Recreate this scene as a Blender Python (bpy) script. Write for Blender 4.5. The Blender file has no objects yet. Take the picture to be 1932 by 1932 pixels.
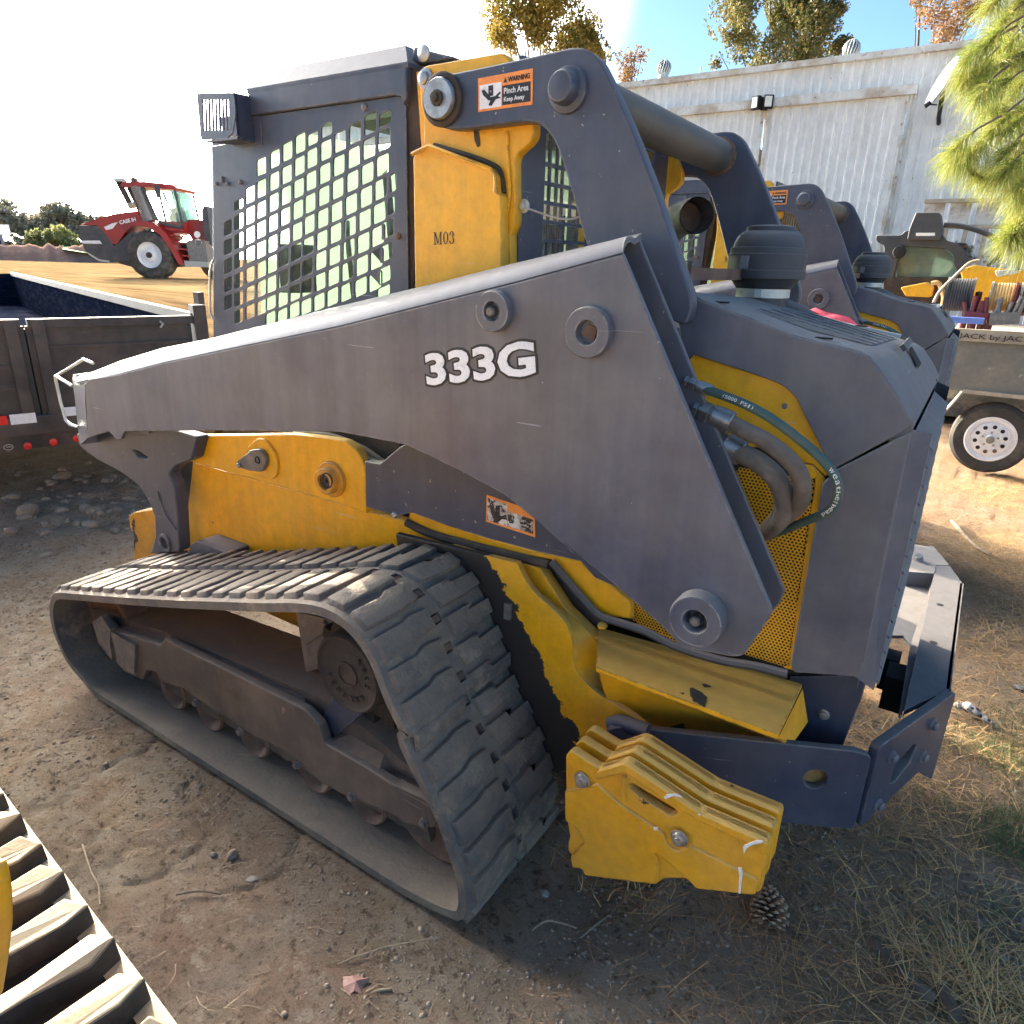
import bpy, bmesh, math, random
from mathutils import Vector, Matrix, noise
from mathutils.geometry import tessellate_polygon
R = math.radians
random.seed(7)
sc = bpy.context.scene
COL = sc.collection

# ------------------------------------------------------------------ camera
CAM = Vector((0, 0, 1.65))
FPX = 1300.0                       # focal length for a 1932 px wide picture
p_, r_, a_ = R(19.7), R(1.45), R(-32.8)
fwd = Vector((math.sin(a_)*math.cos(p_), math.cos(a_)*math.cos(p_), -math.sin(p_)))
rgt = Vector((math.cos(a_), -math.sin(a_), 0)); dwn = fwd.cross(rgt)
IR = rgt*math.cos(r_) - dwn*math.sin(r_); ID = dwn*math.cos(r_) + rgt*math.sin(r_)
cd = bpy.data.cameras.new('camera'); cam = bpy.data.objects.new('camera', cd); COL.objects.link(cam)
cd.sensor_width = 36; cd.lens = 36*FPX/1932; cd.clip_start = .02; cd.clip_end = 3000
cam.matrix_world = Matrix(((IR.x, -ID.x, -fwd.x, CAM.x), (IR.y, -ID.y, -fwd.y, CAM.y), (IR.z, -ID.z, -fwd.z, CAM.z), (0, 0, 0, 1)))
sc.camera = cam

# ------------------------------------------------------------------ world, sun, exposure
SUN_AZ, SUN_EL = R(-70), R(15.5)     # azimuth from +Y towards +X
w = bpy.data.worlds.new('World'); sc.world = w; w.use_nodes = True
nt = w.node_tree; nt.nodes.clear(); sdir0 = Vector((math.sin(SUN_AZ)*math.cos(SUN_EL), math.cos(SUN_AZ)*math.cos(SUN_EL), math.sin(SUN_EL)))
out = nt.nodes.new('ShaderNodeOutputWorld'); bg = nt.nodes.new('ShaderNodeBackground'); bg.inputs[1].default_value = .10
sky = nt.nodes.new('ShaderNodeTexSky'); sky.sky_type = 'NISHITA'; sky.sun_disc = False
sky.sun_elevation = SUN_EL; sky.sun_rotation = SUN_AZ; sky.dust_density = .6; sky.air_density = .7; sky.ozone_density = 1.0
tc = nt.nodes.new('ShaderNodeTexCoord'); mp = nt.nodes.new('ShaderNodeMapping'); mp.inputs['Scale'].default_value = (1.0, 2.4, 5)
mp.inputs['Rotation'].default_value = (0, 0, R(35))
cn = nt.nodes.new('ShaderNodeTexNoise'); cn.inputs['Scale'].default_value = 1.5; cn.inputs['Detail'].default_value = 7; cn.inputs['Roughness'].default_value = .52
rp_ = nt.nodes.new('ShaderNodeValToRGB'); rp_.color_ramp.elements[0].position = .36; rp_.color_ramp.elements[1].position = .60
mx = nt.nodes.new('ShaderNodeMixRGB'); mx.inputs[2].default_value = (72, 69, 65, 1)
nt.links.new(tc.outputs['Generated'], mp.inputs[0]); nt.links.new(mp.outputs[0], cn.inputs['Vector'])
nt.links.new(cn.outputs[0], rp_.inputs[0]); sep = nt.nodes.new('ShaderNodeVectorMath'); sep.operation = 'DOT_PRODUCT'; sep.inputs[1].default_value = sdir0[:]
nt.links.new(tc.outputs['Generated'], sep.inputs[0]); mrc = nt.nodes.new('ShaderNodeMapRange'); mrc.inputs[1].default_value = .72; mrc.inputs[2].default_value = 1.0; mrc.interpolation_type = 'SMOOTHSTEP'
nt.links.new(sep.outputs['Value'], mrc.inputs[0]); mlc = nt.nodes.new('ShaderNodeMath'); mlc.operation = 'MULTIPLY'; nt.links.new(rp_.outputs[0], mlc.inputs[0]); nt.links.new(mrc.outputs[0], mlc.inputs[1]); nt.links.new(mlc.outputs[0], mx.inputs[0]); tn = nt.nodes.new('ShaderNodeMixRGB'); tn.blend_type = 'MULTIPLY'; tn.inputs[0].default_value = 1; tn.inputs[2].default_value = (.27, .335, .375, 1); nt.links.new(sky.outputs[0], tn.inputs[1]); nt.links.new(tn.outputs[0], mx.inputs[1])
nt.links.new(mx.outputs[0], bg.inputs[0]); nt.links.new(bg.outputs[0], out.inputs[0])
sl = bpy.data.lights.new('sun', 'SUN'); sl.energy = 2.4; sl.angle = R(.5); sl.color = (1, .86, .66)
so = bpy.data.objects.new('sun', sl); COL.objects.link(so)
sdir = Vector((math.sin(SUN_AZ)*math.cos(SUN_EL), math.cos(SUN_AZ)*math.cos(SUN_EL), math.sin(SUN_EL)))
so.rotation_euler = sdir.to_track_quat('Z', 'Y').to_euler(); so.location = sdir*60
vs = sc.view_settings; vs.view_transform = 'Standard'; vs.look = 'None'; vs.gamma = 1; vs.exposure = 3.2
try: vs.use_curve_mapping = False
except Exception: pass

# ------------------------------------------------------------------ measuring helpers
ZM = dict(A=(0,0,1000),B=(1000,0,1000),C=(2024,0,1000),D=(0,1000,1000),E=(1000,1000,1000),F=(2024,1000,1000),G=(0,2024,1000),
 H=(1000,2024,1000),I=(2024,2024,1000),J=(1700,200,700),K=(2300,500,724),L=(100,1500,800),M=(800,1600,800),N=(1500,1600,700),
 O=(2400,1500,624),Q=(0,450,700),S=(1420,280,500),T=(200,1000,420),U=(480,1200,700),V=(1600,2050,800),X=(2350,850,500),Y=(600,280,660))
def z(k, pts):
    a, b, s = ZM[k]
    return [((a + x*s/1932)/1.56522, (b + y*s/1932)/1.56522) for x, y in pts]
def z1(k, x, y): return z(k, [(x, y)])[0]
def ray(u, v): return fwd*FPX + IR*(u-966) + ID*(v-966)
def aty(u, v, y): r = ray(u, v); return CAM + r*((y-CAM.y)/r.y)
def atx(u, v, x): r = ray(u, v); return CAM + r*((x-CAM.x)/r.x)
def atz(u, v, zz): r = ray(u, v); return CAM + r*((zz-CAM.z)/r.z)
def atd(u, v, d): r = ray(u, v); return CAM + r*(d/FPX)          # by depth along the view
def xz(pts, y): return [(P.x, P.z) for P in (aty(u, v, y) for u, v in pts)]
def dist2(a, b): return math.hypot(a[0]-b[0], a[1]-b[1])

# ------------------------------------------------------------------ object helpers
def link(o, parent=None):
    COL.objects.link(o)
    if parent is not None:
        o.parent = parent
        root = parent
        if parent.parent is None: o.location = -parent.location
    return o
def thing(name, label, cat, loc, group=None):
    o = bpy.data.objects.new(name, None); o.empty_display_size = .1; COL.objects.link(o); o.location = loc
    o['label'] = label; o['category'] = cat
    if group: o['group'] = group
    return o
def tag(o, label=None, cat=None, group=None, kind=None):
    if label: o['label'] = label
    if cat: o['category'] = cat
    if group: o['group'] = group
    if kind: o['kind'] = kind
    return o
def mkmesh(name, verts, faces, mat, parent=None, smooth=False):
    me = bpy.data.meshes.new(name); me.from_pydata([tuple(v) for v in verts], [], faces); me.validate()
    me.materials.append(mat)
    bm = bmesh.new(); bm.from_mesh(me); bmesh.ops.recalc_face_normals(bm, faces=bm.faces); bm.to_mesh(me); bm.free()
    if smooth: autosmooth(me)
    o = bpy.data.objects.new(name, me)
    return link(o, parent)
def autosmooth(me, ang=38):
    bm = bmesh.new(); bm.from_mesh(me)
    for f in bm.faces: f.smooth = True
    for e in bm.edges:
        if len(e.link_faces) == 2 and e.calc_face_angle(0) > R(ang): e.smooth = False
    bm.to_mesh(me); bm.free()
class MB:
    def __init__(s): s.v = []; s.f = []
    def add(s, vs, fs):
        b = len(s.v); s.v += [Vector(v) for v in vs]; s.f += [tuple(i+b for i in f) for f in fs]; return s
    def box(s, c, size, rot=None):
        x, y, zz = [q/2 for q in size]
        vs = [Vector((i, j, k)) for i in (-x, x) for j in (-y, y) for k in (-zz, zz)]
        if rot is not None: vs = [rot @ v for v in vs]
        c = Vector(c)
        return s.add([v+c for v in vs], [(0,1,3,2),(4,6,7,5),(0,4,5,1),(2,3,7,6),(0,2,6,4),(1,5,7,3)])
    def bar(s, a, b, w, h=None, up=(0, 0, 1)):
        a, b = Vector(a), Vector(b); d = b-a; h = h or w
        x = d.normalized(); y = Vector(up).cross(x)
        if y.length < 1e-4: y = Vector((0, 1, 0)).cross(x)
        y.normalize(); zz = x.cross(y)
        vs = [q + y*(i*w/2) + zz*(j*h/2) for q in (a, b) for i in (-1, 1) for j in (-1, 1)]
        return s.add(vs, [(0,1,3,2),(4,6,7,5),(0,4,5,1),(2,3,7,6),(0,2,6,4),(1,5,7,3)])
    def tube(s, pts, r, n=10, cap=True, smooth_n=0):
        pts = [Vector(p) for p in pts]
        if smooth_n: pts = catmull(pts, smooth_n)
        rs = r if isinstance(r, (list, tuple)) else [r]*len(pts)
        if len(rs) != len(pts): rs = [rs[min(len(rs)-1, int(i*len(rs)/len(pts)))] for i in range(len(pts))]
        b = len(s.v); ref = None
        for i, p in enumerate(pts):
            t = (pts[min(i+1, len(pts)-1)] - pts[max(i-1, 0)]).normalized()
            if ref is None:
                ref = t.cross(Vector((0, 0, 1)))
                if ref.length < .1: ref = t.cross(Vector((0, 1, 0)))
            ref = (ref - t*ref.dot(t)).normalized(); bi = t.cross(ref)
            for k in range(n):
                a = 2*math.pi*k/n; s.v.append(p + (ref*math.cos(a) + bi*math.sin(a))*rs[i])
        for i in range(len(pts)-1):
            for k in range(n):
                k2 = (k+1) % n; s.f.append((b+i*n+k, b+i*n+k2, b+(i+1)*n+k2, b+(i+1)*n+k))
        if cap:
            s.f.append(tuple(b+k for k in range(n))[::-1]); s.f.append(tuple(b+(len(pts)-1)*n+k for k in range(n)))
        return s
    def lathe(s, c, axis, prof, n=24):
        # prof: (radius, offset along axis)
        c = Vector(c); ax = Vector(axis).normalized(); u = ax.orthogonal().normalized(); w_ = ax.cross(u); b = len(s.v)
        for r, o in prof:
            for k in range(n):
                a = 2*math.pi*k/n; s.v.append(c + ax*o + (u*math.cos(a) + w_*math.sin(a))*max(r, 1e-4))
        for i in range(len(prof)-1):
            for k in range(n):
                k2 = (k+1) % n; s.f.append((b+i*n+k, b+i*n+k2, b+(i+1)*n+k2, b+(i+1)*n+k))
        return s
    def prism(s, pts, y0, y1):          # pts in (x, z), extruded along y
        n = len(pts); vs = [(x, y0, q) for x, q in pts] + [(x, y1, q) for x, q in pts]
        tr = tessellate_polygon([[Vector((x, q, 0)) for x, q in pts]])
        fs = [tuple(t) for t in tr] + [tuple(i+n for i in t)[::-1] for t in tr]
        fs += [(i, (i+1) % n, (i+1) % n + n, i+n) for i in range(n)]
        return s.add(vs, fs)
    def build(s, name, mat, parent=None, smooth=False): return mkmesh(name, s.v, s.f, mat, parent, smooth)
def catmull(pts, n=6, closed=False):
    P = [Vector(p) for p in pts]; outp = []; N = len(P)
    rng = range(N) if closed else range(N-1)
    for i in rng:
        if closed: a, b, c, d = P[i-1], P[i], P[(i+1) % N], P[(i+2) % N]
        else: a, b, c, d = P[max(i-1, 0)], P[i], P[i+1], P[min(i+2, N-1)]
        for k in range(n):
            t = k/n
            outp.append(.5*((2*b) + (c-a)*t + (2*a-5*b+4*c-d)*t*t + (3*b-a-3*c+d)*t**3))
    if not closed: outp.append(P[-1])
    return outp
def rnd(pts, r, n=4, only=None):
    """round the corners of a 2-D polygon"""
    o = []; N = len(pts)
    for i, p in enumerate(pts):
        if only is not None and i not in only: o.append(tuple(p)); continue
        a = Vector(pts[i-1]); b = Vector(p); c = Vector(pts[(i+1) % N])
        da, dc = (a-b), (c-b); q = min(r, da.length*.45, dc.length*.45)
        if q < 1e-5: o.append(tuple(p)); continue
        s0, s1 = b+da.normalized()*q, b+dc.normalized()*q
        for k in range(n+1):
            t = k/n; o.append(tuple(s0*(1-t)**2 + b*2*t*(1-t) + s1*t*t))
    return o
def from_curve(cu, name, mat, M, parent):
    o = bpy.data.objects.new('tmp', cu); COL.objects.link(o)
    dg = bpy.context.evaluated_depsgraph_get(); dg.update()
    me = bpy.data.meshes.new_from_object(o.evaluated_get(dg)); bpy.data.objects.remove(o); bpy.data.curves.remove(cu)
    me.transform(M); me.materials.clear(); me.materials.append(mat); me.name = name
    return link(bpy.data.objects.new(name, me), parent)
def plate(name, pts, y0, y1, mat, parent, holes=(), bevel=.0025):
    """plate in the x-z plane between y0 and y1 with real holes and eased edges"""
    cu = bpy.data.curves.new('c', 'CURVE'); cu.dimensions = '2D'; cu.fill_mode = 'BOTH'
    for ring in [pts] + list(holes):
        sp = cu.splines.new('POLY'); sp.points.add(len(ring)-1); sp.use_cyclic_u = True
        for q, (x, zz) in zip(sp.points, ring): q.co = (x, zz, 0, 1)
    t = abs(y1-y0)/2; bv = min(bevel, t*.8)
    cu.extrude = t-bv; cu.bevel_depth = bv; cu.bevel_resolution = 1; cu.offset = -bv
    M = Matrix(((1, 0, 0, 0), (0, 0, -1, (y0+y1)/2), (0, 1, 0, 0), (0, 0, 0, 1)))
    o = from_curve(cu, name, mat, M, parent); autosmooth(o.data, 50); return o
def fplate(name, pts3, th, mat, parent, bevel=.002):
    """flat plate through 3-D outline points, thickness th backwards along its normal"""
    P = [Vector(p) for p in pts3]; n = Vector((0, 0, 0))
    for i in range(len(P)): n += P[i].cross(P[(i+1) % len(P)])
    n.normalize(); c = sum(P, Vector())/len(P)
    if n.dot(CAM-c) < 0: n = -n
    u = (P[1]-P[0]).normalized(); v = n.cross(u)
    pts = [((p-c).dot(u), (p-c).dot(v)) for p in P]
    nn = len(P); m = MB(); tr = tessellate_polygon([[Vector((x, y, 0)) for x, y in pts]])
    vs = P + [p - n*th for p in P]
    m.add(vs, [tuple(t) for t in tr] + [tuple(i+nn for i in t) for t in tr] + [(i, (i+1) % nn, (i+1) % nn+nn, i+nn) for i in range(nn)])
    return m.build(name, mat, parent)
def text(name, body, mat, parent, LB, RB, LT, RT=None, off=0.0, th=.0012, lift=.0):
    """lettering mapped on the quad LB-RB-LT (3-D points)"""
    cu = bpy.data.curves.new('t', 'FONT'); cu.body = body; cu.size = 1; cu.extrude = .01; cu.offset = off; cu.resolution_u = 3
    o = bpy.data.objects.new('tmp', cu); COL.objects.link(o)
    dg = bpy.context.evaluated_depsgraph_get(); dg.update(); me = bpy.data.meshes.new_from_object(o.evaluated_get(dg))
    bpy.data.objects.remove(o); bpy.data.curves.remove(cu)
    xs = [v.co.x for v in me.vertices]; ys = [v.co.y for v in me.vertices]
    x0, x1, y0, y1 = min(xs), max(xs), min(ys), max(ys); U = RB-LB; Vv = LT-LB; nn = U.cross(Vv).normalized()
    if nn.dot(CAM-LB) < 0: nn = -nn
    for v in me.vertices:
        a = (v.co.x-x0)/(x1-x0); b = (v.co.y-y0)/(y1-y0); v.co = LB + U*a + Vv*b + nn*(lift + (th if v.co.z > 0 else -.0006))
    me.materials.clear(); me.materials.append(mat); me.name = name
    return link(bpy.data.objects.new(name, me), parent)
def copy_tree(o, parent=None):
    c = o.copy(); COL.objects.link(c)
    if parent is not None: c.parent = parent
    for ch in list(o.children): copy_tree(ch, c)
    return c

# ------------------------------------------------------------------ materials
def _nodes(name):
    m = bpy.data.materials.new(name); m.use_nodes = True; t = m.node_tree; b = t.nodes['Principled BSDF']; return m, t, b
def mat(name, col, col2=None, rough=.6, metal=0, scale=8, thr=(.45, .65), bump=.1, bscale=60, spec=.5, coord='Object',
        edge=None, streak=0.0, cracks=None, veins=None, wear=None, chip=None, chipthr=(.70, .72), chipscale=9, dust=None, dustamt=.0, stretch=(1, 1, 1), spots=None):
    m, t, b = _nodes(name); N = t.nodes; K = t.links
    b.inputs['Roughness'].default_value = rough; b.inputs['Metallic'].default_value = metal
    try: b.inputs['Specular IOR Level'].default_value = spec
    except Exception: pass
    tc = N.new('ShaderNodeTexCoord') if coord != 'Position' else N.new('ShaderNodeNewGeometry'); mp = N.new('ShaderNodeMapping'); mp.inputs['Scale'].default_value = stretch; K.new(tc.outputs[coord], mp.inputs[0])
    def ns(sc_, det=6, ro=.6, dim=None):
        n = N.new('ShaderNodeTexNoise'); n.inputs['Scale'].default_value = sc_; n.inputs['Detail'].default_value = det; n.inputs['Roughness'].default_value = ro
        K.new(mp.outputs[0], n.inputs['Vector']); return n
    def ramp(src, a, c):
        r = N.new('ShaderNodeValToRGB'); r.color_ramp.elements[0].position = a; r.color_ramp.elements[1].position = c; K.new(src, r.inputs[0]); return r.outputs[0]
    def mixc(f, c1, c2):
        x = N.new('ShaderNodeMixRGB'); 
        if hasattr(f, 'links') or not isinstance(f, (int, float)): K.new(f, x.inputs[0])
        else: x.inputs[0].default_value = f
        for i, c in ((1, c1), (2, c2)):
            if isinstance(c, tuple): x.inputs[i].default_value = (*c, 1)
            else: K.new(c, x.inputs[i])
        return x.outputs[0]
    cur = col
    if col2 is not None: cur = mixc(ramp(ns(scale).outputs[0], *thr), col, col2)
    # fine mottling so nothing is flat
    h = N.new('ShaderNodeHueSaturation'); fn = ns(scale*7, 5, .7); mr = N.new('ShaderNodeMapRange'); mr.inputs[1].default_value = .25; mr.inputs[2].default_value = .75
    mr.inputs[3].default_value = .84; mr.inputs[4].default_value = 1.14; K.new(fn.outputs[0], mr.inputs[0]); K.new(mr.outputs[0], h.inputs['Value'])
    if isinstance(cur, tuple): h.inputs['Color'].default_value = (*cur, 1)
    else: K.new(cur, h.inputs['Color'])
    cur = h.outputs[0]
    rsock = None
    if dust is not None:      # dust settles on faces that look up, plus a thin uneven film
        ge = N.new('ShaderNodeNewGeometry'); sx = N.new('ShaderNodeSeparateXYZ'); K.new(ge.outputs['Normal'], sx.inputs[0])
        up = N.new('ShaderNodeMapRange'); up.inputs[1].default_value = .15; up.inputs[2].default_value = .8; K.new(sx.outputs[2], up.inputs[0])
        dn = ns(3.2, 8, .65); dr = N.new('ShaderNodeMapRange'); dr.inputs[1].default_value = .35; dr.inputs[2].default_value = .7; dr.inputs[3].default_value = 0; dr.inputs[4].default_value = dustamt; K.new(dn.outputs[0], dr.inputs[0])
        mu = N.new('ShaderNodeMath'); mu.operation = 'MULTIPLY'; mu.inputs[1].default_value = .75; K.new(up.outputs[0], mu.inputs[0])
        ad = N.new('ShaderNodeMath'); ad.operation = 'MAXIMUM'; K.new(mu.outputs[0], ad.inputs[0]); K.new(dr.outputs[0], ad.inputs[1])
        cur = mixc(ad.outputs[0], cur, dust)
        rr = N.new('ShaderNodeMapRange'); rr.inputs[3].default_value = rough; rr.inputs[4].default_value = .85; K.new(ad.outputs[0], rr.inputs[0]); rsock = rr.outputs[0]
    if streak:
        mp2 = N.new('ShaderNodeMapping'); mp2.inputs['Scale'].default_value = (26, 26, 1.1); K.new(tc.outputs[coord], mp2.inputs[0]); sn = N.new('ShaderNodeTexNoise'); sn.inputs['Scale'].default_value = 1; sn.inputs['Detail'].default_value = 5; K.new(mp2.outputs[0], sn.inputs['Vector'])
        sr = N.new('ShaderNodeMapRange'); sr.inputs[1].default_value = .3; sr.inputs[2].default_value = .7; sr.inputs[3].default_value = 1-streak; sr.inputs[4].default_value = 1+streak; K.new(sn.outputs[0], sr.inputs[0])
        hh = N.new('ShaderNodeHueSaturation'); K.new(sr.outputs[0], hh.inputs['Value']); K.new(cur, hh.inputs['Color']); cur = hh.outputs[0]
        # long thin scratches
        mp3 = N.new('ShaderNodeMapping'); mp3.inputs['Scale'].default_value = (2.2, 2.2, 60); mp3.inputs['Rotation'].default_value = (0, .5, 0); K.new(tc.outputs[coord], mp3.inputs[0]); s3 = N.new('ShaderNodeTexNoise'); s3.inputs['Scale'].default_value = 1.3; s3.inputs['Detail'].default_value = 3; s3.inputs['Distortion'].default_value = .3; K.new(mp3.outputs[0], s3.inputs['Vector'])
        cur = mixc(ramp(s3.outputs[0], .735, .75), cur, tuple(c*.5+.22 for c in col))
    if edge is not None:
        bv = N.new('ShaderNodeBevel'); bv.samples = 4; bv.inputs['Radius'].default_value = .006; ge2 = N.new('ShaderNodeNewGeometry'); dp = N.new('ShaderNodeVectorMath'); dp.operation = 'DOT_PRODUCT'
        K.new(bv.outputs[0], dp.inputs[0]); K.new(ge2.outputs['Normal'], dp.inputs[1]); er = N.new('ShaderNodeMapRange'); er.inputs[1].default_value = .985; er.inputs[2].default_value = .90; K.new(dp.outputs['Value'], er.inputs[0])
        en = ns(22, 6, .65); e2 = N.new('ShaderNodeMapRange'); e2.inputs[1].default_value = .46; e2.inputs[2].default_value = .56; K.new(en.outputs[0], e2.inputs[0]); em = N.new('ShaderNodeMath'); em.operation = 'MULTIPLY'; K.new(er.outputs[0], em.inputs[0]); K.new(e2.outputs[0], em.inputs[1])
        cur = mixc(em.outputs[0], cur, edge)
    def ridge(sc_, wd, det=3):
        n = ns(sc_, det, .55); n.inputs['Distortion'].default_value = .6; a = N.new('ShaderNodeMath'); a.operation = 'SUBTRACT'; a.inputs[1].default_value = .5; K.new(n.outputs[0], a.inputs[0]); b_ = N.new('ShaderNodeMath'); b_.operation = 'ABSOLUTE'; K.new(a.outputs[0], b_.inputs[0])
        r = N.new('ShaderNodeMapRange'); r.inputs[1].default_value = 0; r.inputs[2].default_value = wd; r.inputs[3].default_value = 1; r.inputs[4].default_value = 0; K.new(b_.outputs[0], r.inputs[0]); return r.outputs[0]
    if veins is not None: cur = mixc(ramp(ns(veins[1], 10, .72).outputs[0], .52, .66), cur, veins[0])
    if cracks is not None:
        gate = ramp(ns(3.1, 3, .5).outputs[0], .5, .56); mg = N.new('ShaderNodeMath'); mg.operation = 'MULTIPLY'; K.new(ridge(cracks[1], cracks[2]), mg.inputs[0]); K.new(gate, mg.inputs[1]); cur = mixc(mg.outputs[0], cur, cracks[0])
    if wear is not None:      # scuffed band beside a line (point, normal, width)
        gp = N.new('ShaderNodeNewGeometry'); sv = N.new('ShaderNodeVectorMath'); sv.operation = 'SUBTRACT'; sv.inputs[1].default_value = wear[0]; K.new(gp.outputs['Position'], sv.inputs[0]); dv = N.new('ShaderNodeVectorMath'); dv.operation = 'DOT_PRODUCT'; dv.inputs[1].default_value = wear[1]; K.new(sv.outputs[0], dv.inputs[0])
        wr = N.new('ShaderNodeMapRange'); wr.inputs[1].default_value = 0; wr.inputs[2].default_value = wear[2]; wr.inputs[3].default_value = .30; wr.inputs[4].default_value = -.12; K.new(dv.outputs['Value'], wr.inputs[0]); wn = ns(16, 9, .66); wa = N.new('ShaderNodeMath'); wa.operation = 'ADD'; K.new(wr.outputs[0], wa.inputs[0]); K.new(wn.outputs[0], wa.inputs[1])
        cur = mixc(ramp(wa.outputs[0], .555, .575), cur, (.030, .026, .024))
    if chip is not None:
        cn_ = ns(chipscale, 9, .62); cur = mixc(ramp(cn_.outputs[0], *chipthr), cur, chip)
    if spots is not None:
        vo = N.new('ShaderNodeTexNoise'); vo.inputs['Scale'].default_value = spots[1]; vo.inputs['Detail'].default_value = 2; K.new(tc.outputs[coord], vo.inputs['Vector'])
        cur = mixc(ramp(vo.outputs[0], spots[2], spots[2]+.02), cur, spots[0])
    K.new(cur, b.inputs['Base Color'])
    if rsock: K.new(rsock, b.inputs['Roughness'])
    if bump:
        bn = ns(bscale, 6, .65); bp = N.new('ShaderNodeBump'); bp.inputs['Strength'].default_value = bump; bp.inputs['Distance'].default_value = .01
        K.new(bn.outputs[0], bp.inputs['Height']); K.new(bp.outputs[0], b.inputs['Normal'])
    return m
DUST = (.27, .225, .175)
M = {}
M['dark'] = mat('dark_paint', (.042, .052, .088), (.060, .067, .10), rough=.33, scale=3, bump=.06, bscale=120, dust=(.20, .18, .16), dustamt=.22, spots=((.36, .32, .28), 70, .74), streak=.10, edge=(.26, .24, .23))
M['dark2'] = mat('hood_paint', (.080, .088, .130), (.125, .120, .126), rough=.38, scale=2.2, bump=.05, bscale=150, dust=(.25, .225, .195), dustamt=.5, streak=.09, edge=(.30, .28, .26))
M['arm'] = mat('arm_paint', (.062, .072, .115), (.098, .100, .122), rough=.30, scale=1.7, bump=.05, bscale=140, dust=(.25, .225, .20), dustamt=.40, spots=((.40, .36, .32), 85, .75), streak=.13, edge=(.40, .37, .34))
M['yellow'] = mat('yellow_paint', (.84, .41, .002), (.78, .36, .002), rough=.40, scale=4, bump=.08, bscale=110, dust=(.58, .36, .10), dustamt=.26, chip=(.05, .04, .035), chipthr=(.715, .725), chipscale=12, streak=.07, edge=(.10, .06, .03))
M['cast'] = mat('cast_iron_yellow', (.80, .385, .003), (.72, .325, .004), rough=.5, scale=5, bump=.22, bscale=70, dust=(.55, .36, .12), dustamt=.4, chip=(.05, .035, .03), chipthr=(.70, .715), chipscale=14, edge=(.12, .06, .03))
M['yellow_worn'] = mat('worn_yellow_paint', (.76, .32, .005), (.58, .25, .012), rough=.5, scale=5, bump=.12, bscale=90, dust=(.44, .29, .12), dustamt=.4, chip=(.035, .03, .03), chipthr=(.60, .62), chipscale=6, edge=(.06, .04, .03))
M['rubber'] = mat('track_rubber', (.075, .078, .086), (.17, .145, .115), rough=.8, scale=6, bump=.8, bscale=38, dust=(.27, .215, .16), dustamt=.5, spec=.3, veins=((.27, .22, .165), 9))
M['rubber_lit'] = mat('sunlit_dusty_rubber', (.034, .034, .036), (.075, .066, .055), rough=.85, scale=7, bump=.25, bscale=90, dust=(.62, .50, .32), dustamt=.10, spec=.2)  # cream dust also paints sunlight on the lug tops; flanks near black as shade
M['rubber_shade'] = mat('shaded_rubber', (.026, .027, .031), (.07, .06, .05), rough=.8, scale=6, bump=.25, bscale=90, spec=.25)  # belt kept near black: shade between the lugs put into the colour
M['rubber_edge_lit'] = mat('sunlit_dusty_edge', (.60, .50, .33), (.48, .39, .25), rough=.9, scale=9, bump=.2, bscale=90)  # dusty tan with the sunlight on the belt edge mixed into it
M['frame'] = mat('undercarriage_steel', (.048, .043, .045), (.12, .092, .075), rough=.5, scale=6, bump=.2, bscale=70, dust=(.27, .21, .16), dustamt=.42, chip=(.30, .17, .13), chipthr=(.66, .70), chipscale=10, streak=.08)
M['rust'] = mat('rusty_steel', (.13, .075, .055), (.21, .135, .10), rough=.75, scale=8, bump=.3, bscale=70)
M['steel'] = mat('bare_steel', (.42, .41, .40), (.28, .26, .24), rough=.38, metal=.75, scale=25, bump=.1)
M['greysteel'] = mat('grey_steel', (.16, .15, .15), (.25, .22, .2), rough=.5, metal=.4, scale=20, bump=.15)
M['black'] = mat('black_void', (.010, .010, .012), rough=.8, bump=.05)
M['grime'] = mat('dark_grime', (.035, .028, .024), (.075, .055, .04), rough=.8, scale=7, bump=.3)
M['plastic'] = mat('black_plastic', (.030, .033, .044), (.042, .044, .05), rough=.5, scale=5, bump=.04, dust=(.22, .2, .18), dustamt=.2)
M['hose'] = mat('dusty_hose', (.10, .082, .07), (.20, .165, .135), rough=.75, scale=14, bump=.25, bscale=120, dust=(.26, .21, .17), dustamt=.4)
M['hose_green'] = mat('green_hose', (.05, .10, .09), (.09, .12, .10), rough=.6, scale=14, bump=.15)
M['white'] = mat('white_paint', (.80, .80, .80), rough=.5, bump=.03)
M['decalwhite'] = mat('decal_white', (.82, .82, .84), (.62, .62, .64), rough=.45, scale=30, thr=(.55, .7), bump=.03, chip=(.05, .05, .06), chipthr=(.69, .70), chipscale=30)
M['decalworn'] = mat('worn_decal_white', (.7, .66, .6), (.35, .3, .26), rough=.55, scale=40, thr=(.4, .6), bump=.1, chip=(.03, .03, .03), chipthr=(.52, .55), chipscale=45)
M['orange'] = mat('decal_orange', (.90, .30, .05), (.75, .25, .06), rough=.45, scale=20, bump=.03, chip=(.06, .05, .05), chipthr=(.68, .70), chipscale=40)
M['ink'] = mat('decal_black', (.014, .014, .018), rough=.5, bump=.02)
M['red'] = mat('red_paint', (.30, .016, .014), (.23, .016, .013), rough=.35, scale=2, bump=.02)
M['redlens'] = mat('red_lens', (.75, .03, .02), rough=.25, bump=0)
M['silver'] = mat('silver_rim', (.66, .66, .68), (.58, .58, .6), rough=.4, scale=6, bump=.03)
M['tyre'] = mat('tyre_rubber', (.045, .042, .038), (.11, .095, .075), rough=.85, scale=5, bump=.3, bscale=30)
M['trailer'] = mat('black_trailer_paint', (.022, .019, .020), (.055, .040, .037), rough=.5, scale=3, bump=.08, dust=(.30, .24, .2), dustamt=.25)
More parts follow.
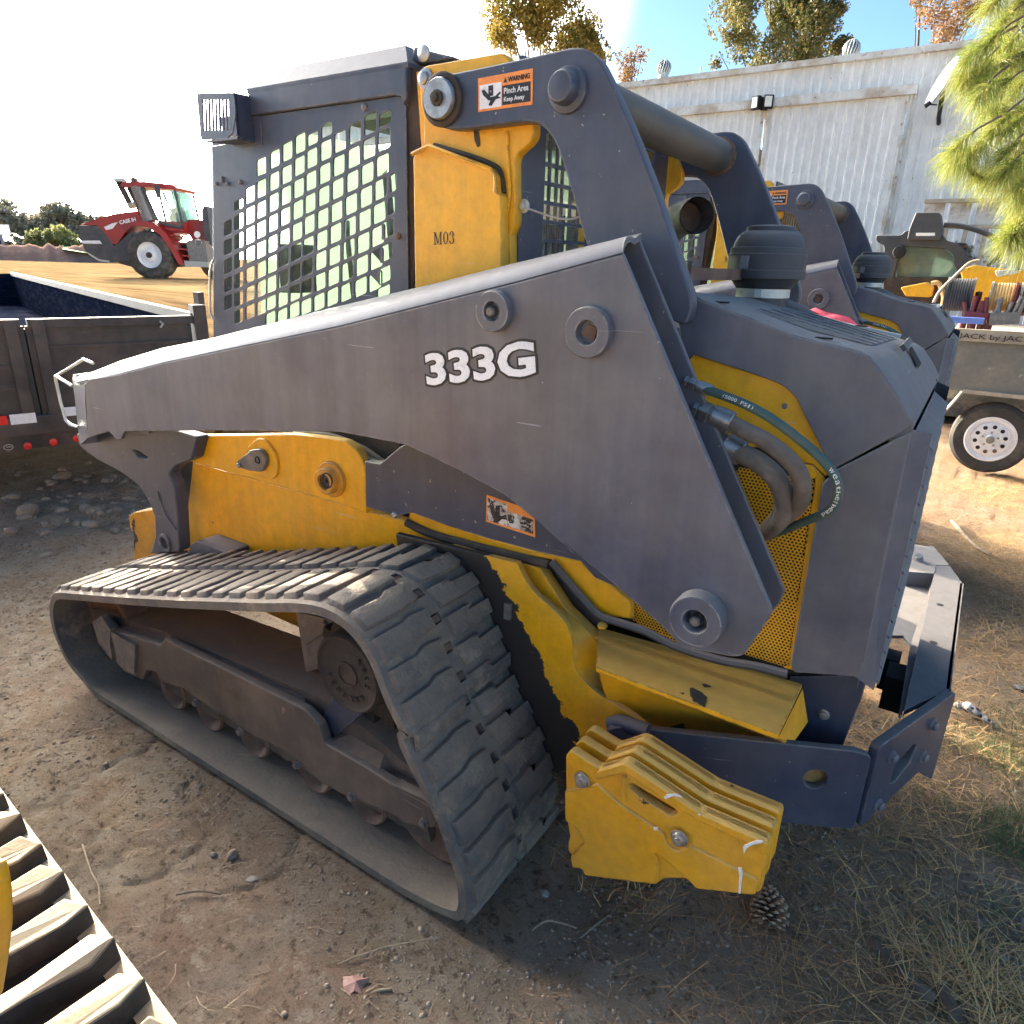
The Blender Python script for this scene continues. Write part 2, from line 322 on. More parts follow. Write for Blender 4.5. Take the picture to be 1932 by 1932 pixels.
M['trailer_in'] = mat('scratched_bed_steel', (.010, .014, .028), (.026, .028, .042), rough=.9, spec=.0, scale=3, bump=.1, chip=(.20, .22, .26), chipthr=(.66, .70), chipscale=7, stretch=(1, 1, 5))
M['grey'] = mat('grey_flatbed_paint', (.17, .165, .14), (.23, .21, .17), rough=.6, scale=4, bump=.1, chip=(.36, .33, .26), chipthr=(.64, .68), chipscale=9)
M['tan'] = mat('weathered_board', (.42, .36, .27), (.30, .25, .19), rough=.8, scale=6, bump=.2)
M['maroon'] = mat('maroon_paint', (.16, .02, .025), (.11, .03, .03), rough=.5, scale=6, bump=.1)
M['pink'] = mat('red_shop_rag', (.62, .06, .09), rough=.8, bump=.3)
M['bluebit'] = mat('blue_plastic', (.12, .2, .55), rough=.4, bump=.02)
M['siding'] = mat('white_siding_paint', (.80, .80, .77), (.72, .72, .69), rough=.5, scale=1.2, bump=.05, bscale=20, chip=(.13, .075, .055), chipthr=(.675, .70), chipscale=11, stretch=(1, 1, .6), coord='Position')
M['trim'] = mat('rusty_white_trim', (.66, .66, .62), (.45, .38, .30), rough=.6, scale=3, bump=.05, chip=(.22, .10, .05), chipthr=(.62, .68), chipscale=8)
M['galv'] = mat('galvanised_sheet', (.52, .53, .50), (.42, .42, .38), rough=.45, metal=.4, scale=6, bump=.05)
M['bark'] = mat('bark', (.12, .085, .06), (.19, .14, .10), rough=.9, scale=12, bump=.5, bscale=30)
M['twig'] = mat('dry_twig', (.30, .215, .14), (.42, .32, .21), rough=.85, scale=20, bump=.2)
M['straw'] = mat('dry_straw', (.80, .50, .20), (.58, .36, .15), rough=.8, scale=4, thr=(.4, .6), bump=.1)
M['needle_dry'] = mat('dry_pine_needles', (.60, .33, .14), (.45, .26, .13), rough=.85, scale=3, thr=(.4, .6), bump=.1)
M['cone'] = mat('pine_cone_scales', (.48, .32, .20), (.32, .20, .13), rough=.8, scale=30, bump=.2)
M['cone_in'] = mat('pine_cone_inner', (.06, .032, .022), rough=.85, bump=.2)
M['stone'] = mat('pebble', (.26, .225, .185), (.34, .295, .24), rough=.9, scale=10, bump=.3)
M['lens'] = mat('lamp_lens', (.75, .74, .62), rough=.2, bump=0)
M['concrete'] = mat('pale_building', (.36, .34, .36), rough=.8, bump=.05)
def glassmat(name, col, rough=.05, tr=.6, film=(.62, .68, .58), famt=.35, fmin=.5):
    m, t, b = _nodes(name); N = t.nodes; K = t.links
    b.inputs['Base Color'].default_value = (*film, 1); b.inputs['Roughness'].default_value = .5
    tp = N.new('ShaderNodeBsdfTransparent'); tp.inputs[0].default_value = (*col, 1); gl = N.new('ShaderNodeBsdfGlossy'); gl.inputs['Roughness'].default_value = rough
    lw = N.new('ShaderNodeLayerWeight'); lw.inputs[0].default_value = .5; pw_ = N.new('ShaderNodeMath'); pw_.operation = 'POWER'; pw_.inputs[1].default_value = 4.0; K.new(lw.outputs['Facing'], pw_.inputs[0]); fr = N.new('ShaderNodeMath'); fr.operation = 'MULTIPLY_ADD'; fr.inputs[1].default_value = .8; fr.inputs[2].default_value = .04; K.new(pw_.outputs[0], fr.inputs[0]); m1 = N.new('ShaderNodeMixShader'); m2 = N.new('ShaderNodeMixShader')
    tl = N.new('ShaderNodeBsdfTranslucent'); tl.inputs[0].default_value = (*film, 1); m3 = N.new('ShaderNodeMixShader'); m3.inputs[0].default_value = .7; K.new(b.outputs[0], m3.inputs[1]); K.new(tl.outputs[0], m3.inputs[2])
    tc = N.new('ShaderNodeTexCoord'); n = N.new('ShaderNodeTexNoise'); n.inputs['Scale'].default_value = 6; n.inputs['Detail'].default_value = 6
    K.new(tc.outputs['Object'], n.inputs['Vector']); mr = N.new('ShaderNodeMapRange'); mr.inputs[1].default_value = .3; mr.inputs[2].default_value = .7
    mr.inputs[3].default_value = famt*fmin; mr.inputs[4].default_value = famt; K.new(n.outputs[0], mr.inputs[0])
    K.new(fr.outputs[0], m1.inputs[0]); K.new(tp.outputs[0], m1.inputs[1]); K.new(gl.outputs[0], m1.inputs[2])
    K.new(mr.outputs[0], m2.inputs[0]); K.new(m1.outputs[0], m2.inputs[1]); K.new(m3.outputs[0], m2.inputs[2])
    K.new(m2.outputs[0], N['Material Output'].inputs[0]); return m
M['glass'] = glassmat('dusty_cab_glass', (.86, .96, .90), film=(.8, .86, .78), famt=.09)
M['glass_dusty'] = glassmat('backlit_dusty_glass', (.76, .93, .82), film=(.12, .165, .115), famt=1.0, fmin=.88)
M['darkglass'] = glassmat('tinted_glass', (.30, .42, .38), film=(.42, .52, .47), famt=.85)
def leafmat(name, c1, c2, c3, trans=.35, scale=.5):
    m, t, b = _nodes(name); N = t.nodes; K = t.links
    ge = N.new('ShaderNodeNewGeometry'); tc = N.new('ShaderNodeTexCoord'); n = N.new('ShaderNodeTexNoise'); n.inputs['Scale'].default_value = scale
    K.new(tc.outputs['Object'], n.inputs['Vector'])
    rr = N.new('ShaderNodeValToRGB'); e = rr.color_ramp.elements; e[0].position = .35; e[0].color = (*c1, 1); e[1].position = .65; e[1].color = (*c2, 1)
    K.new(n.outputs[0], rr.inputs[0]); x = N.new('ShaderNodeMixRGB'); x.inputs[2].default_value = (*c3, 1)
    pw = N.new('ShaderNodeMath'); pw.operation = 'POWER'; pw.inputs[1].default_value = 2.2; K.new(ge.outputs['Random Per Island'], pw.inputs[0])
    K.new(pw.outputs[0], x.inputs[0]); K.new(rr.outputs[0], x.inputs[1]); K.new(x.outputs[0], b.inputs['Base Color']); b.inputs['Roughness'].default_value = .6
    tl = N.new('ShaderNodeBsdfTranslucent'); K.new(x.outputs[0], tl.inputs[0]); ms = N.new('ShaderNodeMixShader'); ms.inputs[0].default_value = trans
    K.new(b.outputs[0], ms.inputs[1]); K.new(tl.outputs[0], ms.inputs[2]); K.new(ms.outputs[0], N['Material Output'].inputs[0]); return m
M['leaf'] = leafmat('autumn_leaves', (.10, .11, .02), (.24, .18, .03), (.42, .26, .04))
M['leaf2'] = leafmat('green_leaves', (.05, .085, .025), (.12, .13, .035), (.26, .17, .05))
M['leafred'] = leafmat('rusty_leaves', (.20, .15, .06), (.26, .15, .07), (.34, .18, .08))
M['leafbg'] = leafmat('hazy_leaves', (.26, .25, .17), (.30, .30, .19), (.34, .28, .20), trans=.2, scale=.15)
M['needle'] = leafmat('pine_needles', (.12, .20, .025), (.23, .29, .045), (.42, .34, .08), trans=.35, scale=1.5)
M['grass'] = leafmat('grass_blades', (.07, .15, .04), (.12, .19, .07), (.30, .26, .12), scale=4)
M['grassfar'] = mat('sunlit_grass', (.22, .38, .02), rough=.8, bump=.2)
# ground
def groundmat():
    m, t, b = _nodes('dry_dirt'); N = t.nodes; K = t.links
    tc = N.new('ShaderNodeTexCoord'); b.inputs['Roughness'].default_value = .95
    b.inputs['Specular IOR Level'].default_value = 0
    def ns(s, d=8, r=.6, di=0):
        n = N.new('ShaderNodeTexNoise'); n.inputs['Scale'].default_value = s; n.inputs['Detail'].default_value = d; n.inputs['Roughness'].default_value = r; n.inputs['Distortion'].default_value = di
        K.new(tc.outputs['Object'], n.inputs['Vector']); return n.outputs[0]
    def ramp(src, stops):
        r = N.new('ShaderNodeValToRGB'); e = r.color_ramp.elements
        while len(e) < len(stops): e.new(.5)
        for q, (p, c) in zip(e, stops): q.position = p; q.color = (*c, 1)
        K.new(src, r.inputs[0]); return r.outputs[0]
    def mix(f, a, c, mode='MIX'):
        x = N.new('ShaderNodeMixRGB'); x.blend_type = mode
        if isinstance(f, float): x.inputs[0].default_value = f
        else: K.new(f, x.inputs[0])
        K.new(a, x.inputs[1])
        if isinstance(c, tuple): x.inputs[2].default_value = (*c, 1)
        else: K.new(c, x.inputs[2])
        return x.outputs[0]
    c = ramp(ns(1.1), [(.34, (.31, .21, .135)), (.5, (.38, .285, .19)), (.66, (.37, .24, .165))])
    c = mix(ramp(ns(7, 10, .7), [(.42, (0, 0, 0)), (.62, (1, 1, 1))]), c, (.43, .35, .26))
    c = mix(ramp(ns(.6, 5, .6), [(.50, (0, 0, 0)), (.64, (.55, .55, .55))]), c, (.19, .125, .10))
    c = mix(ramp(ns(38, 8, .75), [(.37, (.75, .75, .75)), (.47, (0, 0, 0))]), c, (.095, .068, .048))
    hv = N.new('ShaderNodeHueSaturation'); mv = N.new('ShaderNodeMapRange'); mv.inputs[1].default_value = .3; mv.inputs[2].default_value = .7; mv.inputs[3].default_value = .72; mv.inputs[4].default_value = 1.28; K.new(ns(170, 8, .8), mv.inputs[0]); K.new(mv.outputs[0], hv.inputs['Value']); K.new(c, hv.inputs['Color']); c = hv.outputs[0]
    c = mix(ramp(ns(15, 9, .75), [(.55, (0, 0, 0)), (.62, (.7, .7, .7))]), c, (.44, .36, .27))
    at = N.new('ShaderNodeAttribute'); at.attribute_name = 'straw'; at.attribute_type = 'GEOMETRY'
    c = mix(at.outputs['Fac'], c, (.36, .25, .14))
    at2 = N.new('ShaderNodeAttribute'); at2.attribute_name = 'field'; at2.attribute_type = 'GEOMETRY'
    c = mix(at2.outputs['Fac'], c, (.27, .18, .085))
    mpf = N.new('ShaderNodeMapping'); mpf.inputs['Rotation'].default_value = (0, 0, R(-33)); mpf.inputs['Scale'].default_value = (.25, 2.2, 1); K.new(tc.outputs['Object'], mpf.inputs[0]); nf = N.new('ShaderNodeTexNoise'); nf.inputs['Scale'].default_value = .8; nf.inputs['Detail'].default_value = 9; nf.inputs['Roughness'].default_value = .7; K.new(mpf.outputs[0], nf.inputs['Vector'])
    mf = N.new('ShaderNodeMath'); mf.operation = 'MULTIPLY'; K.new(ramp(nf.outputs[0], [(.46, (0, 0, 0)), (.60, (1, 1, 1))]), mf.inputs[0]); K.new(at2.outputs['Fac'], mf.inputs[1]); c = mix(mf.outputs[0], c, (.13, .08, .04))
    K.new(c, b.inputs['Base Color'])
    bp = N.new('ShaderNodeBump'); bp.inputs['Strength'].default_value = 1.0; bp.inputs['Distance'].default_value = .035; K.new(ns(26, 10, .72), bp.inputs['Height'])
    b2 = N.new('ShaderNodeBump'); b2.inputs['Strength'].default_value = .9; b2.inputs['Distance'].default_value = .010; K.new(ns(130, 6, .7), b2.inputs['Height']); K.new(bp.outputs[0], b2.inputs['Normal'])
    K.new(b2.outputs[0], b.inputs['Normal']); return m
M['ground'] = groundmat()
# =================================================================== THE TRACK LOADER
YC = 2.08                                  # centre plane of the machine; the near track's outer face is y = 1.053
T0, T1 = 1.053, 1.503
AO, AI, LK, LKb, BY = 1.33, 1.45, 1.52, 1.56, 1.60
def mir(y): return 2*YC - y
LD = thing('track_loader', 'large yellow and dark grey tracked loader in the foreground marked 333G', 'track loader', (-1.6, YC, 0))
def rad(cu, cv, eu, ev, y): return (aty(cu, cv, y) - aty(eu, ev, y)).length

# ------------------------------------------------------------ track belt
outer_px = z('L', [(150, 590), (112, 640), (102, 700), (108, 780), (130, 880), (178, 1000), (240, 1120), (330, 1230), (450, 1340)])
pts = [aty(u, v, T0) for u, v in outer_px]
loop = [(p.x, p.z) for p in pts]
loop[-1] = (loop[-1][0], .004)
xg = [loop[-1][0] + k*((-1.02) - loop[-1][0])/6 for k in range(1, 7)]
loop += [(x, .0) for x in xg]
for u, v in z('H', [(640, 1345), (740, 1322), (722, 1090), (600, 740), (500, 545), (395, 330)]) + z('M', [(1000, 1385), (880, 1130), (760, 830), (620, 620), (480, 500), (330, 435), (150, 412)]) + z('L', [(1600, 654), (1250, 645), (1000, 638), (600, 617), (300, 596)]):
    p = aty(u, v, T0); loop.append((p.x, max(p.z, .004)))
# tidy: rear idler bottom
loopc = catmull([Vector((x, q, 0)) for x, q in loop], 10, True)
def resample(P, step_n):
    L = [0]
    for i in range(len(P)): L.append(L[-1] + (P[(i+1) % len(P)]-P[i]).length)
    tot = L[-1]; outp = []; j = 0
    for k in range(step_n):
        s = tot*k/step_n
        while L[j+1] < s: j += 1
        t = (s-L[j])/max(1e-9, L[j+1]-L[j]); outp.append(P[j].lerp(P[(j+1) % len(P)], t))
    return outp, tot
_, TOT = resample(loopc, 10)
NP = round(TOT/.086); SEG = 6
def make_track(loopc, NP, y0, y1, parent, full, rmat, lugfn, thick=.036, win=(.47, .55), lmat=None):
    n = NP*SEG; path, tot = resample(loopc, n)
    area = sum(path[i].x*path[(i+1) % n].y - path[(i+1) % n].x*path[i].y for i in range(n))
    sgn = -1 if area > 0 else 1           # outward normal side
    nor = []
    for i in range(n):
        t = (path[(i+1) % n]-path[i-1]).normalized(); nor.append(Vector((t.y, -t.x, 0))*(-sgn))
    def P(i, y, h): q = path[i % n] + nor[i % n]*h; return Vector((q.x, y, q.y))
    m = MB(); ya, yb = y0+(y1-y0)*win[0], y0+(y1-y0)*win[1]; rows = [y0, y0+.018, ya, yb, y1-.018, y1]
    idx = {}
    def vid(i, r, top):
        key = (i % n, r, top)
        if key not in idx:
            edge = r in (0, 5); h = (-.010 if edge else 0) if top else -thick
            idx[key] = len(m.v); m.v.append(P(i, rows[r], h))
        return idx[key]
    for i in range(n):
        for r in range(5):
            if r == 2 and (i % SEG) in (1, 2): continue
            m.f.append((vid(i, r, 1), vid(i+1, r, 1), vid(i+1, r+1, 1), vid(i, r+1, 1)))
            m.f.append((vid(i, r, 0), vid(i, r+1, 0), vid(i+1, r+1, 0), vid(i+1, r, 0)))
        for r in (0, 5): m.f.append((vid(i, r, 1), vid(i, r, 0), vid(i+1, r, 0), vid(i+1, r, 1)))
        if (i % SEG) in (1, 2):
            for r in (2, 3): m.f.append((vid(i, r, 1), vid(i, r, 0), vid(i+1, r, 0), vid(i+1, r, 1)))
        if (i % SEG) == 1: m.f.append((vid(i, 2, 1), vid(i, 3, 1), vid(i, 3, 0), vid(i, 2, 0)))
        if (i % SEG) == 3: m.f.append((vid(i, 2, 1), vid(i, 3, 1), vid(i, 3, 0), vid(i, 2, 0)))
    b = m.build('track_belt', rmat, parent, True)
    # guide lugs down the middle of the inside face
    g = MB()
    for k in range(NP):
        i = k*SEG+4
        for yy in (ya-.05, yb+.022):
            a = [P(i, yy, -thick), P(i+2, yy, -thick), P(i+2, yy+.028, -thick), P(i, yy+.028, -thick)]
            c = [P(i, yy+.006, -thick-.05), P(i+1.0 if False else i+1, yy+.006, -thick-.05), P(i+1, yy+.022, -thick-.05), P(i, yy+.022, -thick-.05)]
            g.add(a+c, [(0,1,5,4),(1,2,6,5),(2,3,7,6),(3,0,4,7),(4,5,6,7)])
    tag(g.build('guide_lugs', rmat, b), kind='stuff')
    if not full: 
        for k in range(NP): pass
    def lug(i0, i1, pl, h, name='lug'):
        # pl: list of (s, y) outline of the lug in units of segments, extruded with drafted flanks
        m = MB(); nn = len(pl); cs = sum(s for s, _ in pl)/nn; cy = sum(y for _, y in pl)/nn
        base = []; top = []
        def PP(s, y, hh):
            i = math.floor(s); t = s-i; q = path[i % n].lerp(path[(i+1) % n], t); nn_ = nor[i % n].lerp(nor[(i+1) % n], t); q = q+nn_*hh; return Vector((q.x, y, q.y))
        for s, y in pl:
            base.append(PP(s, y, -.003)); k1, k2 = (.90, .97) if h < .03 else (.88, .975)
            top.append(PP(cs+(s-cs)*k1, cy+(y-cy)*k2, h*random.uniform(.80, 1.10)))
        return m.add(base+top, [tuple(range(nn, 2*nn))] + [(j, (j+1) % nn, (j+1) % nn+nn, j+nn) for j in range(nn)])
    for k in range(NP):
        if full or True:
            for pl, h in lugfn(k):
                mm = lug(0, 0, pl, h); o = mm.build('lug', lmat or rmat, b, False)
                bv = o.modifiers.new('b', 'BEVEL'); bv.width = .004; bv.segments = 2; bv.limit_method = 'ANGLE'
                for pgn in o.data.polygons: pgn.use_smooth = h < .03
    return b, path, nor
def lugs_worn(k):
    s = k*SEG; j = lambda: random.uniform(-.22, .22)
    y0, ya, yb, y1 = T0+.012, T0+.20, T0+.262, T1-.012
    near = [(s+.2+j(), y0), (s+4.6+j(), y0), (s+4.7+j(), y0+.10), (s+5.3+j(), y0+.13), (s+5.0+j(), ya+.012), (s+.7+j(), ya+.012), (s+.3+j(), y0+.1)]
    far = [(s+3.1+j(), yb), (s+7.7+j(), yb-.012), (s+7.5+j(), yb+.09), (s+7.6+j(), y1-.10), (s+6.4+j(), y1-.095), (s+6.4+j(), y1), (s+3.2+j(), y1), (s+2.9+j(), yb+.1)]
    nb = [(s+3.9+j(), y0+.0), (s+5.7+j(), y0+.0), (s+5.6+j(), y0+.105), (s+4.0+j(), y0+.105)]
    fb = [(s+.9+j(), y1-.12), (s+2.6+j(), y1-.12), (s+2.7+j(), y1), (s+.9+j(), y1)]
    return [(near, .016), (far, .016)]
belt, bpath, bnor = make_track(loopc, NP, T0, T1, LD, True, M['rubber'], lugs_worn)
belt['label'] = 'worn dusty rubber track belt with drive windows'
# far belt, plain
mb = MB(); n2 = 160; fp, _ = resample(loopc, n2)
for i in range(n2):
    a, c = fp[i], fp[(i+1) % n2]; t = (c-a).normalized(); nn = Vector((t.y, -t.x, 0))
    q = [(a.x, a.y), (c.x, c.y), (c.x-0, c.y-0)]
cx = sum(p.x for p in fp)/n2; cz = sum(p.y for p in fp)/n2
vs = []; fs = []
for i in range(n2):
    a = fp[i]; t = (fp[(i+1) % n2]-fp[i-1]).normalized(); nn = Vector((t.y, -t.x, 0))
    if nn.dot(Vector((cx-a.x, cz-a.y, 0))) < 0: nn = -nn
    b_ = a+nn*.04; vs += [(a.x, mir(T0), a.y), (a.x, mir(T1), a.y), (b_.x, mir(T0), b_.y), (b_.x, mir(T1), b_.y)]
for i in range(n2):
    j = (i+1) % n2; fs += [(4*i, 4*j, 4*j+1, 4*i+1), (4*i+2, 4*i+3, 4*j+3, 4*j+2), (4*i, 4*i+2, 4*j+2, 4*j), (4*i+1, 4*j+1, 4*j+3, 4*i+3)]
mkmesh('track_belt', vs, fs, M['rubber'], LD)

# steel bars in the belt windows
for k in range(NP):
    i = k*SEG+2; q = bpath[i]-bnor[i]*0 ; t = (bpath[(i+1) % len(bpath)]-bpath[i-1]).normalized()
    up = bnor[i]; p = bpath[i]-up*.022
    if p.y > .55 or random.random() < .3:
        m = MB(); c = Vector((p.x, T0+.229, p.y)); T = Vector((t.x, 0, t.y)); U = Vector((up.x, 0, up.y))
        m.bar(c-T*.010, c+T*.010, .034, .034, up=U); m.build('drive_bar', M['rust'], belt)

# ------------------------------------------------------------ undercarriage
FY = 1.115
side = xz(z('L', [(430, 800), (480, 775), (560, 870), (900, 980), (930, 930), (1000, 975), (1460, 1200), (1932, 1440)]) + z('M', [(345, 1310), (385, 1440), (660, 1600), (960, 1790), (1130, 1880)]) + z('H', [(310, 570), (480, 640), (545, 700), (568, 770), (540, 815), (460, 805), (380, 790), (300, 735), (200, 690), (120, 665), (60, 640), (0, 612)]) + z('G', [(1850, 565), (1760, 500), (1650, 380), (1540, 330), (1450, 290), (1330, 210), (1230, 150), (1100, 60), (1050, 20)]) + z('L', [(900, 1240), (870, 1170), (800, 1160), (780, 1230), (640, 1165), (570, 1080), (560, 1000), (470, 980), (430, 870)]), FY)
plate('track_frame', rnd(side, .008), FY, FY+.03, M['frame'], LD, bevel=.004)
# top of the frame: dusty slab from the upper edge back to the inner side of the track
def strip(name, near_px, far_px, yn, yf, mt, parent, th=.02):
    m = MB(); n = len(near_px); A = [aty(u, v, yn) for u, v in near_px]; B = [aty(u, v, yf) for u, v in far_px]
    vs = A+B+[p-Vector((0, 0, th)) for p in A]+[p-Vector((0, 0, th)) for p in B]; fs = []
    for i in range(n-1): fs += [(i, i+1, n+i+1, n+i), (2*n+i, 3*n+i, 3*n+i+1, 2*n+i+1), (i, 2*n+i, 2*n+i+1, i+1), (n+i, n+i+1, 3*n+i+1, 3*n+i)]
    fs += [(0, n, 3*n, 2*n), (n-1, 3*n-1, 4*n-1, 2*n-1)][:0] + [(0, n, 3*n, 2*n), (n-1, 2*n-1+0, 4*n-1, 3*n-1)]
    m.add(vs, fs); o = m.build(name, mt, parent); return o
strip('frame_top', z('L', [(560, 870), (930, 985), (1460, 1215), (1932, 1452)])+z('M', [(345, 1315)]), z('L', [(700, 715), (1120, 735), (1440, 800), (1932, 1040)])+z('M', [(420, 1080)]), FY+.004, 1.36, M['frame'], LD, .05)
strip('motor_shelf', z('M', [(390, 1440), (760, 1660), (1130, 1870)]), z('M', [(660, 1230), (900, 1240), (1130, 1600)]), FY+.006, 1.27, M['grime'], LD, .03).data.materials[0] = mat('dusty_shelf', (.20, .14, .10), (.15, .11, .09), rough=.85, scale=6, bump=.2)
m = MB(); m.prism(xz(z('M', [(350, 1300), (445, 1100), (560, 1200), (660, 1215), (400, 1440)]), 1.16), 1.16, 1.19); m.build('gusset', M['dark'], LD)
# dark core between the frame plates so one cannot look through
mb = MB(); c0 = aty(*z1('L', 700, 1000), 1.3); mb.prism([(c0.x, .10), (-1.0, .10), (-1.05, .32), (-1.35, .42), (-2.3, .36), (c0.x, .30)], 1.17, 1.40); mb.build('frame_core', M['frame'], LD)
# final drive cover with raised ring and lettering
def disc(name, cpx, epx, y, prof, mt, parent, n=40, axis=(0, -1, 0)):
    c = aty(*cpx, y); r = (c-aty(*epx, y)).length
    m = MB(); m.lathe(c, axis, [(a*r, o) for a, o in prof], n); return m.build(name, mt, parent, True), c, r
hub, hc, hr = disc('final_drive', z1('M', 553, 940), z1('M', 553, 690), 1.13, [(1.06, -.12), (1.06, 0), (1.0, .010), (.97, .010), (.93, .004), (.90, .003), (.34, .003), (.33, .008), (.28, .008), (.27, .003), (0, .003)], M['grime'], LD)
for k, ch in enumerate('HOUSING 50FR'):
    if ch == ' ': continue
    a = R(200 + k*19); d = Vector((math.cos(a), 0, math.sin(a))); t = Vector((-math.sin(a), 0, math.cos(a))); c = hc + d*hr*.66 + Vector((0, -.0035, 0))
    text('raised_letter', ch, M['grime'], hub, c-t*-.006-d*.008, c-t*.006-d*.008, c+t*.006+d*.008, th=.003)
m = MB(); m.lathe(hc+Vector((0, .02, 0)), (0, -1, 0), [(hr*1.5, -.2), (hr*1.5, -.1), (hr*1.1, -.09)], 30); m.build('drive_housing', M['grime'], LD, True)
m = MB()
for u, v in z('M', [(185, 520), (260, 920)]): m.v.append(aty(u, v, 1.2))
m = MB(); m.prism(xz(z('M', [(180, 500), (440, 560), (430, 680), (360, 720), (350, 900), (250, 930)]), 1.24), 1.24, 1.26); m.bar(aty(*z1('M', 240, 700), 1.235), aty(*z1('M', 400, 590), 1.235), .012, .03); m.build('drive_bracket', M['greysteel'], LD)
# rollers and idlers
def wheel(name, x, zc, r, ya, yb, mt, parent):
    m = MB(); c = Vector((x, ya, zc)); w_ = yb-ya
    m.lathe(c, (0, 1, 0), [(0, .03), (r*.55, .03), (r*.72, .012), (r*.92, 0), (r, .006), (r, w_*.4), (r*.7, w_*.42), (r*.7, w_*.58), (r, w_*.6), (r, w_-.004), (r*.9, w_), (0, w_)], 32); return m.build(name, mt, parent, True)
for px in (z1('L', 1040, 1415), z1('L', 1300, 1580), z1('L', 1620, 1770), z1('G', 1830, 605), z1('H', 200, 790)):
    b0 = aty(*px, 1.17); wheel('roller', b0.x-.02, .045+.075, .078, 1.16, 1.40, M['rust'], LD)
xf = min(p[0] for p in loop); 
wheel('front_idler', xf+.225, .255, .16, 1.17, 1.40, M['rust'], LD); wheel('rear_idler', -.985, .20, .155, 1.17, 1.40, M['rust'], LD)
sp = MB(); sp.lathe((hc.x+.02, 1.2, hc.z), (0, 1, 0), [(0, 0), (.17, 0), (.17, .14), (0, .14)], 26)
for k in range(15):
    a = 2*math.pi*k/15; sp.box((hc.x+.02+math.cos(a)*.18, 1.27, hc.z+math.sin(a)*.18), (.035, .14, .035), Matrix.Rotation(-a, 3, 'Y'))
sp.build('sprocket', M['grime'], LD)
for px in [z1('H', 80, 630), z1('H', 490, 780), z1('L', 1165, 1385), z1('L', 1480, 1590)] + [z1('G', 1700, 450)]:
    c = aty(*px, FY); m = MB(); m.lathe(c, (0, -1, 0), [(.016, 0), (.016, .004), (.011, .004), (.011, .014), (0, .015)], 6); m.build('bolt', M['greysteel'], LD)
m = MB(); m.prism(xz(z('L', [(415, 815), (480, 770), (545, 870), (540, 960), (560, 1090), (460, 960)]), 1.10), 1.10, 1.12)
m.prism(xz(z('L', [(545, 880), (720, 980), (715, 1190), (600, 1120)]), 1.103), 1.103, 1.118); m.build('idler_yoke', M['greysteel'], LD)

# ------------------------------------------------------------ chassis side (both sides)
def lower_body():
    side = z('U', [(245, 455), (235, 560), (205, 820), (175, 900), (155, 1200)])
    A = xz(side, 1.56)
    A = [(A[0][0], A[0][1])] + A[1:]
    A += [(A[-1][0], .30), (-1.0, .28)]
    # rear lower edge follows the fender
    B = xz(z('N', [(740, 1620), (745, 1260), (745, 1030), (740, 800), (640, 720), (480, 560), (330, 330), (260, 215), (80, 165)]) + z('E', [(640, 1165), (560, 1130), (400, 1045), (330, 1030), (160, 985)]), 1.56)
    plate('chassis_side', A+B, 1.56, 1.60, M['yellow_worn'] if False else M['yellow'], LD, bevel=.003)
lower_body()
# lower rear fender panel standing proud, with the ledge above it
fend_px = z('N', [(75, 170), (190, 380), (380, 560), (480, 680), (530, 830), (530, 950), (580, 1080), (740, 1240), (950, 1370), (1110, 1490), (1100, 1560), (740, 1600), (560, 1760), (300, 1700), (-100, 1500), (-250, 700), (-160, 200)])
back_px = z('N', [(75, 170), (190, 355), (350, 470), (500, 590), (640, 720), (740, 850), (745, 1030), (765, 1130), (950, 1330), (1140, 1470)])
F1 = [aty(u, v, 1.50) for u, v in fend_px[:10]]; F2 = [aty(u, v, 1.556) for u, v in back_px]
cs1 = catmull(F1, 4); cs2 = catmull(F2, 4)
m = MB(); n = len(cs1); m.add(cs1+cs2, [(i, i+1, n+i+1, n+i) for i in range(n-1)])
low = [Vector((p.x, p.y, p.z-.012)) for p in cs1]; b_ = len(m.v); m.v += low; m.f += [(i, b_+i, b_+i+1, i+1) for i in range(n-1)]
m.build('fender_ledge', M['yellow'], LD, True)
m = MB(); pl = [(p.x, p.z) for p in cs1]; x0 = pl[0][0]
poly = pl + xz(z('N', [(1100, 1560), (900, 1600), (740, 1650), (620, 1800)]), 1.50) + [(-.78, .22), (-1.3, .22), (-1.4, pl[0][1]-.02)]
wq0, wq1 = aty(*z1('N', 60, 740), 1.5), aty(*z1('N', 540, 1700), 1.5); wd_ = (wq1-wq0).normalized(); wn_ = Vector((-wd_.z, 0, wd_.x))
if wn_.x < 0: wn_ = -wn_
wmat = mat('fender_paint', (.82, .39, .004), (.72, .32, .006), rough=.42, scale=5, bump=.1, bscale=90, dust=(.50, .33, .12), dustamt=.3, wear=(wq0[:], wn_[:], .075), streak=.06)
plate('fender_panel', poly, 1.498, 1.52, wmat, LD, bevel=.002)
# fender edge strip above the seam, plus stamped ribs
for a, b_ in (((650, 1180), (790, 1218)), ((860, 1240), (1010, 1288))):
    p, q = aty(*z1('E', *a), 1.556), aty(*z1('E', *b_), 1.556); m = MB(); m.tube([p, p.lerp(q, .1), p.lerp(q, .9), q], [.003, .008, .008, .003], 8); m.build('stamped_rib', M['yellow'], LD, True)
# seam and small latch
p, q = aty(*z1('E', 1015, 1290), 1.554), aty(*z1('E', 1000, 1700), 1.497); m = MB(); m.bar(p, q, .003, .003); m.build('panel_seam', M['grime'], LD)
m = MB(); m.box(aty(*z1('E', 965, 1555), 1.492), (.02, .012, .05)); m.build('latch', M['steel'], LD)
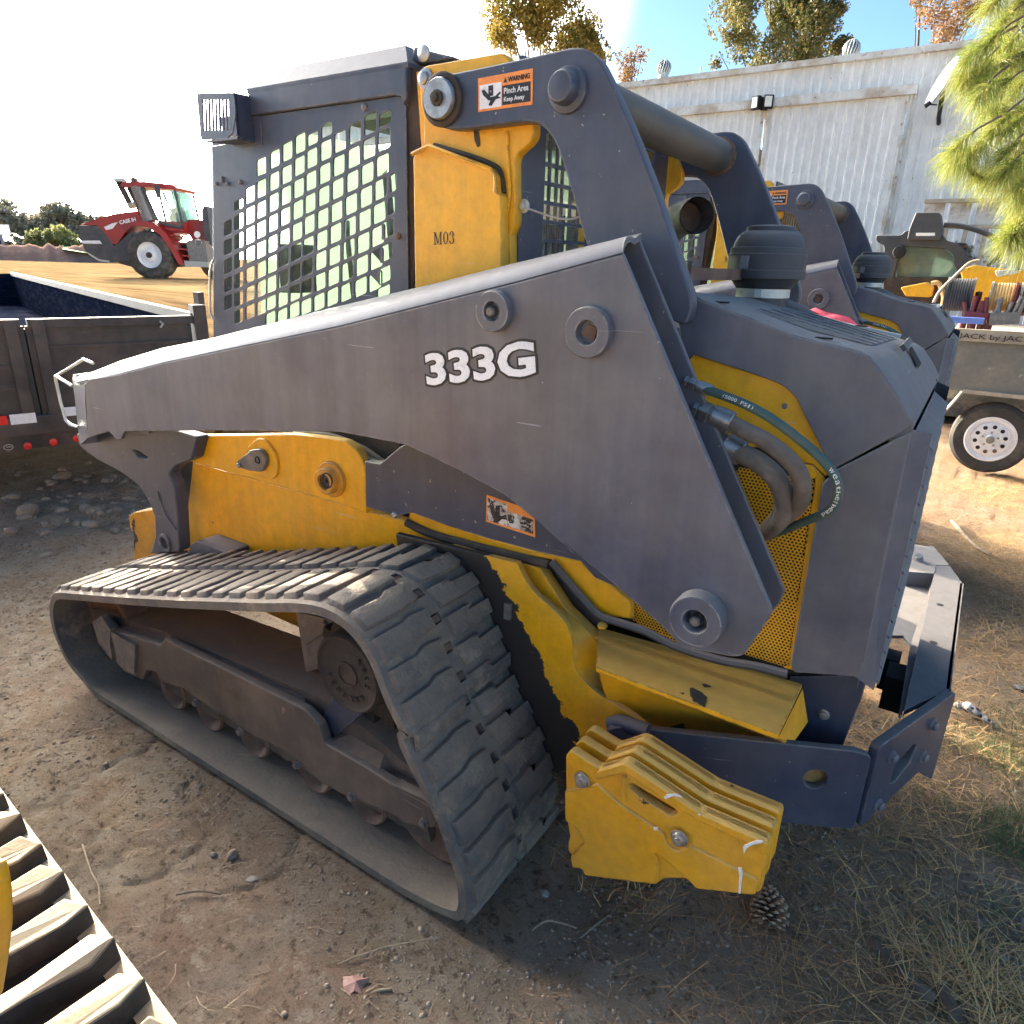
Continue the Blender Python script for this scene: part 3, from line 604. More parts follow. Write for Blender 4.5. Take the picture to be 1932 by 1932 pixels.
# upper engine side (yellow) above the groove
ua = xz(z('E', [(405, 990), (850, 1140), (1130, 1215), (1380, 1270), (1460, 1365), (1545, 1400), (1665, 1505), (1668, 1600), (1490, 1575), (1420, 1500), (1300, 1375), (1215, 1262), (1000, 1225), (560, 1110), (400, 1045)]), 1.575)
top = xz(z('E', [(1200, 1000), (400, 880)]), 1.575)
plate('engine_side_panel', [ua[0]] + [ua[6]][:0] + ua[1:], 1.575, 1.60, M['yellow'], LD)
# dark inner wall behind everything on this side
m = MB(); m.prism([(-2.55, .35), (-.80, .35), (-.72, .72), (-.25, .76), (-.30, 1.30), (-1.0, 1.32), (-1.25, 1.05), (-2.5, 1.05)], 1.625, 1.66); m.build('inner_wall', M['grime'], LD)
# recessed groove and rubber seal
g = [aty(u, v, 1.568) for u, v in z('E', [(390, 1048), (560, 1125), (1000, 1240), (1200, 1290)])]; m = MB()
m.tube(catmull(g, 5), .014, 8); m.build('groove_liner', M['grime'], LD, True)
g = [aty(u, v, 1.555) for u, v in z('E', [(1215, 1270), (1280, 1350), (1400, 1490), (1490, 1580), (1600, 1620), (1750, 1670), (1932, 1760)])+z('F', [(200, 1835), (400, 1870), (580, 1915)])]
m = MB(); m.tube(catmull(g, 5), .0115, 8); m.build('rubber_seal', M['plastic'], LD, True)
# tank box with its dusty flat top
zt = .685
n0, n1 = atz(*z1('N', 740, 1005), zt), atz(1467, 1388, zt); f0, f1 = atz(1132, 1180, zt), atz(1513, 1292, zt)
yn = (n0.y+n1.y)/2
m = MB(); xs0, xs1 = n0.x, n1.x
m.add([(xs0, yn, zt), (xs1, yn-.01, zt), (f1.x, 1.64, zt), (f0.x, 1.60, zt), (xs0, yn, zt-.012), (xs1, yn-.01, zt-.012), (f1.x, 1.64, zt-.012), (f0.x, 1.60, zt-.012)], [(0,1,2,3),(0,4,5,1),(1,5,6,2),(3,7,4,0),(4,7,6,5)])
m.build('tank_top', M['yellow'], LD)
A_, B_ = Vector((xs0+.004, yn+.004, zt-.013)), Vector((xs1-.002, yn-.004, zt-.013)); C_, D_ = Vector((xs1-.02, 1.86, .34)), Vector((xs0-.02, 1.64, .32))
m = MB(); m.add([A_, B_, C_, D_, A_+Vector((0, .02, 0)), B_+Vector((0, .02, 0)), C_+Vector((0, .02, 0)), D_+Vector((0, .02, 0))], [(0,1,2,3),(4,7,6,5),(0,4,5,1),(1,5,6,2),(2,6,7,3),(3,7,4,0)]); m.build('tank_side', M['yellow'], LD)
m = MB(); m.add([B_+Vector((.003, 0, 0)), Vector((f1.x+.003, 1.64, zt-.013)), Vector((f1.x+.02, 1.74, .52)), B_+Vector((.02, .16, -.10))], [(0, 1, 2, 3)]); m.build('tank_end', M['yellow'], LD)
for px in [(1333+0, 1215)][:0]: pass
m = MB(); c = aty(*z1('N', 770, 685), 1.55); m.lathe(c, (0, -.3, 1), [(.014, 0), (.013, .005), (0, .006)], 16); m.build('plug', M['yellow'], LD, True)
for sc_p in ([(1480, 1195), (1530, 1200), (1610, 1245), (1625, 1300), (1600, 1345), (1540, 1310), (1500, 1290), (1490, 1240)], [(1590, 1160), (1650, 1170), (1645, 1185), (1600, 1180)], [(1400, 1222), (1430, 1230), (1420, 1240)]):
    P = [atz(*q, zt+.0012) for q in z('N', sc_p)]; P = [p+Vector((random.uniform(-.003, .003), random.uniform(-.003, .003), 0)) for p in catmull(P, 3, True)]; tr = tessellate_polygon([P]); mkmesh('paint_scar', P, [tuple(t) for t in tr], M['grime'], LD)
# front bracket with the link pins
br = xz(z('U', [(40, 265), (95, 238), (420, 236), (1080, 228), (1300, 252), (1480, 280), (1570, 345), (1632, 440), (1652, 540), (1662, 872), (1480, 805), (850, 625), (250, 456), (48, 392), (34, 345)]), 1.50)
plate('link_bracket', rnd(br, .012), 1.50, 1.535, M['yellow'], LD, bevel=.004)
m = MB(); m.prism(xz(z('U', [(250, 456), (850, 625), (1480, 805), (1662, 872), (1655, 780), (1200, 640), (250, 390)]), 1.535), 1.536, 1.56); m.build('bracket_web', M['yellow'], LD)
def boss(cpx, r, y, prof, mt, parent, name='boss', n=36, axis=(0, -1, 0)):
    c = aty(*cpx, y); m = MB(); m.lathe(c, axis, [(a*r, o) for a, o in prof], n); return m.build(name, mt, parent, True), c
pad = z('U', [(690, 340), (790, 255), (850, 265), (930, 380), (950, 460), (945, 560), (905, 595), (790, 565), (700, 520)])
plate('pin_pad', rnd(xz(pad, 1.497), .02), 1.490, 1.4995, M['yellow'], LD)
kp = xz(z('U', [(612, 470), (625, 440), (740, 350), (800, 345), (845, 400), (850, 470), (820, 530), (720, 522), (640, 495)]), 1.478); kpo = plate('keeper_plate', rnd(kp, .012), 1.470, 1.489, M['greysteel'], LD)
boss(z1('U', 775, 437), .011, 1.470, [(1.3, 0), (1.3, -.0), (1, .004), (1, -.01), (0, -.01)], M['black'], kpo, 'pin_hole', 16)
boss(z1('U', 630, 480), .009, 1.470, [(1, 0), (1, .008), (.6, .012), (0, .012)], M['steel'], kpo, 'bolt', 12)
b1, c1 = boss(z1('U', 1390, 590), .060, 1.50, [(1, 0), (1, .012), (.94, .016), (0, .016)], M['yellow_worn'], LD)
b2, c2 = boss(z1('U', 1365, 600), .043, 1.487, [(1.03, 0), (1.03, .024), (.95, .028), (.62, .028), (.60, .020), (.58, .020)], M['yellow_worn'], LD)
boss(z1('U', 1345, 602), .026, 1.462, [(1, 0), (1, .004), (.85, .005), (.8, .002), (.30, .002), (.28, -.006), (0, -.006)], M['grime'], b2, 'bushing')
# black control link under the arm
lk = xz(z('E', [(150, 700), (235, 715), (350, 618), (480, 560), (900, 700), (1500, 1100), (1640, 1300), (1640, 1440), (1545, 1400), (1460, 1362), (1380, 1270), (1130, 1215), (850, 1140), (620, 1070), (420, 992), (340, 1012), (155, 962)]), 1.48)
plate('control_link', lk, 1.48, 1.515, M['dark'], LD)
m = MB(); m.prism(xz(z('E', [(60, 640), (230, 715), (230, 960), (150, 960), (140, 800)]), 1.52), 1.522, 1.54); m.build('link_end', M['dark'], LD)
boss(z1('E', 325, 1003), .011, 1.48, [(1, 0), (1, .006), (.6, .012), (0, .012)], M['steel'], LD, 'bolt', 6)
for dd in (0, .03, .06):   # hoses behind the arm
    P0 = [aty(u, v, 1.56+dd) for u, v in z('U', [(1080, 225+dd*600), (1350, 240+dd*900), (1600, 330+dd*900), (1800, 460), (1932, 560)])]; m = MB(); m.tube(catmull(P0, 5), .012, 8); m.build('hose', M['hose'], LD, True)
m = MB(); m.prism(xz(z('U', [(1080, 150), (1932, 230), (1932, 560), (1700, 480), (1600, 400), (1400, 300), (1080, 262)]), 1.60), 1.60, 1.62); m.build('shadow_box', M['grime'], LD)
# step plate above the track and the front cast arm
plate('step_pad', rnd(xz(z('U', [(285, 1175), (295, 1110), (350, 1072), (600, 1170), (600, 1230)]), 1.50), .01), 1.46, 1.56, M['dark'], LD)
# ------------------------------------------------------------ lift arm
edge_out = z('T', [(125, 560), (285, 535), (700, 455), (1300, 300)]) + z('A', [(1250, 1990)]) + z('B', [(0, 1850), (600, 1700), (1000, 1600), (1620, 1432)])
sil = z('T', [(70, 490), (330, 455), (720, 300), (1300, 125)]) + z('A', [(1200, 1932)]) + z('B', [(0, 1747), (600, 1605), (1000, 1502), (1728, 1330)])
stO = [aty(u, v+3, AO) for u, v in edge_out]; stI = [aty(u, v, AI) for u, v in sil]
outl = xz(z('T', [(235, 620), (285, 548)]), AO) + [(p.x, p.z-.002) for p in stO[2:]]
low_px = [(1293, 763), (1457, 1153), (1448, 1172), (1402, 1238), (1380, 1240), (1352, 1234)] + z('N', [(1420, 862), (1270, 705), (880, 360), (440, 0)])[0:] + z('E', [(1350, 1240), (1130, 1040), (940, 890), (700, 760), (390, 610), (200, 570)]) + [(640, 815)] + z('D', [(1220, 525), (710, 530)]) + z('T', [(765, 1250), (722, 1362), (645, 1365), (600, 1300), (555, 1262), (270, 1348)])
face = outl + xz(low_px, AO)
plate('lift_arm_plate', rnd(face, .02, 4, only=set(list(range(len(outl)+1, len(outl)+6)))), AO, AO+.014, M['arm'], LD, bevel=.003)
inner = [(p.x, p.z-.012) for p in stI[1:]] + xz(low_px, AO)[0:] 
plate('lift_arm_plate', inner, AI-.012, AI, M['arm'], LD, bevel=.003)
m = MB(); rows = []
for a, b_ in zip(stO, stI):
    ctl = Vector((a.x*.8+b_.x*.2, AO+.006, max(b_.z, a.z)+.004)); row = [a]
    for t in (.25, .5, .75): row.append(a*(1-t)**2 + ctl*2*t*(1-t) + (a.lerp(b_, .62)+Vector((0, 0, .004)))*t*t)
    row.append(a.lerp(b_, .62)+Vector((0, 0, .004))); row.append(b_); rows.append(row)
vs = []; fs = []; w_ = len(rows[0])
for r_i in rows: vs += r_i
for r_i in rows: vs += [p-Vector((0, 0, .012))*1 + Vector((0, .004, 0)) for p in r_i]
nr = len(rows)
for i in range(nr-1):
    for j in range(w_-1):
        a = i*w_+j; fs.append((a, a+1, a+1+w_, a+w_)); b0 = nr*w_; fs.append((b0+a, b0+a+w_, b0+a+1+w_, b0+a+1))
for j in range(w_-1): fs.append(((nr-1)*w_+j, (nr-1)*w_+j+1, nr*w_+(nr-1)*w_+j+1, nr*w_+(nr-1)*w_+j))
for i in range(nr-1): fs.append((i*w_+w_-1, nr*w_+i*w_+w_-1, nr*w_+(i+1)*w_+w_-1, (i+1)*w_+w_-1))
mkmesh('arm_top', vs, fs, M['arm'], LD, True)
# rounded front end of the arm
fr = [aty(u, v, AO) for u, v in z('T', [(125, 555), (235, 600)])]
fcol_out = [aty(u, v, AO+.002) for u, v in z('T', [(285, 540), (232, 640), (240, 900), (262, 1200), (275, 1348)])]
fcol_in = [aty(u, v, AO+.05) for u, v in z('T', [(70, 495), (62, 560), (95, 800), (135, 1180), (165, 1440)])]
fcol_mid = [aty(u, v, AO+.02) for u, v in z('T', [(150, 512), (130, 580), (165, 850), (200, 1190), (215, 1400)])]
fcol_b = [p+Vector((.02, .08, 0)) for p in fcol_in]; n = 5
mkmesh('arm_nose', fcol_out+fcol_mid+fcol_in+fcol_b, [(k*n+i, k*n+i+1, (k+1)*n+i+1, (k+1)*n+i) for k in range(3) for i in range(n-1)], M['arm'], LD, True)
# cast leg down to the coupler pin
leg = xz(z('D', [(455, 600), (440, 540), (600, 520), (1000, 520), (1130, 560), (1095, 690), (1010, 720), (965, 770), (1000, 850), (1015, 1000), (1028, 1215), (860, 1225), (890, 1130), (886, 1010), (850, 920), (800, 840), (700, 765), (560, 690), (470, 625)]), AI)
plate('coupler_leg', rnd(leg, .015), AI-.004, AI+.05, M['dark'], LD, holes=[xz(z('T', [(885, 1510), (970, 1525), (1100, 1610), (1080, 1620), (960, 1600)]), AI)], bevel=.006)
ring, rc = boss(z1('D', 945, 1165), .030, AI-.004, [(1.35, 0), (1.3, .008), (1, .010), (.9, .006), (.85, -.03), (0, -.03)], M['dark'], LD, 'pin_ring')
boss(z1('D', 945, 1165), .026, AI-.006, [(1, 0), (0, .0005)], M['black'], ring, 'pin_hole')
p = [aty(*q, AI-.006) for q in z('D', [(900, 870), (935, 990), (1005, 1090)])]; m = MB(); m.tube(catmull(p, 5), .004, 6); m.build('cast_rib', M['dark'], LD, True)
m = MB(); m.prism(xz(z('D', [(700, 540), (1240, 510), (1100, 700), (1050, 1210), (1000, 1210), (960, 800)]), 1.56), 1.56, 1.60); m.build('cross_member', M['grime'], LD)
# yellow coupler block in front (far leg's foot)
yb = xz(z('D', [(735, 1010), (760, 992), (860, 975), (900, 990), (900, 1290), (765, 1290), (758, 1110), (738, 1075)]), 1.75)
plate('coupler_block', rnd(yb, .01), 1.75, 1.95, M['yellow_worn'], LD, bevel=.006)
# grab guard at the nose
for y_, pp in ((AO+.03, [(412, 270), (318, 212), (318, 235), (345, 360), (375, 465), (400, 490), (445, 505)]), (AO+.10, [(530, 140), (475, 118), (400, 165), (315, 215)])):
    m = MB(); m.tube([aty(*q, y_) for q in z('D', pp)], .0065, 8); m.build('guard_rod', M['galv'], LD, True)
# bosses on the arm
for px, ex, hole, prot, name in ((z1('B', 903, 1775), z1('B', 903, 1655), .47, .022, 'upper'), (z1('B', 1438, 1895), z1('B', 1438, 1745), .46, .020, 'rear'), (z1('N', 1575, 590), z1('N', 1575, 385), .44, .042, 'low')):
    r = rad(*px, *ex, AO); bo, c = boss(px, r, AO, [(1.0, 0), (1.0, prot*.8), (.955, prot), (hole+.03, prot), (hole, prot-.003), (hole, .006-.03), (0, -.02)], M['arm'], LD, 'pin_boss', 44)
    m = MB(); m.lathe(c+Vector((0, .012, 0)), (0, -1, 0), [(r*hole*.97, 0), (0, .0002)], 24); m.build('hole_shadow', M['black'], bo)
    if name != 'rear': boss(px, .012, AO+.012, [(1.6, 0), (1.6, .01), (1, .011), (1, prot*.7+.012), (.7, prot*.7+.016), (0, prot*.7+.016)], M['greysteel'], bo, 'pin_bolt', 12)
    else: m = MB(); m.prism([(c.x-.02, c.z-.006), (c.x+.01, c.z-.02), (c.x+.016, c.z+.01), (c.x-.004, c.z+.016)], AO-.004, AO+.0); m.build('grease_dirt', M['rust'], bo)
# lettering on the arm
LB, RB, LT = aty(807, 728, AO), aty(1012, 708, AO), aty(801, 668, AO)
e1 = (RB-LB).normalized(); e2 = (LT-LB).normalized()
text('decal_outline', '333G', M['ink'], LD, LB-e1*.006-e2*.006, RB+e1*.006-e2*.006, LT-e1*.006+e2*.006, off=.075, th=.0008, lift=.0004)  # dark printed outline behind the numerals
text('model_lettering', '333G', M['decalwhite'], LD, LB, RB, LT, off=.035, th=.0012, lift=.0010)
# ------------------------------------------------------------ rear link plate (both sides), pins, cross tube
lo = z('B', [(500, 480), (575, 432), (860, 375), (1330, 270), (1400, 273), (1440, 295), (1490, 345), (1590, 545), (1700, 800), (1800, 1060), (1870, 1270), (2011, 1681), (2015, 1760), (1990, 1840), (1953, 1851), (1840, 1800), (1500, 1600), (1408, 1385), (1340, 1130), (1270, 900), (1225, 790), (1180, 735), (1140, 705), (1100, 697), (1040, 695), (720, 737), (610, 737), (545, 705), (500, 650), (484, 560)])
lox = rnd(xz(lo, LK), .03)
for s in (0, 1):
    y0, y1 = (LK, LKb) if not s else (mir(LKb), mir(LK))
    plate('rear_link', lox, y0, y1, M['dark'] if not s else M['dark'], LD, bevel=.004)
pc = aty(*z1('B', 1300, 505), LK)
m = MB(); m.tube([Vector((pc.x, LKb-.004, pc.z)), Vector((pc.x, mir(LKb)+.004, pc.z))], .052, 28); m.build('cross_tube', mat('tube_paint', (.055, .055, .055), (.085, .08, .065), rough=.5, scale=4, bump=.08, dust=DUST, dustamt=.3), LD, True)
m = MB()
for k in range(40):
    a = 2*math.pi*k/40; q = Vector((pc.x+math.cos(a)*.055, mir(LKb)-.004, pc.z+math.sin(a)*.055)); m.box(q, (.011, .012, .009), Matrix.Rotation(-a+random.uniform(-.4, .4), 3, 'Y'))
m.build('weld_bead', M['rust'], LD)
bo, c = boss(z1('B', 1315, 515), .048, LK, [(1, 0), (.96, .010), (.72, .014), (.70, .014), (.70, .036), (.60, .044), (.5, .045), (0, .045)], M['dark'], LD, 'pin_boss', 40)
bo, c = boss(z1('B', 600, 572), .060, LK, [(1, 0), (1, .010), (.93, .013), (.80, .013), (.80, .020)], M['grime'], LD, 'pivot_ring', 40)
boss(z1('B', 580, 565), .044, LK-.020, [(1.02, 0), (1.02, .010), (.97, .013), (.42, .013), (.40, .008), (0, .008)], M['steel'], bo, 'washer', 40)
boss(z1('B', 572, 562), .014, LK-.028, [(1.3, 0), (1.3, .012), (.8, .013), (.8, .022), (0, .023)], M['grime'], bo, 'nut', 6)
# warning sign on the link
def warning(C4, y, parent, worn=False, lines=True):
    a, b_, c_, d = [aty(*q, y) for q in C4]        # TL TR BR BL
    def at2(s, t): return a.lerp(b_, s).lerp(d.lerp(c_, s), t)
    N_ = Vector((0, -1, 0))
    def quad(name, s0, t0, s1, t1, mt, lift, par):
        q = [at2(s0, t0), at2(s1, t0), at2(s1, t1), at2(s0, t1)]; return mkmesh(name, [p+N_*lift for p in q]+[p+N_*(lift-.0006) for p in q], [(0,1,2,3),(4,7,6,5),(0,4,5,1),(1,5,6,2),(2,6,7,3),(3,7,4,0)], mt, par)
    wt = M['decalworn'] if worn else M['decalwhite']
    root = quad('warning_sign', 0, 0, 1, 1, M['orange'], .0010, parent)
    quad('picture_field', .03, .22 if not worn else .1, .44, .93, wt, .0014, root)
    quad('text_field', .455, .34, .965, .90, wt if worn else M['ink'], .0014, root)
    def poly(pts, mt=M['ink']):
        P = [at2(s, t)+N_*.0019 for s, t in pts]; tr = tessellate_polygon([[Vector((s, t, 0)) for s, t in pts]]); mkmesh('pictogram', P, [tuple(t) for t in tr], mt, root)
    poly([(.07, .38), (.12, .36), (.25, .62), (.27, .72), (.20, .70), (.10, .52)])
    poly([(.20, .27), (.29, .27), (.29, .58), (.20, .58)]); poly([(.225, .42), (.265, .42), (.245, .50)], wt)
    poly([(.22, .62), (.33, .60), (.42, .48), (.43, .55), (.38, .62), (.44, .68), (.34, .70), (.26, .88), (.20, .84), (.24, .70)])
    if not worn:
        def tx(body, s0, t0, s1, t1, mt, off=.02):
            text('sign_text', body, mt, root, at2(s0, t1), at2(s1, t1), at2(s0, t0), off=off, th=.0004, lift=.0018)
        poly([(.48, .26), (.545, .26), (.512, .10)]); tx('WARNING', .56, .11, .95, .26, M['ink'], .03)
        tx('Pinch Area', .49, .41, .93, .585, M['white'], .015); tx('Keep Away', .49, .67, .86, .85, M['white'], .015)
    else:
        for k in range(9):
            s = random.uniform(.46, .85); t = random.uniform(.4, .8); poly([(s, t), (s+random.uniform(.05, .12), t+.02), (s+.09, t+.06), (s+.01, t+.08)])
    return root
warning(z('B', [(797, 448), (1110, 390), (1107, 597), (797, 640)]), LK, LD)
warning(z('E', [(845, 890), (1120, 985), (1122, 1133), (842, 1043)]), 1.48, LD, True)
# ------------------------------------------------------------ yellow tower (both sides)
tw = xz(z('B', [(455, 400), (490, 373), (930, 298), (965, 325), (1110, 690), (1112, 770), (1082, 820), (1012, 880), (1000, 920), (1005, 1240), (1000, 1290), (976, 1330), (978, 1700), (520, 1700), (470, 1600), (478, 900), (485, 660), (467, 600)]), 1.565)
twr = rnd(tw, .012)
for s in (0, 1):
    y0, y1 = (1.568, 1.60) if not s else (mir(1.60), mir(1.568)); plate('tower', twr, y0, y1, M['yellow'], LD, bevel=.003)
m = MB(); t2 = xz(z('B', [(470, 420), (900, 345), (980, 700), (985, 1700), (600, 1700), (500, 900)]), 1.62)
m.prism(t2, 1.602, 1.70); m.build('tower_box', M['yellow'], LD)
ex = xz(z('B', [(470, 400), (640, 345), (920, 295), (965, 330), (900, 400)]), 1.62)
# far tower core
m = MB(); m.prism(t2, mir(1.70), mir(1.602)); m.build('tower_box', M['yellow'], LD)
p = [aty(*q, 1.562) for q in z('B', [(960, 750), (965, 900), (975, 1100), (955, 1250)])]
m = MB(); m.tube(catmull(p, 4), .004, 6); m.tube([aty(*q, 1.562) for q in z('B', [(955, 1280), (958, 1490)])], .003, 6); m.build('weld_seam', M['yellow'], LD, True)
cov = xz(z('B', [(425, 885), (515, 838), (860, 968), (888, 1000), (892, 1095), (925, 1112), (930, 1700), (437, 1700)]), 1.53)
plate('tower_cover', rnd(cov, .012), 1.53, 1.566, M['yellow'], LD, bevel=.003)
fl = [aty(*q, 1.522) for q in z('B', [(418, 880), (515, 832), (868, 965), (895, 1005), (895, 1095)])]; m = MB()
m.tube(fl, .0055, 6); m.build('cover_lip', M['yellow'], LD, True)
fl = [aty(*q, 1.563) for q in z('B', [(545, 828), (720, 880), (870, 935), (925, 985), (945, 1100)])]; m = MB(); m.tube(catmull(fl, 4), .006, 8); m.build('cover_gasket', M['grime'], LD, True)
boss(z1('B', 500, 450), .018, 1.568, [(1.3, 0), (1.3, .006), (.85, .007), (.8, .016), (.5, .018), (0, .018)], M['steel'], LD, 'tower_bolt', 20)
plate('paint_scar', rnd(xz(z('B', [(770, 745), (800, 750), (808, 830), (792, 842), (775, 800)]), 1.567), .003), 1.5665, 1.568, M['grime'], LD, bevel=0)
# M03 painted number, seriffed
def serif(x0, y0, w_, h, ch):
    q = []
    def r4(a, b_, c_, d): q.append([(a, b_), (c_, b_), (c_, d), (a, d)])
    if ch == 'M':
        r4(.10, 0, .22, 1); r4(.78, 0, .92, 1); r4(0, 0, .34, .06); r4(.66, 0, 1, .06); r4(0, .94, .24, 1); r4(.78, .94, 1, 1)
        q.append([(.10, 1), (.26, 1), (.54, .18), (.47, .05)]); q.append([(.47, .05), (.54, .05), (.86, 1), (.78, 1)])
    else:
        segs = []
        if ch == '0': arcs = [(.5, .5, .5, .5, 0, 360)]
        else: arcs = [(.42, .74, .40, .26, 200, -60), (.42, .27, .48, .27, 75, -175)]
        for cx, cy, rx, ry, a0, a1 in arcs:
            N_ = 18
            for i in range(N_):
                a, b_ = R(a0+(a1-a0)*i/N_), R(a0+(a1-a0)*(i+1)/N_)
                t = lambda an: .10+.16*abs(math.cos(an))
                q.append([(cx+rx*math.cos(a), cy+ry*math.sin(a)), (cx+rx*math.cos(b_), cy+ry*math.sin(b_)), (cx+(rx-t(b_))*math.cos(b_), cy+(ry-.07)*math.sin(b_)), (cx+(rx-t(a))*math.cos(a), cy+(ry-.07)*math.sin(a))])
    return [[(x0+a*w_, y0+b_*h) for a, b_ in s] for s in q]
a, b_, d = aty(*z1('B', 543, 1397), 1.53), aty(*z1('B', 665, 1391), 1.53), aty(*z1('B', 543, 1325), 1.53)
m = MB()
for s in serif(0, 0, .40, 1, 'M') + serif(.45, 0, .24, 1, '0') + serif(.74, 0, .25, 1, '3'):
    P = [a+(b_-a)*u+(d-a)*v+Vector((0, -.0012, 0)) for u, v in s]; m.add(P, [(0, 1, 2, 3)])
m.build('painted_number', M['ink'], LD)
# ------------------------------------------------------------ cab
CY = BY
cabL = z('A', [(1440, 668)]) + z('B', [(335, 550), (372, 558), (384, 600), (388, 1000), (398, 1700)])
front = z('A', [(1205, 835), (1212, 1000), (1214, 1300), (1216, 1932)])
outl = xz(cabL, CY) + xz([(785, 720), (410, 720)], CY) + xz(front[::-1], CY) + xz(z('A', [(1400, 800), (1440, 720)]), CY)
cols = {  # measured window centres (zoom Y): column -> list of (cx, cy, half h)
 213: [(1148, 72), (1312, 74), (1478, 73), (1638, 70), (1792, 68)], 305: [(950, 46), (1095, 74), (1262, 74), (1432, 74), (1602, 74), (1760, 70), (1912, 66)],
 403: [(862, 76), (1040, 80), (1212, 78), (1380, 74), (1552, 74), (1716, 70), (1872, 66)], 500: [(618, 82), (808, 84), (990, 80), (1160, 80), (1335, 78), (1508, 76), (1672, 74), (1836, 66)],
 602: [(552, 84), (745, 84), (928, 84), (1105, 80), (1286, 80), (1462, 80), (1635, 76), (1796, 64), (1932, 60)], 706: [(488, 88), (687, 84), (868, 86), (1050, 82), (1234, 82), (1408, 80), (1586, 78), (1760, 74), (1905, 60)],
 812: [(418, 92), (612, 88), (806, 88), (992, 86), (1180, 82), (1358, 80), (1534, 80), (1708, 76), (1860, 70)], 915: [(378, 58), (545, 90), (742, 88), (936, 88), (1118, 86), (1306, 84), (1486, 80), (1662, 78), (1830, 70)],
 1030: [(302, 62), (476, 94), (678, 92), (872, 88), (1066, 88), (1254, 86), (1430, 84), (1616, 80), (1790, 76)], 1146: [(402, 96), (608, 94), (810, 92), (1008, 90), (1196, 88), (1388, 86), (1568, 84), (1746, 80)],
 1268: [(328, 96), (538, 96), (744, 94), (944, 92), (1142, 90), (1332, 88), (1522, 86), (1704, 82)], 1392: [(246, 100), (460, 98), (676, 96), (880, 94), (1080, 92), (1278, 90), (1474, 88), (1660, 84)],
 1515: [(204, 64), (386, 100), (604, 98), (812, 96), (1018, 94), (1218, 92), (1420, 90), (1612, 86)], 1614: [(756, 90), (960, 86)], 1598: [(1158, 90), (1362, 86), (1554, 84), (1700, 50)]}
holes = []
for cx, lst in cols.items():
    hw = {213: 34, 305: 37, 403: 38, 1614: 28}.get(cx, 38 + (cx-400)*.0135)
    for k, (cy, hh) in enumerate(lst):
        sh = -.46 if cx < 1600 else -.46; x0 = cx - (cy-1100)*(.012+ (cx-213)*.00004) if cx > 600 else cx
        t = hh*.86; q = [(x0-hw, cy-t-sh*-hw*.0 + (-sh)*hw), (x0+hw, cy-t+sh*hw), (x0+hw, cy+t+sh*hw), (x0-hw, cy+t-sh*hw)]
        holes.append(rnd(xz(z('Y', q), CY), .007, 2))
plate('cab_side_mesh', outl, CY, CY+.006, M['dark'], LD, holes=holes, bevel=.0015)
x_front = aty(397, 274, CY).x; x_rear = aty(783, 300, CY).x; zr = aty(770, 180, CY).z
zroof = 2.06; zf = .95
P_ = lambda u, v, y=CY: aty(u, v, y)
# pillars and header
hd = xz(z('A', [(1430, 520), (1932, 430)]) + z('B', [(0, 430), (355, 366), (400, 366), (404, 565), (384, 600), (372, 558), (335, 548)]) + z('A', [(1440, 664)]), CY)
plate('cab_header', hd, CY-.012, CY+.03, M['dark'], LD, bevel=.004)
m = MB(); m.prism(xz([(404, 270), (428, 268), (432, 720), (408, 720)], CY+.02), CY+.012, CY+.07); m.prism(xz([(755, 215), (778, 215), (786, 720), (760, 720)], CY+.02), CY+.012, CY+.07)
m.prism(xz([(420, 222), (770, 170), (772, 205), (425, 260)], CY+.02), CY+.012, CY+.07); m.build('door_frame', M['dark'], LD)
plate('rear_pillar', xz(z('B', [(384, 575), (402, 370), (470, 400), (478, 640), (430, 1700), (396, 1700)]), CY+.012), CY+.008, CY+.10, M['grime'], LD)
# far side: frame with bars only at the rear half
m = MB(); yf = mir(CY)
for x0, x1, z0, z1_ in ((x_front, x_front+.06, zf, zr), (x_rear-.02, x_rear+.05, zf, zr), (x_front, x_rear, zr-.0, zr+.10), (x_front, x_rear, zf-.3, zf+.0)): m.box(((x0+x1)/2, yf-.03, (z0+z1_)/2), (x1-x0, .06, z1_-z0))
m.build('cab_far_side', M['dark'], LD)
# roof
ro = [P_(*q) for q in z('A', [(1425, 516)]) + z('B', [(410, 352)])]; zlow = (ro[0].z+ro[1].z)/2
rx0, rx1 = ro[0].x, ro[1].x; ty0 = CY+.045; tf = aty(*z1('A', 1470, 435), ty0); tb = aty(*z1('B', 380, 235), ty0); ztop = (tf.z+tb.z)/2
m = MB(); yn_, yf_ = CY-.012, mir(CY)+.012
m.add([(rx0, yn_, zlow), (rx1, yn_, zlow), (rx1, yf_, zlow), (rx0, yf_, zlow), (tf.x, ty0, ztop), (tb.x, ty0, ztop), (tb.x, mir(ty0), ztop), (tf.x, mir(ty0), ztop), (rx0, yn_, zlow-.012), (rx1, yn_, zlow-.012), (rx1, yf_, zlow-.012), (rx0, yf_, zlow-.012)],
 [(0,1,5,4),(1,2,6,5),(2,3,7,6),(3,0,4,7),(4,5,6,7),(8,9,1,0),(9,10,2,1),(10,11,3,2),(11,8,0,3),(8,11,10,9)]); ro_ = m.build('cab_roof', M['dark'], LD)
bb = xz(z('B', [(425, 262), (560, 300), (655, 322), (650, 336), (480, 362), (420, 350)]), CY+.03); plate('roof_rear', rnd(bb, .01), CY+.03, mir(CY)-.03, M['dark'], LD, bevel=.004)
boss(z1('B', 488, 305), .020, CY+.028, [(1, 0), (1, .004), (.7, .008), (0, .009)], M['galv'], LD, 'roof_bolt', 20)
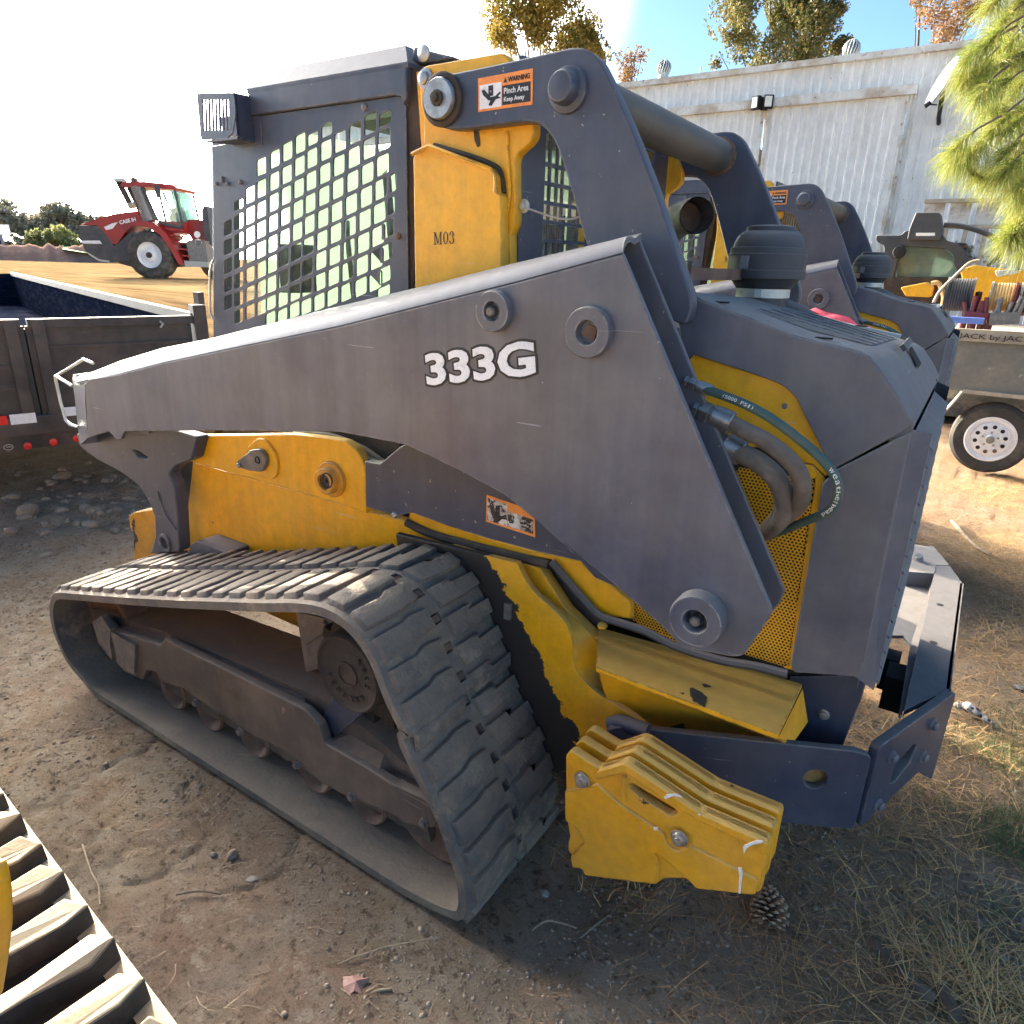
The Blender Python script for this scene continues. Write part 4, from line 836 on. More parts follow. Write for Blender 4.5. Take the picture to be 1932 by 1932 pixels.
for px, r in ((z1('Y', 1398, 108), .010), (z1('Y', 325, 755), .008), (z1('Y', 120, 770), .006), (z1('Y', 170, 720), .006), (z1('Y', 170, 745), .006), (z1('Y', 215, 768), .006), (z1('Y', 1688, 1222), .010)):
    boss(px, r, CY, [(1, 0), (.9, .005), (.5, .008), (0, .008)], M['dark2'] if px != z1('Y', 1688, 1222) else M['rust'], LD, 'bolt', 14)
# lamp guard on the front corner
gy = CY-.07
gp = rnd(xz(z('A', [(1120, 532), (1330, 527), (1345, 640), (1325, 760), (1290, 792), (1145, 797)]), gy), .01)
sl_ = []
for k in range(8):
    xx = 1160+k*19.5; sl_.append(xz(z('A', [(xx-7, 570), (xx+6, 566), (xx+9, 744), (xx-1, 750)]), gy))
plate('lamp_guard', gp, gy, gy+.006, M['dark'], LD, holes=sl_, bevel=.001)
gx1 = aty(*z1('A', 1340, 640), gy).x; gz1 = aty(*z1('A', 1330, 527), gy).z; gz0 = aty(*z1('A', 1330, 795), gy).z; gx0 = aty(*z1('A', 1125, 532), gy).x; xj = aty(*z1('A', 1425, 560), CY).x
m = MB(); 
m.add([(gx1, gy, gz1), (gx1, gy, gz0+.01), (xj, CY+.0, gz0+.0), (xj, CY+.0, gz1+.005), (gx1+.006, gy+.006, gz1), (gx1+.006, gy+.006, gz0), (xj+.006, CY+.01, gz0), (xj+.006, CY+.01, gz1)], [(0,1,2,3),(4,7,6,5),(0,3,7,4),(1,5,6,2)])
m.add([(gx0+.02, gy, gz0), (gx1, gy, gz0), (xj, CY, gz0), (gx0+.08, CY+.05, gz0), (gx0+.02, gy, gz0+.006), (gx1, gy, gz0+.006), (xj, CY, gz0+.006), (gx0+.08, CY+.05, gz0+.006)], [(0,1,2,3),(4,7,6,5),(0,4,5,1)])
m.build('guard_box', M['dark'], LD)
m = MB(); m.prism([(gx1+.03, gz0-.01), (xj+.01, gz0-.01), (xj+.01, gz1+.01), (gx1+.03, gz1+.005)], CY-.002, CY+.03); m.build('corner_post', M['dark'], LD)
m = MB(); m.tube([P_(*q, CY-.01) for q in z('Q', [(1738, 1360), (1712, 1300), (1710, 980), (1722, 910), (1738, 880)])], .004, 6); m.build('grab_wire', M['galv'], LD, True)
# glass, rear screen
m = MB(); m.add([(x, CY+.058, q) for x, q in ((x_front+.04, zf), (x_rear-.03, zf), (x_rear-.03, zr-.03), (x_front+.25, zr-.03), (x_front+.05, zr-.25))], [(0, 1, 2, 3, 4)]); gl1 = m.build('side_glass', M['glass'], LD)
m = MB(); m.add([(x_front+.03, CY+.06, zf-.3), (x_front+.03, yf-.06, zf-.3), (x_front+.16, yf-.06, zr), (x_front+.16, CY+.06, zr)], [(0, 1, 2, 3)]); m.build('front_glass', M['glass_dusty'], LD)
m = MB(); m.add([(x_front+.06, yf-.04, zf), (x_rear-.02, yf-.04, zf), (x_rear-.02, yf-.04, zr), (x_front+.06, yf-.04, zr)], [(0, 1, 2, 3)]); m.build('far_glass', M['glass_dusty'], LD)
xs = aty(*z1('S', 440, 1430), 1.64).x+.02
m = MB(); ya_, yb_ = 1.66, 2.50; z0_, z1b = 1.30, 2.06
def fy(a, b_, c_, d, t=.010): m.box((xs, (a+b_)/2, (c_+d)/2), (t, b_-a, d-c_))
fy(1.60, 1.72, 1.1, 2.1); fy(2.44, 2.56, 1.1, 2.1); fy(1.6, 2.56, 2.02, 2.12); fy(1.6, 2.56, 1.0, 1.25)
m.build('rear_screen_frame', M['dark'], LD)
m = MB()
yv = [atx(*z1('S', x_, 1500), xs).y for x_ in (545, 655, 760, 840, 905, 1005, 1095)]
yv += [yv[-1]+.062*k for k in range(1, 6)]
for q in yv:
    if q < 2.5: fy(q-.005, q+.005, 1.1, 2.06, .006)
zv = [atx(*z1('S', 700, y_), xs).z for y_ in (780, 1000, 1225, 1445, 1660)]
for q in zv: fy(1.66, 2.5, q-.005, q+.005, .007)
m.build('rear_screen', M['dark'], LD)
m = MB(); m.add([(xs-.03, 1.66, 1.15), (xs-.03, 2.5, 1.15), (xs-.03, 2.5, 2.05), (xs-.03, 1.66, 2.05)], [(0, 1, 2, 3)]); m.build('rear_glass', M['glass'], LD)
boss(z1('S', 495, 1270), .012, 1.60, [(1.4, 0), (1.4, .004), (.7, .006), (.7, .012), (0, .012)], M['galv'], LD, 'rope_bolt', 16)
m = MB(); m.tube(catmull([aty(*q, y_) for q, y_ in zip(z('S', [(510, 1290), (620, 1325), (760, 1375), (900, 1410), (1020, 1420), (1130, 1388), (1180, 1350)]), (1.59, 1.6, 1.6, 1.6, 1.6, 1.6, 1.6))], 5), .0028, 6); m.build('tie_wire', M['galv'], LD, True)
# seat and controls inside
m = MB(); sx = -1.62; m.box((sx, YC, 1.02), (.46, .5, .14)); m.box((sx+.27, YC, 1.36), (.14, .48, .60), Matrix.Rotation(R(10), 3, 'Y')); m.box((sx+.33, YC, 1.75), (.10, .26, .18)); m.build('seat', M['plastic'], LD)
m = MB(); m.box((sx-.05, YC-.32, 1.14), (.42, .09, .07)); m.box((sx-.05, YC+.32, 1.14), (.42, .09, .07)); m.tube([(sx-.24, YC-.32, 1.15), (sx-.28, YC-.32, 1.33)], .02, 8); m.tube([(sx-.24, YC+.32, 1.15), (sx-.28, YC+.32, 1.33)], .02, 8); m.build('armrest', M['plastic'], LD)
m = MB(); m.tube([(sx+.05, YC-.33, 1.2), (sx+.02, YC-.35, 1.9), (sx+.10, YC-.2, 2.02)], .014, 6); m.tube([(x_front+.2, YC-.02, 1.0), (x_front+.12, YC, 1.8)], .012, 6); m.tube([(x_rear-.1, CY+.12, 1.0), (x_rear-.18, CY+.14, 2.0)], .022, 6); m.box((x_front+.22, CY+.14, 1.62), (.05, .12, .16)); m.box((x_front+.25, YC+.3, 1.7), (.05, .2, .12)); m.build('cab_fittings', M['plastic'], LD)
m = MB(); m.box((-1.75, YC, .78), (1.0, .90, .30)); m.box((-1.2, YC, 1.0), (.30, .9, .5)); m.build('cab_floor', M['grime'], LD)
m = MB(); m.box(((rx0+rx1)/2, YC, zlow-.03), (rx1-rx0-.1, .88, .03)); m.build('headliner', M['grime'], LD)
# ------------------------------------------------------------ engine hood
HY = BY
up = z('X', [(0, 560), (350, 640), (740, 735), (850, 800), (960, 940), (1060, 1080), (1220, 1320), (1345, 1560)]) + z('X', [(1230, 1640), (690, 1932)]) + z('F', [(855, 742), (830, 735), (700, 480), (640, 350), (600, 305), (540, 258), (350, 190), (45, 92)]) + [(1290, 690), (1275, 575), (1296, 556)]
cov = xz(up, HY)
plate('hood_side', rnd(cov, .015, only={4, 5, 9, 10, 13, 14, 15, 16}), HY, HY+.012, M['dark2'], LD, bevel=.003)
lowp = xz(z('F', [(852, 752), (1288, 532)]) + [(1624, 1278)] + z('F', [(620, 1905), (600, 1860), (780, 830)]) , HY-.004)
plate('corner_panel', rnd(lowp, .006), HY-.004, HY+.012, M['dark2'], LD, bevel=.003)
ip = aty(*z1('I', 790, 165), 1.66)
# hood top and far crease
Pn = [aty(u, v, HY+.004) for u, v in [(1296, 553)] + z('X', [(0, 545), (350, 628), (740, 722), (850, 785), (960, 925), (1060, 1065), (1220, 1305), (1345, 1545)])]
yfar = 2.46
Pf = [Vector((p.x, yfar, p.z)) for p in Pn]
fx = [aty(*q, yfar) for q in z('X', [(0, 230), (1190, 580)])]
dz = ((fx[0].z-Pn[1].z)+(fx[1].z-Pn[3].z))/2
def zcrease(x): t = (x-fx[0].x)/(fx[1].x-fx[0].x); return fx[0].z+(fx[1].z-fx[0].z)*t
Pf = [Vector((p.x, yfar, min(p.z, zcrease(p.x)))) for i, p in enumerate(Pn)]; print('HOOD', [(round(p.x, 2), round(p.z, 3), round(q.z, 3)) for p, q in zip(Pn, Pf)])
rows = []
for a, b_ in zip(Pn, Pf): rows.append([a, a.lerp(b_, .02)+Vector((0, 0, .003)), a.lerp(b_, .1)+Vector((0, 0, .004)), a.lerp(b_, .5)+Vector((0, 0, .004)), a.lerp(b_, .9)+Vector((0, 0, .004)), b_])
vs = [p for r_i in rows for p in r_i]; w_ = 6
fs = [(i*w_+j, i*w_+j+1, (i+1)*w_+j+1, (i+1)*w_+j) for i in range(len(rows)-1) for j in range(w_-1)]
nv = len(vs); vs += [p-Vector((0, 0, .02)) for p in vs]; fs += [(a+nv, d+nv, c_+nv, b_+nv) for a, b_, c_, d in fs] + [(i*w_, (i+1)*w_, (i+1)*w_+nv, i*w_+nv) for i in range(len(rows)-1)]
hood = mkmesh('hood_top', vs, fs, M['dark2'], LD, True)
m = MB()                       # far hood side
m.prism([(p.x, p.z-.01) for p in Pf] + [(Pf[-1].x-.02, .78), (-.62, .78)], yfar-.01, yfar+.10); m.build('hood_side', M['dark2'], LD)
# pale bar painting the sun glint along the hood's far top edge
m = MB(); m.bar(fx[0]+Vector((-.15, 0, .006)), fx[1]+Vector((0, 0, .006)), .022, .012); m.build('hood_edge_glint', M['galv'], LD)
def on_top(x, y):
    for i in range(len(Pn)-1):
        if Pn[i].x <= x <= Pn[i+1].x:
            t = (x-Pn[i].x)/(Pn[i+1].x-Pn[i].x); a = Pn[i].z*(1-t)+Pn[i+1].z*t; b_ = Pf[i].z*(1-t)+Pf[i+1].z*t; return a+(b_-a)*(y-HY)/(yfar-HY)+.004
    return Pn[0].z
def hit_top(u, v):
    lo_, hi = HY, yfar+.4
    for _ in range(40):
        mid = (lo_+hi)/2; p = aty(u, v, mid)
        if p.z > on_top(p.x, mid): lo_, hi = (mid, hi) if p.z < CAM.z and False else (lo_, hi)
        hi, lo_ = (mid, lo_) if (aty(u, v, mid).z < on_top(p.x, mid)) else (hi, mid)
    return aty(u, v, (lo_+hi)/2)
y0v, y1v = HY+.17, HY+.74; xa, xb = -.46, -.19
m = MB(); vp_ = []
for i in range(9):
    for j in range(9):
        x = xa+(xb-xa)*i/8; y = y0v+(y1v-y0v)*j/8; vp_.append(Vector((x, y, on_top(x, y)+.002)))
m.add(vp_, [(i*9+j, i*9+j+1, (i+1)*9+j+1, (i+1)*9+j) for i in range(8) for j in range(8)]); vent = m.build('hood_vent', M['plastic'], LD)
for k in range(5):
    y = y0v+.06+k*.11; m = MB(); m.bar(Vector((xa, y, on_top(xa, y)+.003)), Vector((xb, y, on_top(xb, y)+.003)), .008, .003); m.build('vent_slat', M['dark2'], vent)
for x, y in ((-.50, HY+.035), (-.27, HY+.035), (-.30, yfar-.03)): m = MB(); m.box((x, y, on_top(x, y)+.002), (.035, .010, .004)); m.build('hood_clip', M['black'], LD)
# rear door with louvres and latch
xd = aty(1621, 1270, HY).x
dr = [Vector((Pn[-1].x, 0, Pn[-1].z-.01)), Vector((xd+.0, 0, .76))]
m = MB(); t0, b0 = dr
m.add([(t0.x-.04, HY+.02, t0.z), (t0.x+.035, HY+.07, t0.z-.02), (b0.x+.035, HY+.07, b0.z-.05), (b0.x-.01, HY+.02, b0.z)], [(0, 1, 2, 3)])
m.add([(t0.x+.035, yfar, t0.z-.02), (b0.x+.035, yfar, b0.z-.05), (b0.x-.01, yfar+.05, b0.z), (t0.x-.04, yfar+.05, t0.z)], [(0, 1, 2, 3)])
for y0, y1 in ((HY+.07, HY+.12), (yfar-.05, yfar)): m.add([(t0.x+.036, y0, t0.z-.02), (t0.x+.036, y1, t0.z-.02), (b0.x+.036, y1, b0.z-.05), (b0.x+.036, y0, b0.z-.05)], [(0, 1, 2, 3)])
m.add([(t0.x, HY+.05, t0.z-.03), (t0.x, yfar, t0.z-.03), (b0.x, yfar, b0.z-.05), (b0.x, HY+.05, b0.z-.05)], [(0, 1, 2, 3)])
door = m.build('rear_door', M['dark2'], LD)
for k in range(15):
    zz_ = t0.z-.05-k*.042; xx = t0.x+(b0.x-t0.x)*k/15+.036; m = MB()
    m.add([(xx-.035, HY+.12, zz_+.02), (xx-.035, yfar-.05, zz_+.02), (xx+.006, yfar-.05, zz_-.012), (xx+.006, HY+.12, zz_-.012), (xx-.035, HY+.12, zz_+.014), (xx-.035, yfar-.05, zz_+.014), (xx+.006, yfar-.05, zz_-.018), (xx+.006, HY+.12, zz_-.018)], [(0,1,2,3),(4,7,6,5),(0,4,5,1),(2,6,7,3),(0,3,7,4),(1,2,6,5)]); m.build('louvre', M['dark2'], door)
# latch box on the sloping nose
def onnose(t, y):   # t along the sloping part of the hood
    i = 4+min(3, int(t*4)); f = t*4-int(t*4); 
    if i >= 8: i, f = 7, 1
    p = Pn[i].lerp(Pn[min(i+1, 8)], f); return Vector((p.x, y, p.z+.006))
nd = (Pn[8]-Pn[4]); nd = Vector((nd.x, 0, nd.z)).normalized(); nn_n = Vector((-nd.z, 0, nd.x))
m = MB(); m.add([onnose(.34, HY+.52)+nn_n*.004, onnose(.34, HY+.60)+nn_n*.004, onnose(.66, HY+.56)+nn_n*.004, onnose(.66, HY+.44)+nn_n*.004], [(0, 1, 2, 3)]); m.build('latch_recess', M['black'], LD)
m = MB(); m.bar(onnose(.24, HY+.36)+nn_n*.012, onnose(.20, HY+.56)+nn_n*.012, .016, .010, up=nn_n); m.build('hood_handle', M['plastic'], LD)

# yellow engine panel, solid upper part
yp = xz(z('F', [(20, 80), (350, 185), (560, 250), (620, 300), (720, 480), (860, 745), (800, 790), (730, 718), (640, 708), (430, 620), (100, 620)]), HY+.018)
plate('engine_panel', yp, HY+.016, HY+.024, M['yellow'], LD)
boss(z1('F', 568, 385), .007, HY+.016, [(1, 0), (1, .004), (.4, .005), (.4, .002), (0, .002)], M['greysteel'], LD, 'bolt', 6)
# perforated lower part: real holes on a hexagonal grid
pp = xz(z('F', [(300, 700), (640, 712), (728, 722), (800, 800), (612, 1885), (330, 1800), (200, 1780)])+z('E', [(1900, 1750), (1668, 1600), (1668, 1480)]) , HY+.014)
ph = xz(z('F', [(310, 735), (700, 800), (745, 800), (730, 870), (590, 1870), (340, 1800), (200, 1780)])+z('E', [(1900, 1740), (1672, 1602), (1672, 1480)]), HY+.014)
def inside(p, poly):
    c_ = False; n = len(poly); j = n-1
    for i in range(n):
        if (poly[i][1] > p[1]) != (poly[j][1] > p[1]) and p[0] < (poly[j][0]-poly[i][0])*(p[1]-poly[i][1])/(poly[j][1]-poly[i][1])+poly[i][0]: c_ = not c_
        j = i
    return c_
s = .0088; vs = []; fs = []; x0, x1 = min(p[0] for p in ph), max(p[0] for p in ph); z0_, z1b = min(p[1] for p in ph), max(p[1] for p in ph)
rr_ = 0; zz_ = z0_
while zz_ < z1b:
    xx = x0 + (s/2 if rr_ % 2 else 0)
    while xx < x1:
        if inside((xx, zz_), ph):
            b0_ = len(vs)
            for k in range(6):
                a = R(60*k+30); vs.append((xx+math.cos(a)*s*.5774, HY+.014, zz_+math.sin(a)*s*.5774))
            for k in range(6):
                a = R(60*k+30); vs.append((xx+math.cos(a)*s*.33, HY+.014, zz_+math.sin(a)*s*.33))
            fs += [(b0_+k, b0_+(k+1) % 6, b0_+6+(k+1) % 6, b0_+6+k) for k in range(6)]
        xx += s
    zz_ += s*.866; rr_ += 1
mm = bpy.data.meshes.new('perforated_sheet'); mm.from_pydata(vs, [], fs); mm.materials.append(M['yellow']); po = link(bpy.data.objects.new('perforated_sheet', mm), LD)
m = MB()
for a, b_ in zip(z('F', [(700, 745), (775, 800), (765, 830)]), z('F', [(775, 800), (600, 1885), (600, 1885)])): pass
bd = xz(z('F', [(640, 712), (728, 722), (800, 800), (612, 1890), (560, 1875), (590, 1860), (737, 860), (740, 800), (690, 790), (640, 760)]), HY+.012)
plate('sheet_border', bd, HY+.010, HY+.016, M['yellow'], LD, bevel=.001)
boss(z1('F', 722, 768), .013, HY+.010, [(1, 0), (.9, .004), (.3, .005), (0, .004)], M['yellow'], LD, 'rivet', 20)
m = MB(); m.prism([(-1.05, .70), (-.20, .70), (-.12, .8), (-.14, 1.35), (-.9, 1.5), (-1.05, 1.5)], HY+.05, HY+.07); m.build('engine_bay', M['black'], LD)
m = MB(); m.box((-.62, YC, 1.2), (.7, .8, .5)); m.box((-1.0, YC, 1.05), (.3, .8, .7)); m.build('engine_block', M['grime'], LD)
# engine bay opening between cab and hood
m = MB(); q0 = aty(*z1('J', 890, 1680), 1.72); m.bar(q0, Vector((q0.x, 2.4, q0.z)), .03, .03); m.build('bulkhead', M['rust'], LD)
# ------------------------------------------------------------ pre-cleaner and exhaust
def pre(cx, cy):
    c = aty(*z1('C', 460, 1530), 2.25); r = (aty(*z1('C', 232, 1530), 2.25)-aty(*z1('C', 688, 1530), 2.25)).length/2*.97
    ztop = aty(*z1('C', 460, 1290), 2.25-.05).z; zb = aty(*z1('C', 430, 1650), 2.25-.1).z
    h = ztop-zb
    m = MB(); m.lathe((c.x, 2.25, zb), (0, 0, 1), [(r*.70, -.0), (r*.88, h*.16), (r*1.0, h*.17), (r*1.0, h*.30), (r*.985, h*.31), (r*.985, h*.56), (r*.96, h*.57), (r*.95, h*.66), (r*.90, h*.67), (r*.87, h*.76), (r*.80, h*.86), (r*.66, h*.93), (r*.62, h*.93), (r*.60, h*1.0), (r*.5, h*1.02), (0, h*1.02)], 48)
    o = m.build('pre_cleaner', M['plastic'], LD, True)
    m = MB(); m.lathe((c.x, 2.25, zb), (0, 0, 1), [(r*.69, .005), (r*.69, -.025), (r*.66, -.025)], 40); m.build('clamp', M['galv'], o, True)
    m = MB(); m.lathe((c.x, 2.25, zb-.14), (0, 0, 1), [(r*.64, 0), (r*.64, .13), (r*.60, .135), (r*.5, .16)], 40); m.build('collar', M['plastic'], o, True)
    m = MB(); m.box((c.x-r*.30, 2.25-r*.97, zb+h*.42), (.022, .02, .035)); m.build('clip', M['dark2'], o); m = MB(); m.box((c.x+.01, 2.25-r*.7, zb-.012), (.02, .03, .02)); m.build('clamp_screw', M['galv'], o)
    m = MB(); m.tube([Vector((c.x+.05, 2.3, zb-.06)), Vector((c.x+.13, 2.32, zb-.10)), Vector((c.x+.14, 2.32, zb-.2))], .035, 14, smooth_n=5); m.build('elbow', M['plastic'], o, True)
    m = MB(); m.lathe((c.x, 2.25, zb-.2), (0, 0, 1), [(r*.76, 0), (r*.76, .065), (r*.64, .07)], 40); m.build('flange', M['dark2'], o, True)
pre(0, 0)
ec = aty(*z1('J', 985, 1205), 2.18); e2 = aty(*z1('J', 780, 1265), 2.42); dirx = (ec-e2).normalized()
er = .052
m = MB(); pth = [ec, ec-dirx*.20, ec-dirx*.36+Vector((0, 0, -.06)), ec-dirx*.40+Vector((.02, 0, -.35))]
pth = catmull(pth, 6); m.tube(pth, er, 28, cap=False); m.tube(pth[:8], er*.93, 28, cap=False)
ms = len(m.v); m.build('exhaust_stack', M['galv'] if False else mat('exhaust_metal', (.20, .19, .19), (.28, .26, .25), rough=.45, metal=.5, scale=8, bump=.05), LD, True)
m = MB(); m.lathe(ec-dirx*.12, dirx, [(er*.92, 0), (0, .0005)], 24); m.build('exhaust_bore', M['rust'], LD)
# ------------------------------------------------------------ hoses
def hose(pts, ys, r, mt, fit, txt=None):
    P = catmull([aty(*q, y_) for q, y_ in zip(z('F', pts), ys)], 7); m = MB(); m.tube(P, r, 16); o = m.build('hydraulic_hose', mt, LD, True)
    A, B = [aty(*q, ys[0]) for q in z('F', fit)]; d = (B-A); L = d.length; m = MB()
    m.lathe(A, d, [(r*.9, 0), (r*1.25, 0), (r*1.25, L*.10), (r*1.05, L*.12), (r*1.05, L*.18)], 6)
    m.lathe(A, d, [(r*1.05, L*.18), (r*1.42, L*.20), (r*1.42, L*.40), (r*1.15, L*.42), (r*1.15, L*.48)], 6); m.lathe(A, d, [(r*1.15, L*.48), (r*1.30, L*.50), (r*1.33, L*.72), (r*1.33, L*.97), (r*1.2, L), (r*.9, L)], 20)
    m.build('hose_fitting', M['steel'], o, True); return o, P
h3, _ = hose([(200, 620), (330, 660), (450, 730), (540, 830), (565, 950), (530, 1040), (455, 1105)], [1.47, 1.46, 1.45, 1.45, 1.47, 1.50, 1.55], .0215, M['hose'], [(125, 560), (330, 655)])
h2, _ = hose([(200, 450), (330, 520), (450, 580), (570, 670), (650, 770), (668, 880), (630, 970), (470, 1090)], [1.45, 1.44, 1.43, 1.42, 1.42, 1.44, 1.48, 1.55], .0175, M['hose'], [(55, 395), (270, 480)])
h1, P1 = hose([(60, 270), (200, 320), (330, 370), (480, 450), (650, 575), (780, 690), (860, 800), (868, 900), (815, 985), (690, 1040), (520, 1110)], [1.44, 1.43, 1.41, 1.40, 1.40, 1.40, 1.41, 1.43, 1.46, 1.50, 1.56], .0095, M['hose_green'], [(0, 240), (150, 300)])
def along(body, s0, s1, P, h, y_off):
    L = [0]
    for a, b_ in zip(P, P[1:]): L.append(L[-1]+(b_-a).length)
    tot = L[-1]
    for k, ch in enumerate(body):
        if ch == ' ': continue
        s_ = tot*(s0+(s1-s0)*k/len(body)); j = max(i for i in range(len(L)) if L[i] <= s_); t = (P[j+1]-P[j]).normalized(); c = P[j].lerp(P[j+1], (s_-L[j])/(L[j+1]-L[j]))
        view = (CAM-c).normalized(); v = view.cross(t).normalized()
        n_ = t.cross(v).normalized()
        if n_.dot(view) < 0: n_ = -n_
        wch = tot*(s1-s0)/len(body)*(.35 if ch in 'I()lri' else .82); c = c+n_*y_off; text('hose_print', ch, M['white'], h1, c-t*wch/2-v*h/2, c+t*wch/2-v*h/2, c-t*wch/2+v*h/2, th=.0004)
along('(5000 PSI)', .115, .235, P1, .007, .0098); along('Weatherhead', .52, .74, P1, .0075, .0098)
# ------------------------------------------------------------ rear bumper
A0 = aty(1160, 1372, 1.45); zb_ = A0.z; B0 = atz(1644, 1415, zb_); C0 = atz(1791, 1310, zb_)
d1 = (B0-A0).normalized()
def drop(P, px):   # lower point straight under P seen at pixel height v
    lo_, hi = -.5, P.z
    for _ in range(40):
        mid = (lo_+hi)/2; q = Vector((P.x, P.y, mid))-CAM; v = 966+FPX*q.dot(ID)/q.dot(fwd)
        if v > px: lo_ = mid
        else: hi = mid
    return Vector((P.x, P.y, (lo_+hi)/2))
B1 = drop(B0, 1560); C1 = drop(C0, 1470)
hole_c = z1('I', 735, 520)
e1_ = d1; 
def side_plate():
    cu_pts = []; L = (B0-A0).length; zlo = B1.z
    loc = [(-.02, 0), (.02, .012), (L*.25, .008), (L*.93, 0), (L, -.012), (L, zlo-zb_), (L*.45, zlo-zb_), (L*.05, -.10), (-.02, -.04)]
    # hole position along the plate
    r_ = ray(*hole_c); nrm = Vector((-d1.y, d1.x, 0)); t = (A0-CAM).dot(nrm)/r_.dot(nrm); H = CAM+r_*t; s = (H-A0).dot(d1); hh = H.z-zb_
    hole = [(s+math.cos(a)*.030, hh+math.sin(a)*.030) for a in [2*math.pi*k/24 for k in range(24)]]
    cu = bpy.data.curves.new('c', 'CURVE'); cu.dimensions = '2D'; cu.fill_mode = 'BOTH'
    for ring in (rnd(loc, .015), hole):
        sp = cu.splines.new('POLY'); sp.points.add(len(ring)-1); sp.use_cyclic_u = True
        for q, (x, y) in zip(sp.points, ring): q.co = (x, y, 0, 1)
    cu.extrude = .008; cu.bevel_depth = .003; cu.offset = -.003
    n_ = Vector((d1.y, -d1.x, 0)); Mx = Matrix(((d1.x, 0, n_.x, A0.x), (d1.y, 0, n_.y, A0.y), (0, 1, 0, A0.z), (0, 0, 0, 1)))
    o = from_curve(cu, 'bumper_side', M['dark'], Mx, LD); autosmooth(o.data)
    back = MB(); hc_ = H - n_*.02; back.lathe(hc_-n_*.0, n_, [(.045, .004), (0, .004)], 20); back.build('hole_backing', mat('rusty_backing', (.34, .21, .07), (.24, .14, .05), rough=.8, scale=30, bump=.3), LD)
side_plate()
d2 = (C0-B0).normalized(); n2_ = Vector((d2.y, -d2.x, 0))
L2 = (C0-B0).length; h0 = B1.z-B0.z
ang = [(0, .012), (L2, .012), (L2, C1.z-C0.z+.0), (L2*.72, h0*.86), (0, h0)]
cu = bpy.data.curves.new('c', 'CURVE'); cu.dimensions = '2D'; cu.fill_mode = 'BOTH'
slot = [(L2*.30, h0*.42), (L2*.50, h0*.30), (L2*.56, h0*.36), (L2*.52, h0*.56), (L2*.36, h0*.70), (L2*.28, h0*.66)]
for ring in (rnd(ang, .02), rnd(slot, .006)):
    sp_ = cu.splines.new('POLY'); sp_.points.add(len(ring)-1); sp_.use_cyclic_u = True
    for q, (x, y) in zip(sp_.points, ring): q.co = (x, y, 0, 1)
cu.extrude = .010; cu.bevel_depth = .003; cu.offset = -.003
Mx = Matrix(((d2.x, 0, n2_.x, B0.x+d2.x*.012), (d2.y, 0, n2_.y, B0.y+d2.y*.012), (0, 1, 0, B0.z), (0, 0, 0, 1)))
o = from_curve(cu, 'bumper_corner', M['dark'], Mx, LD); autosmooth(o.data)
for s, t in ((.22, .22), (.74, .20), (.72, .62), (.2, .84)):
    c = B0+d2*L2*s+Vector((0, 0, h0*t))+n2_*.013; m = MB(); m.lathe(c, n2_, [(.019, 0), (.019, .004), (.0125, .005), (.0125, .014), (.007, .018), (0, .018)], 6 if False else 14); m.build('bolt', M['dark2'], LD, True)
# rear cross bar: shelf with an upstand
D0 = atz(1740, 1040, zb_); 
tl, tr, br_, bl = [atz(*q, zb_+.01) for q in z('O', [(1130, 520), (1370, 690), (1250, 1660), (835, 1850)])]
tl2 = atz(*z1('O', 1250, 525), zb_+.01)
m = MB(); top = [bl, br_, tr, tl2, tl]; n = 5
m.add(top+[p-Vector((0, 0, .018)) for p in top], [tuple(range(5))]+[tuple(range(5, 10))[::-1]]+[(i, (i+1) % 5, (i+1) % 5+5, i+5) for i in range(5)]); bar = m.build('bumper_bar', M['dark'], LD)
m = MB(); br_, tr = br_+Vector((.004, 0, 0)), tr+Vector((.004, 0, 0))
m.add([br_, tr, tr-Vector((0, 0, .17)), br_-Vector((0, 0, .17)), br_+Vector((-.012, 0, 0)), tr+Vector((-.012, 0, 0)), tr-Vector((.012, 0, .17)), br_-Vector((.012, 0, .17))], [(0,1,2,3),(4,7,6,5),(0,4,5,1),(3,2,6,7)]); m.build('bumper_face', M['dark'], LD)
il = [atz(*q, zb_-.05) for q in z('O', [(840, 580), (1110, 600), (900, 1250), (830, 1165), (665, 1165)])]
m = MB(); m.add(il+[p-Vector((0, 0, .012)) for p in il], [tuple(range(5))]+[(i, (i+1) % 5, (i+1) % 5+5, i+5) for i in range(5)]); m.build('bumper_web', M['dark2'], LD)
m = MB(); m.add([atz(*q, zb_-.02) for q in z('O', [(1115, 600), (835, 1850), (780, 1932), (890, 1260)])], [(0, 1, 2, 3)]); m.build('bumper_web', M['dark2'], LD)
for q in z('O', [(1165, 885), (1105, 1230)]):
    c = atz(*q, zb_+.0105); m = MB(); m.lathe(c, (0, 0, 1), [(.012, 0), (0, .0005)], 18); m.build('bolt_hole', M['black'], LD)
far = [atz(*q, zb_+.012) for q in z('O', [(890, 330), (1045, 350), (1100, 345), (1250, 525), (1130, 520), (1110, 598), (840, 580)])]
m = MB(); n = 7; m.add(far+[p-Vector((0, 0, .10)) for p in far], [tuple(range(7))]+[(i, (i+1) % 7, (i+1) % 7+7, i+7) for i in range(7)]); m.build('bumper_corner', M['galv'] if False else M['dark2'], LD)
m = MB(); c = atz(*z1('O', 965, 465), zb_+.02); m.lathe(c, (0, -.7, .7), [(.02, 0), (.02, .005), (.012, .006), (.012, .03), (0, .03)], 12); m.build('bolt', M['steel'], LD)
for q, s in (((700, 1480), .05), ((760, 1640), .07)):
    c = atz(*z1('O', *q), zb_-.12); m = MB(); m.box(c, (s, s*1.6, .12)); m.build('hinge_lug', M['black'], LD)
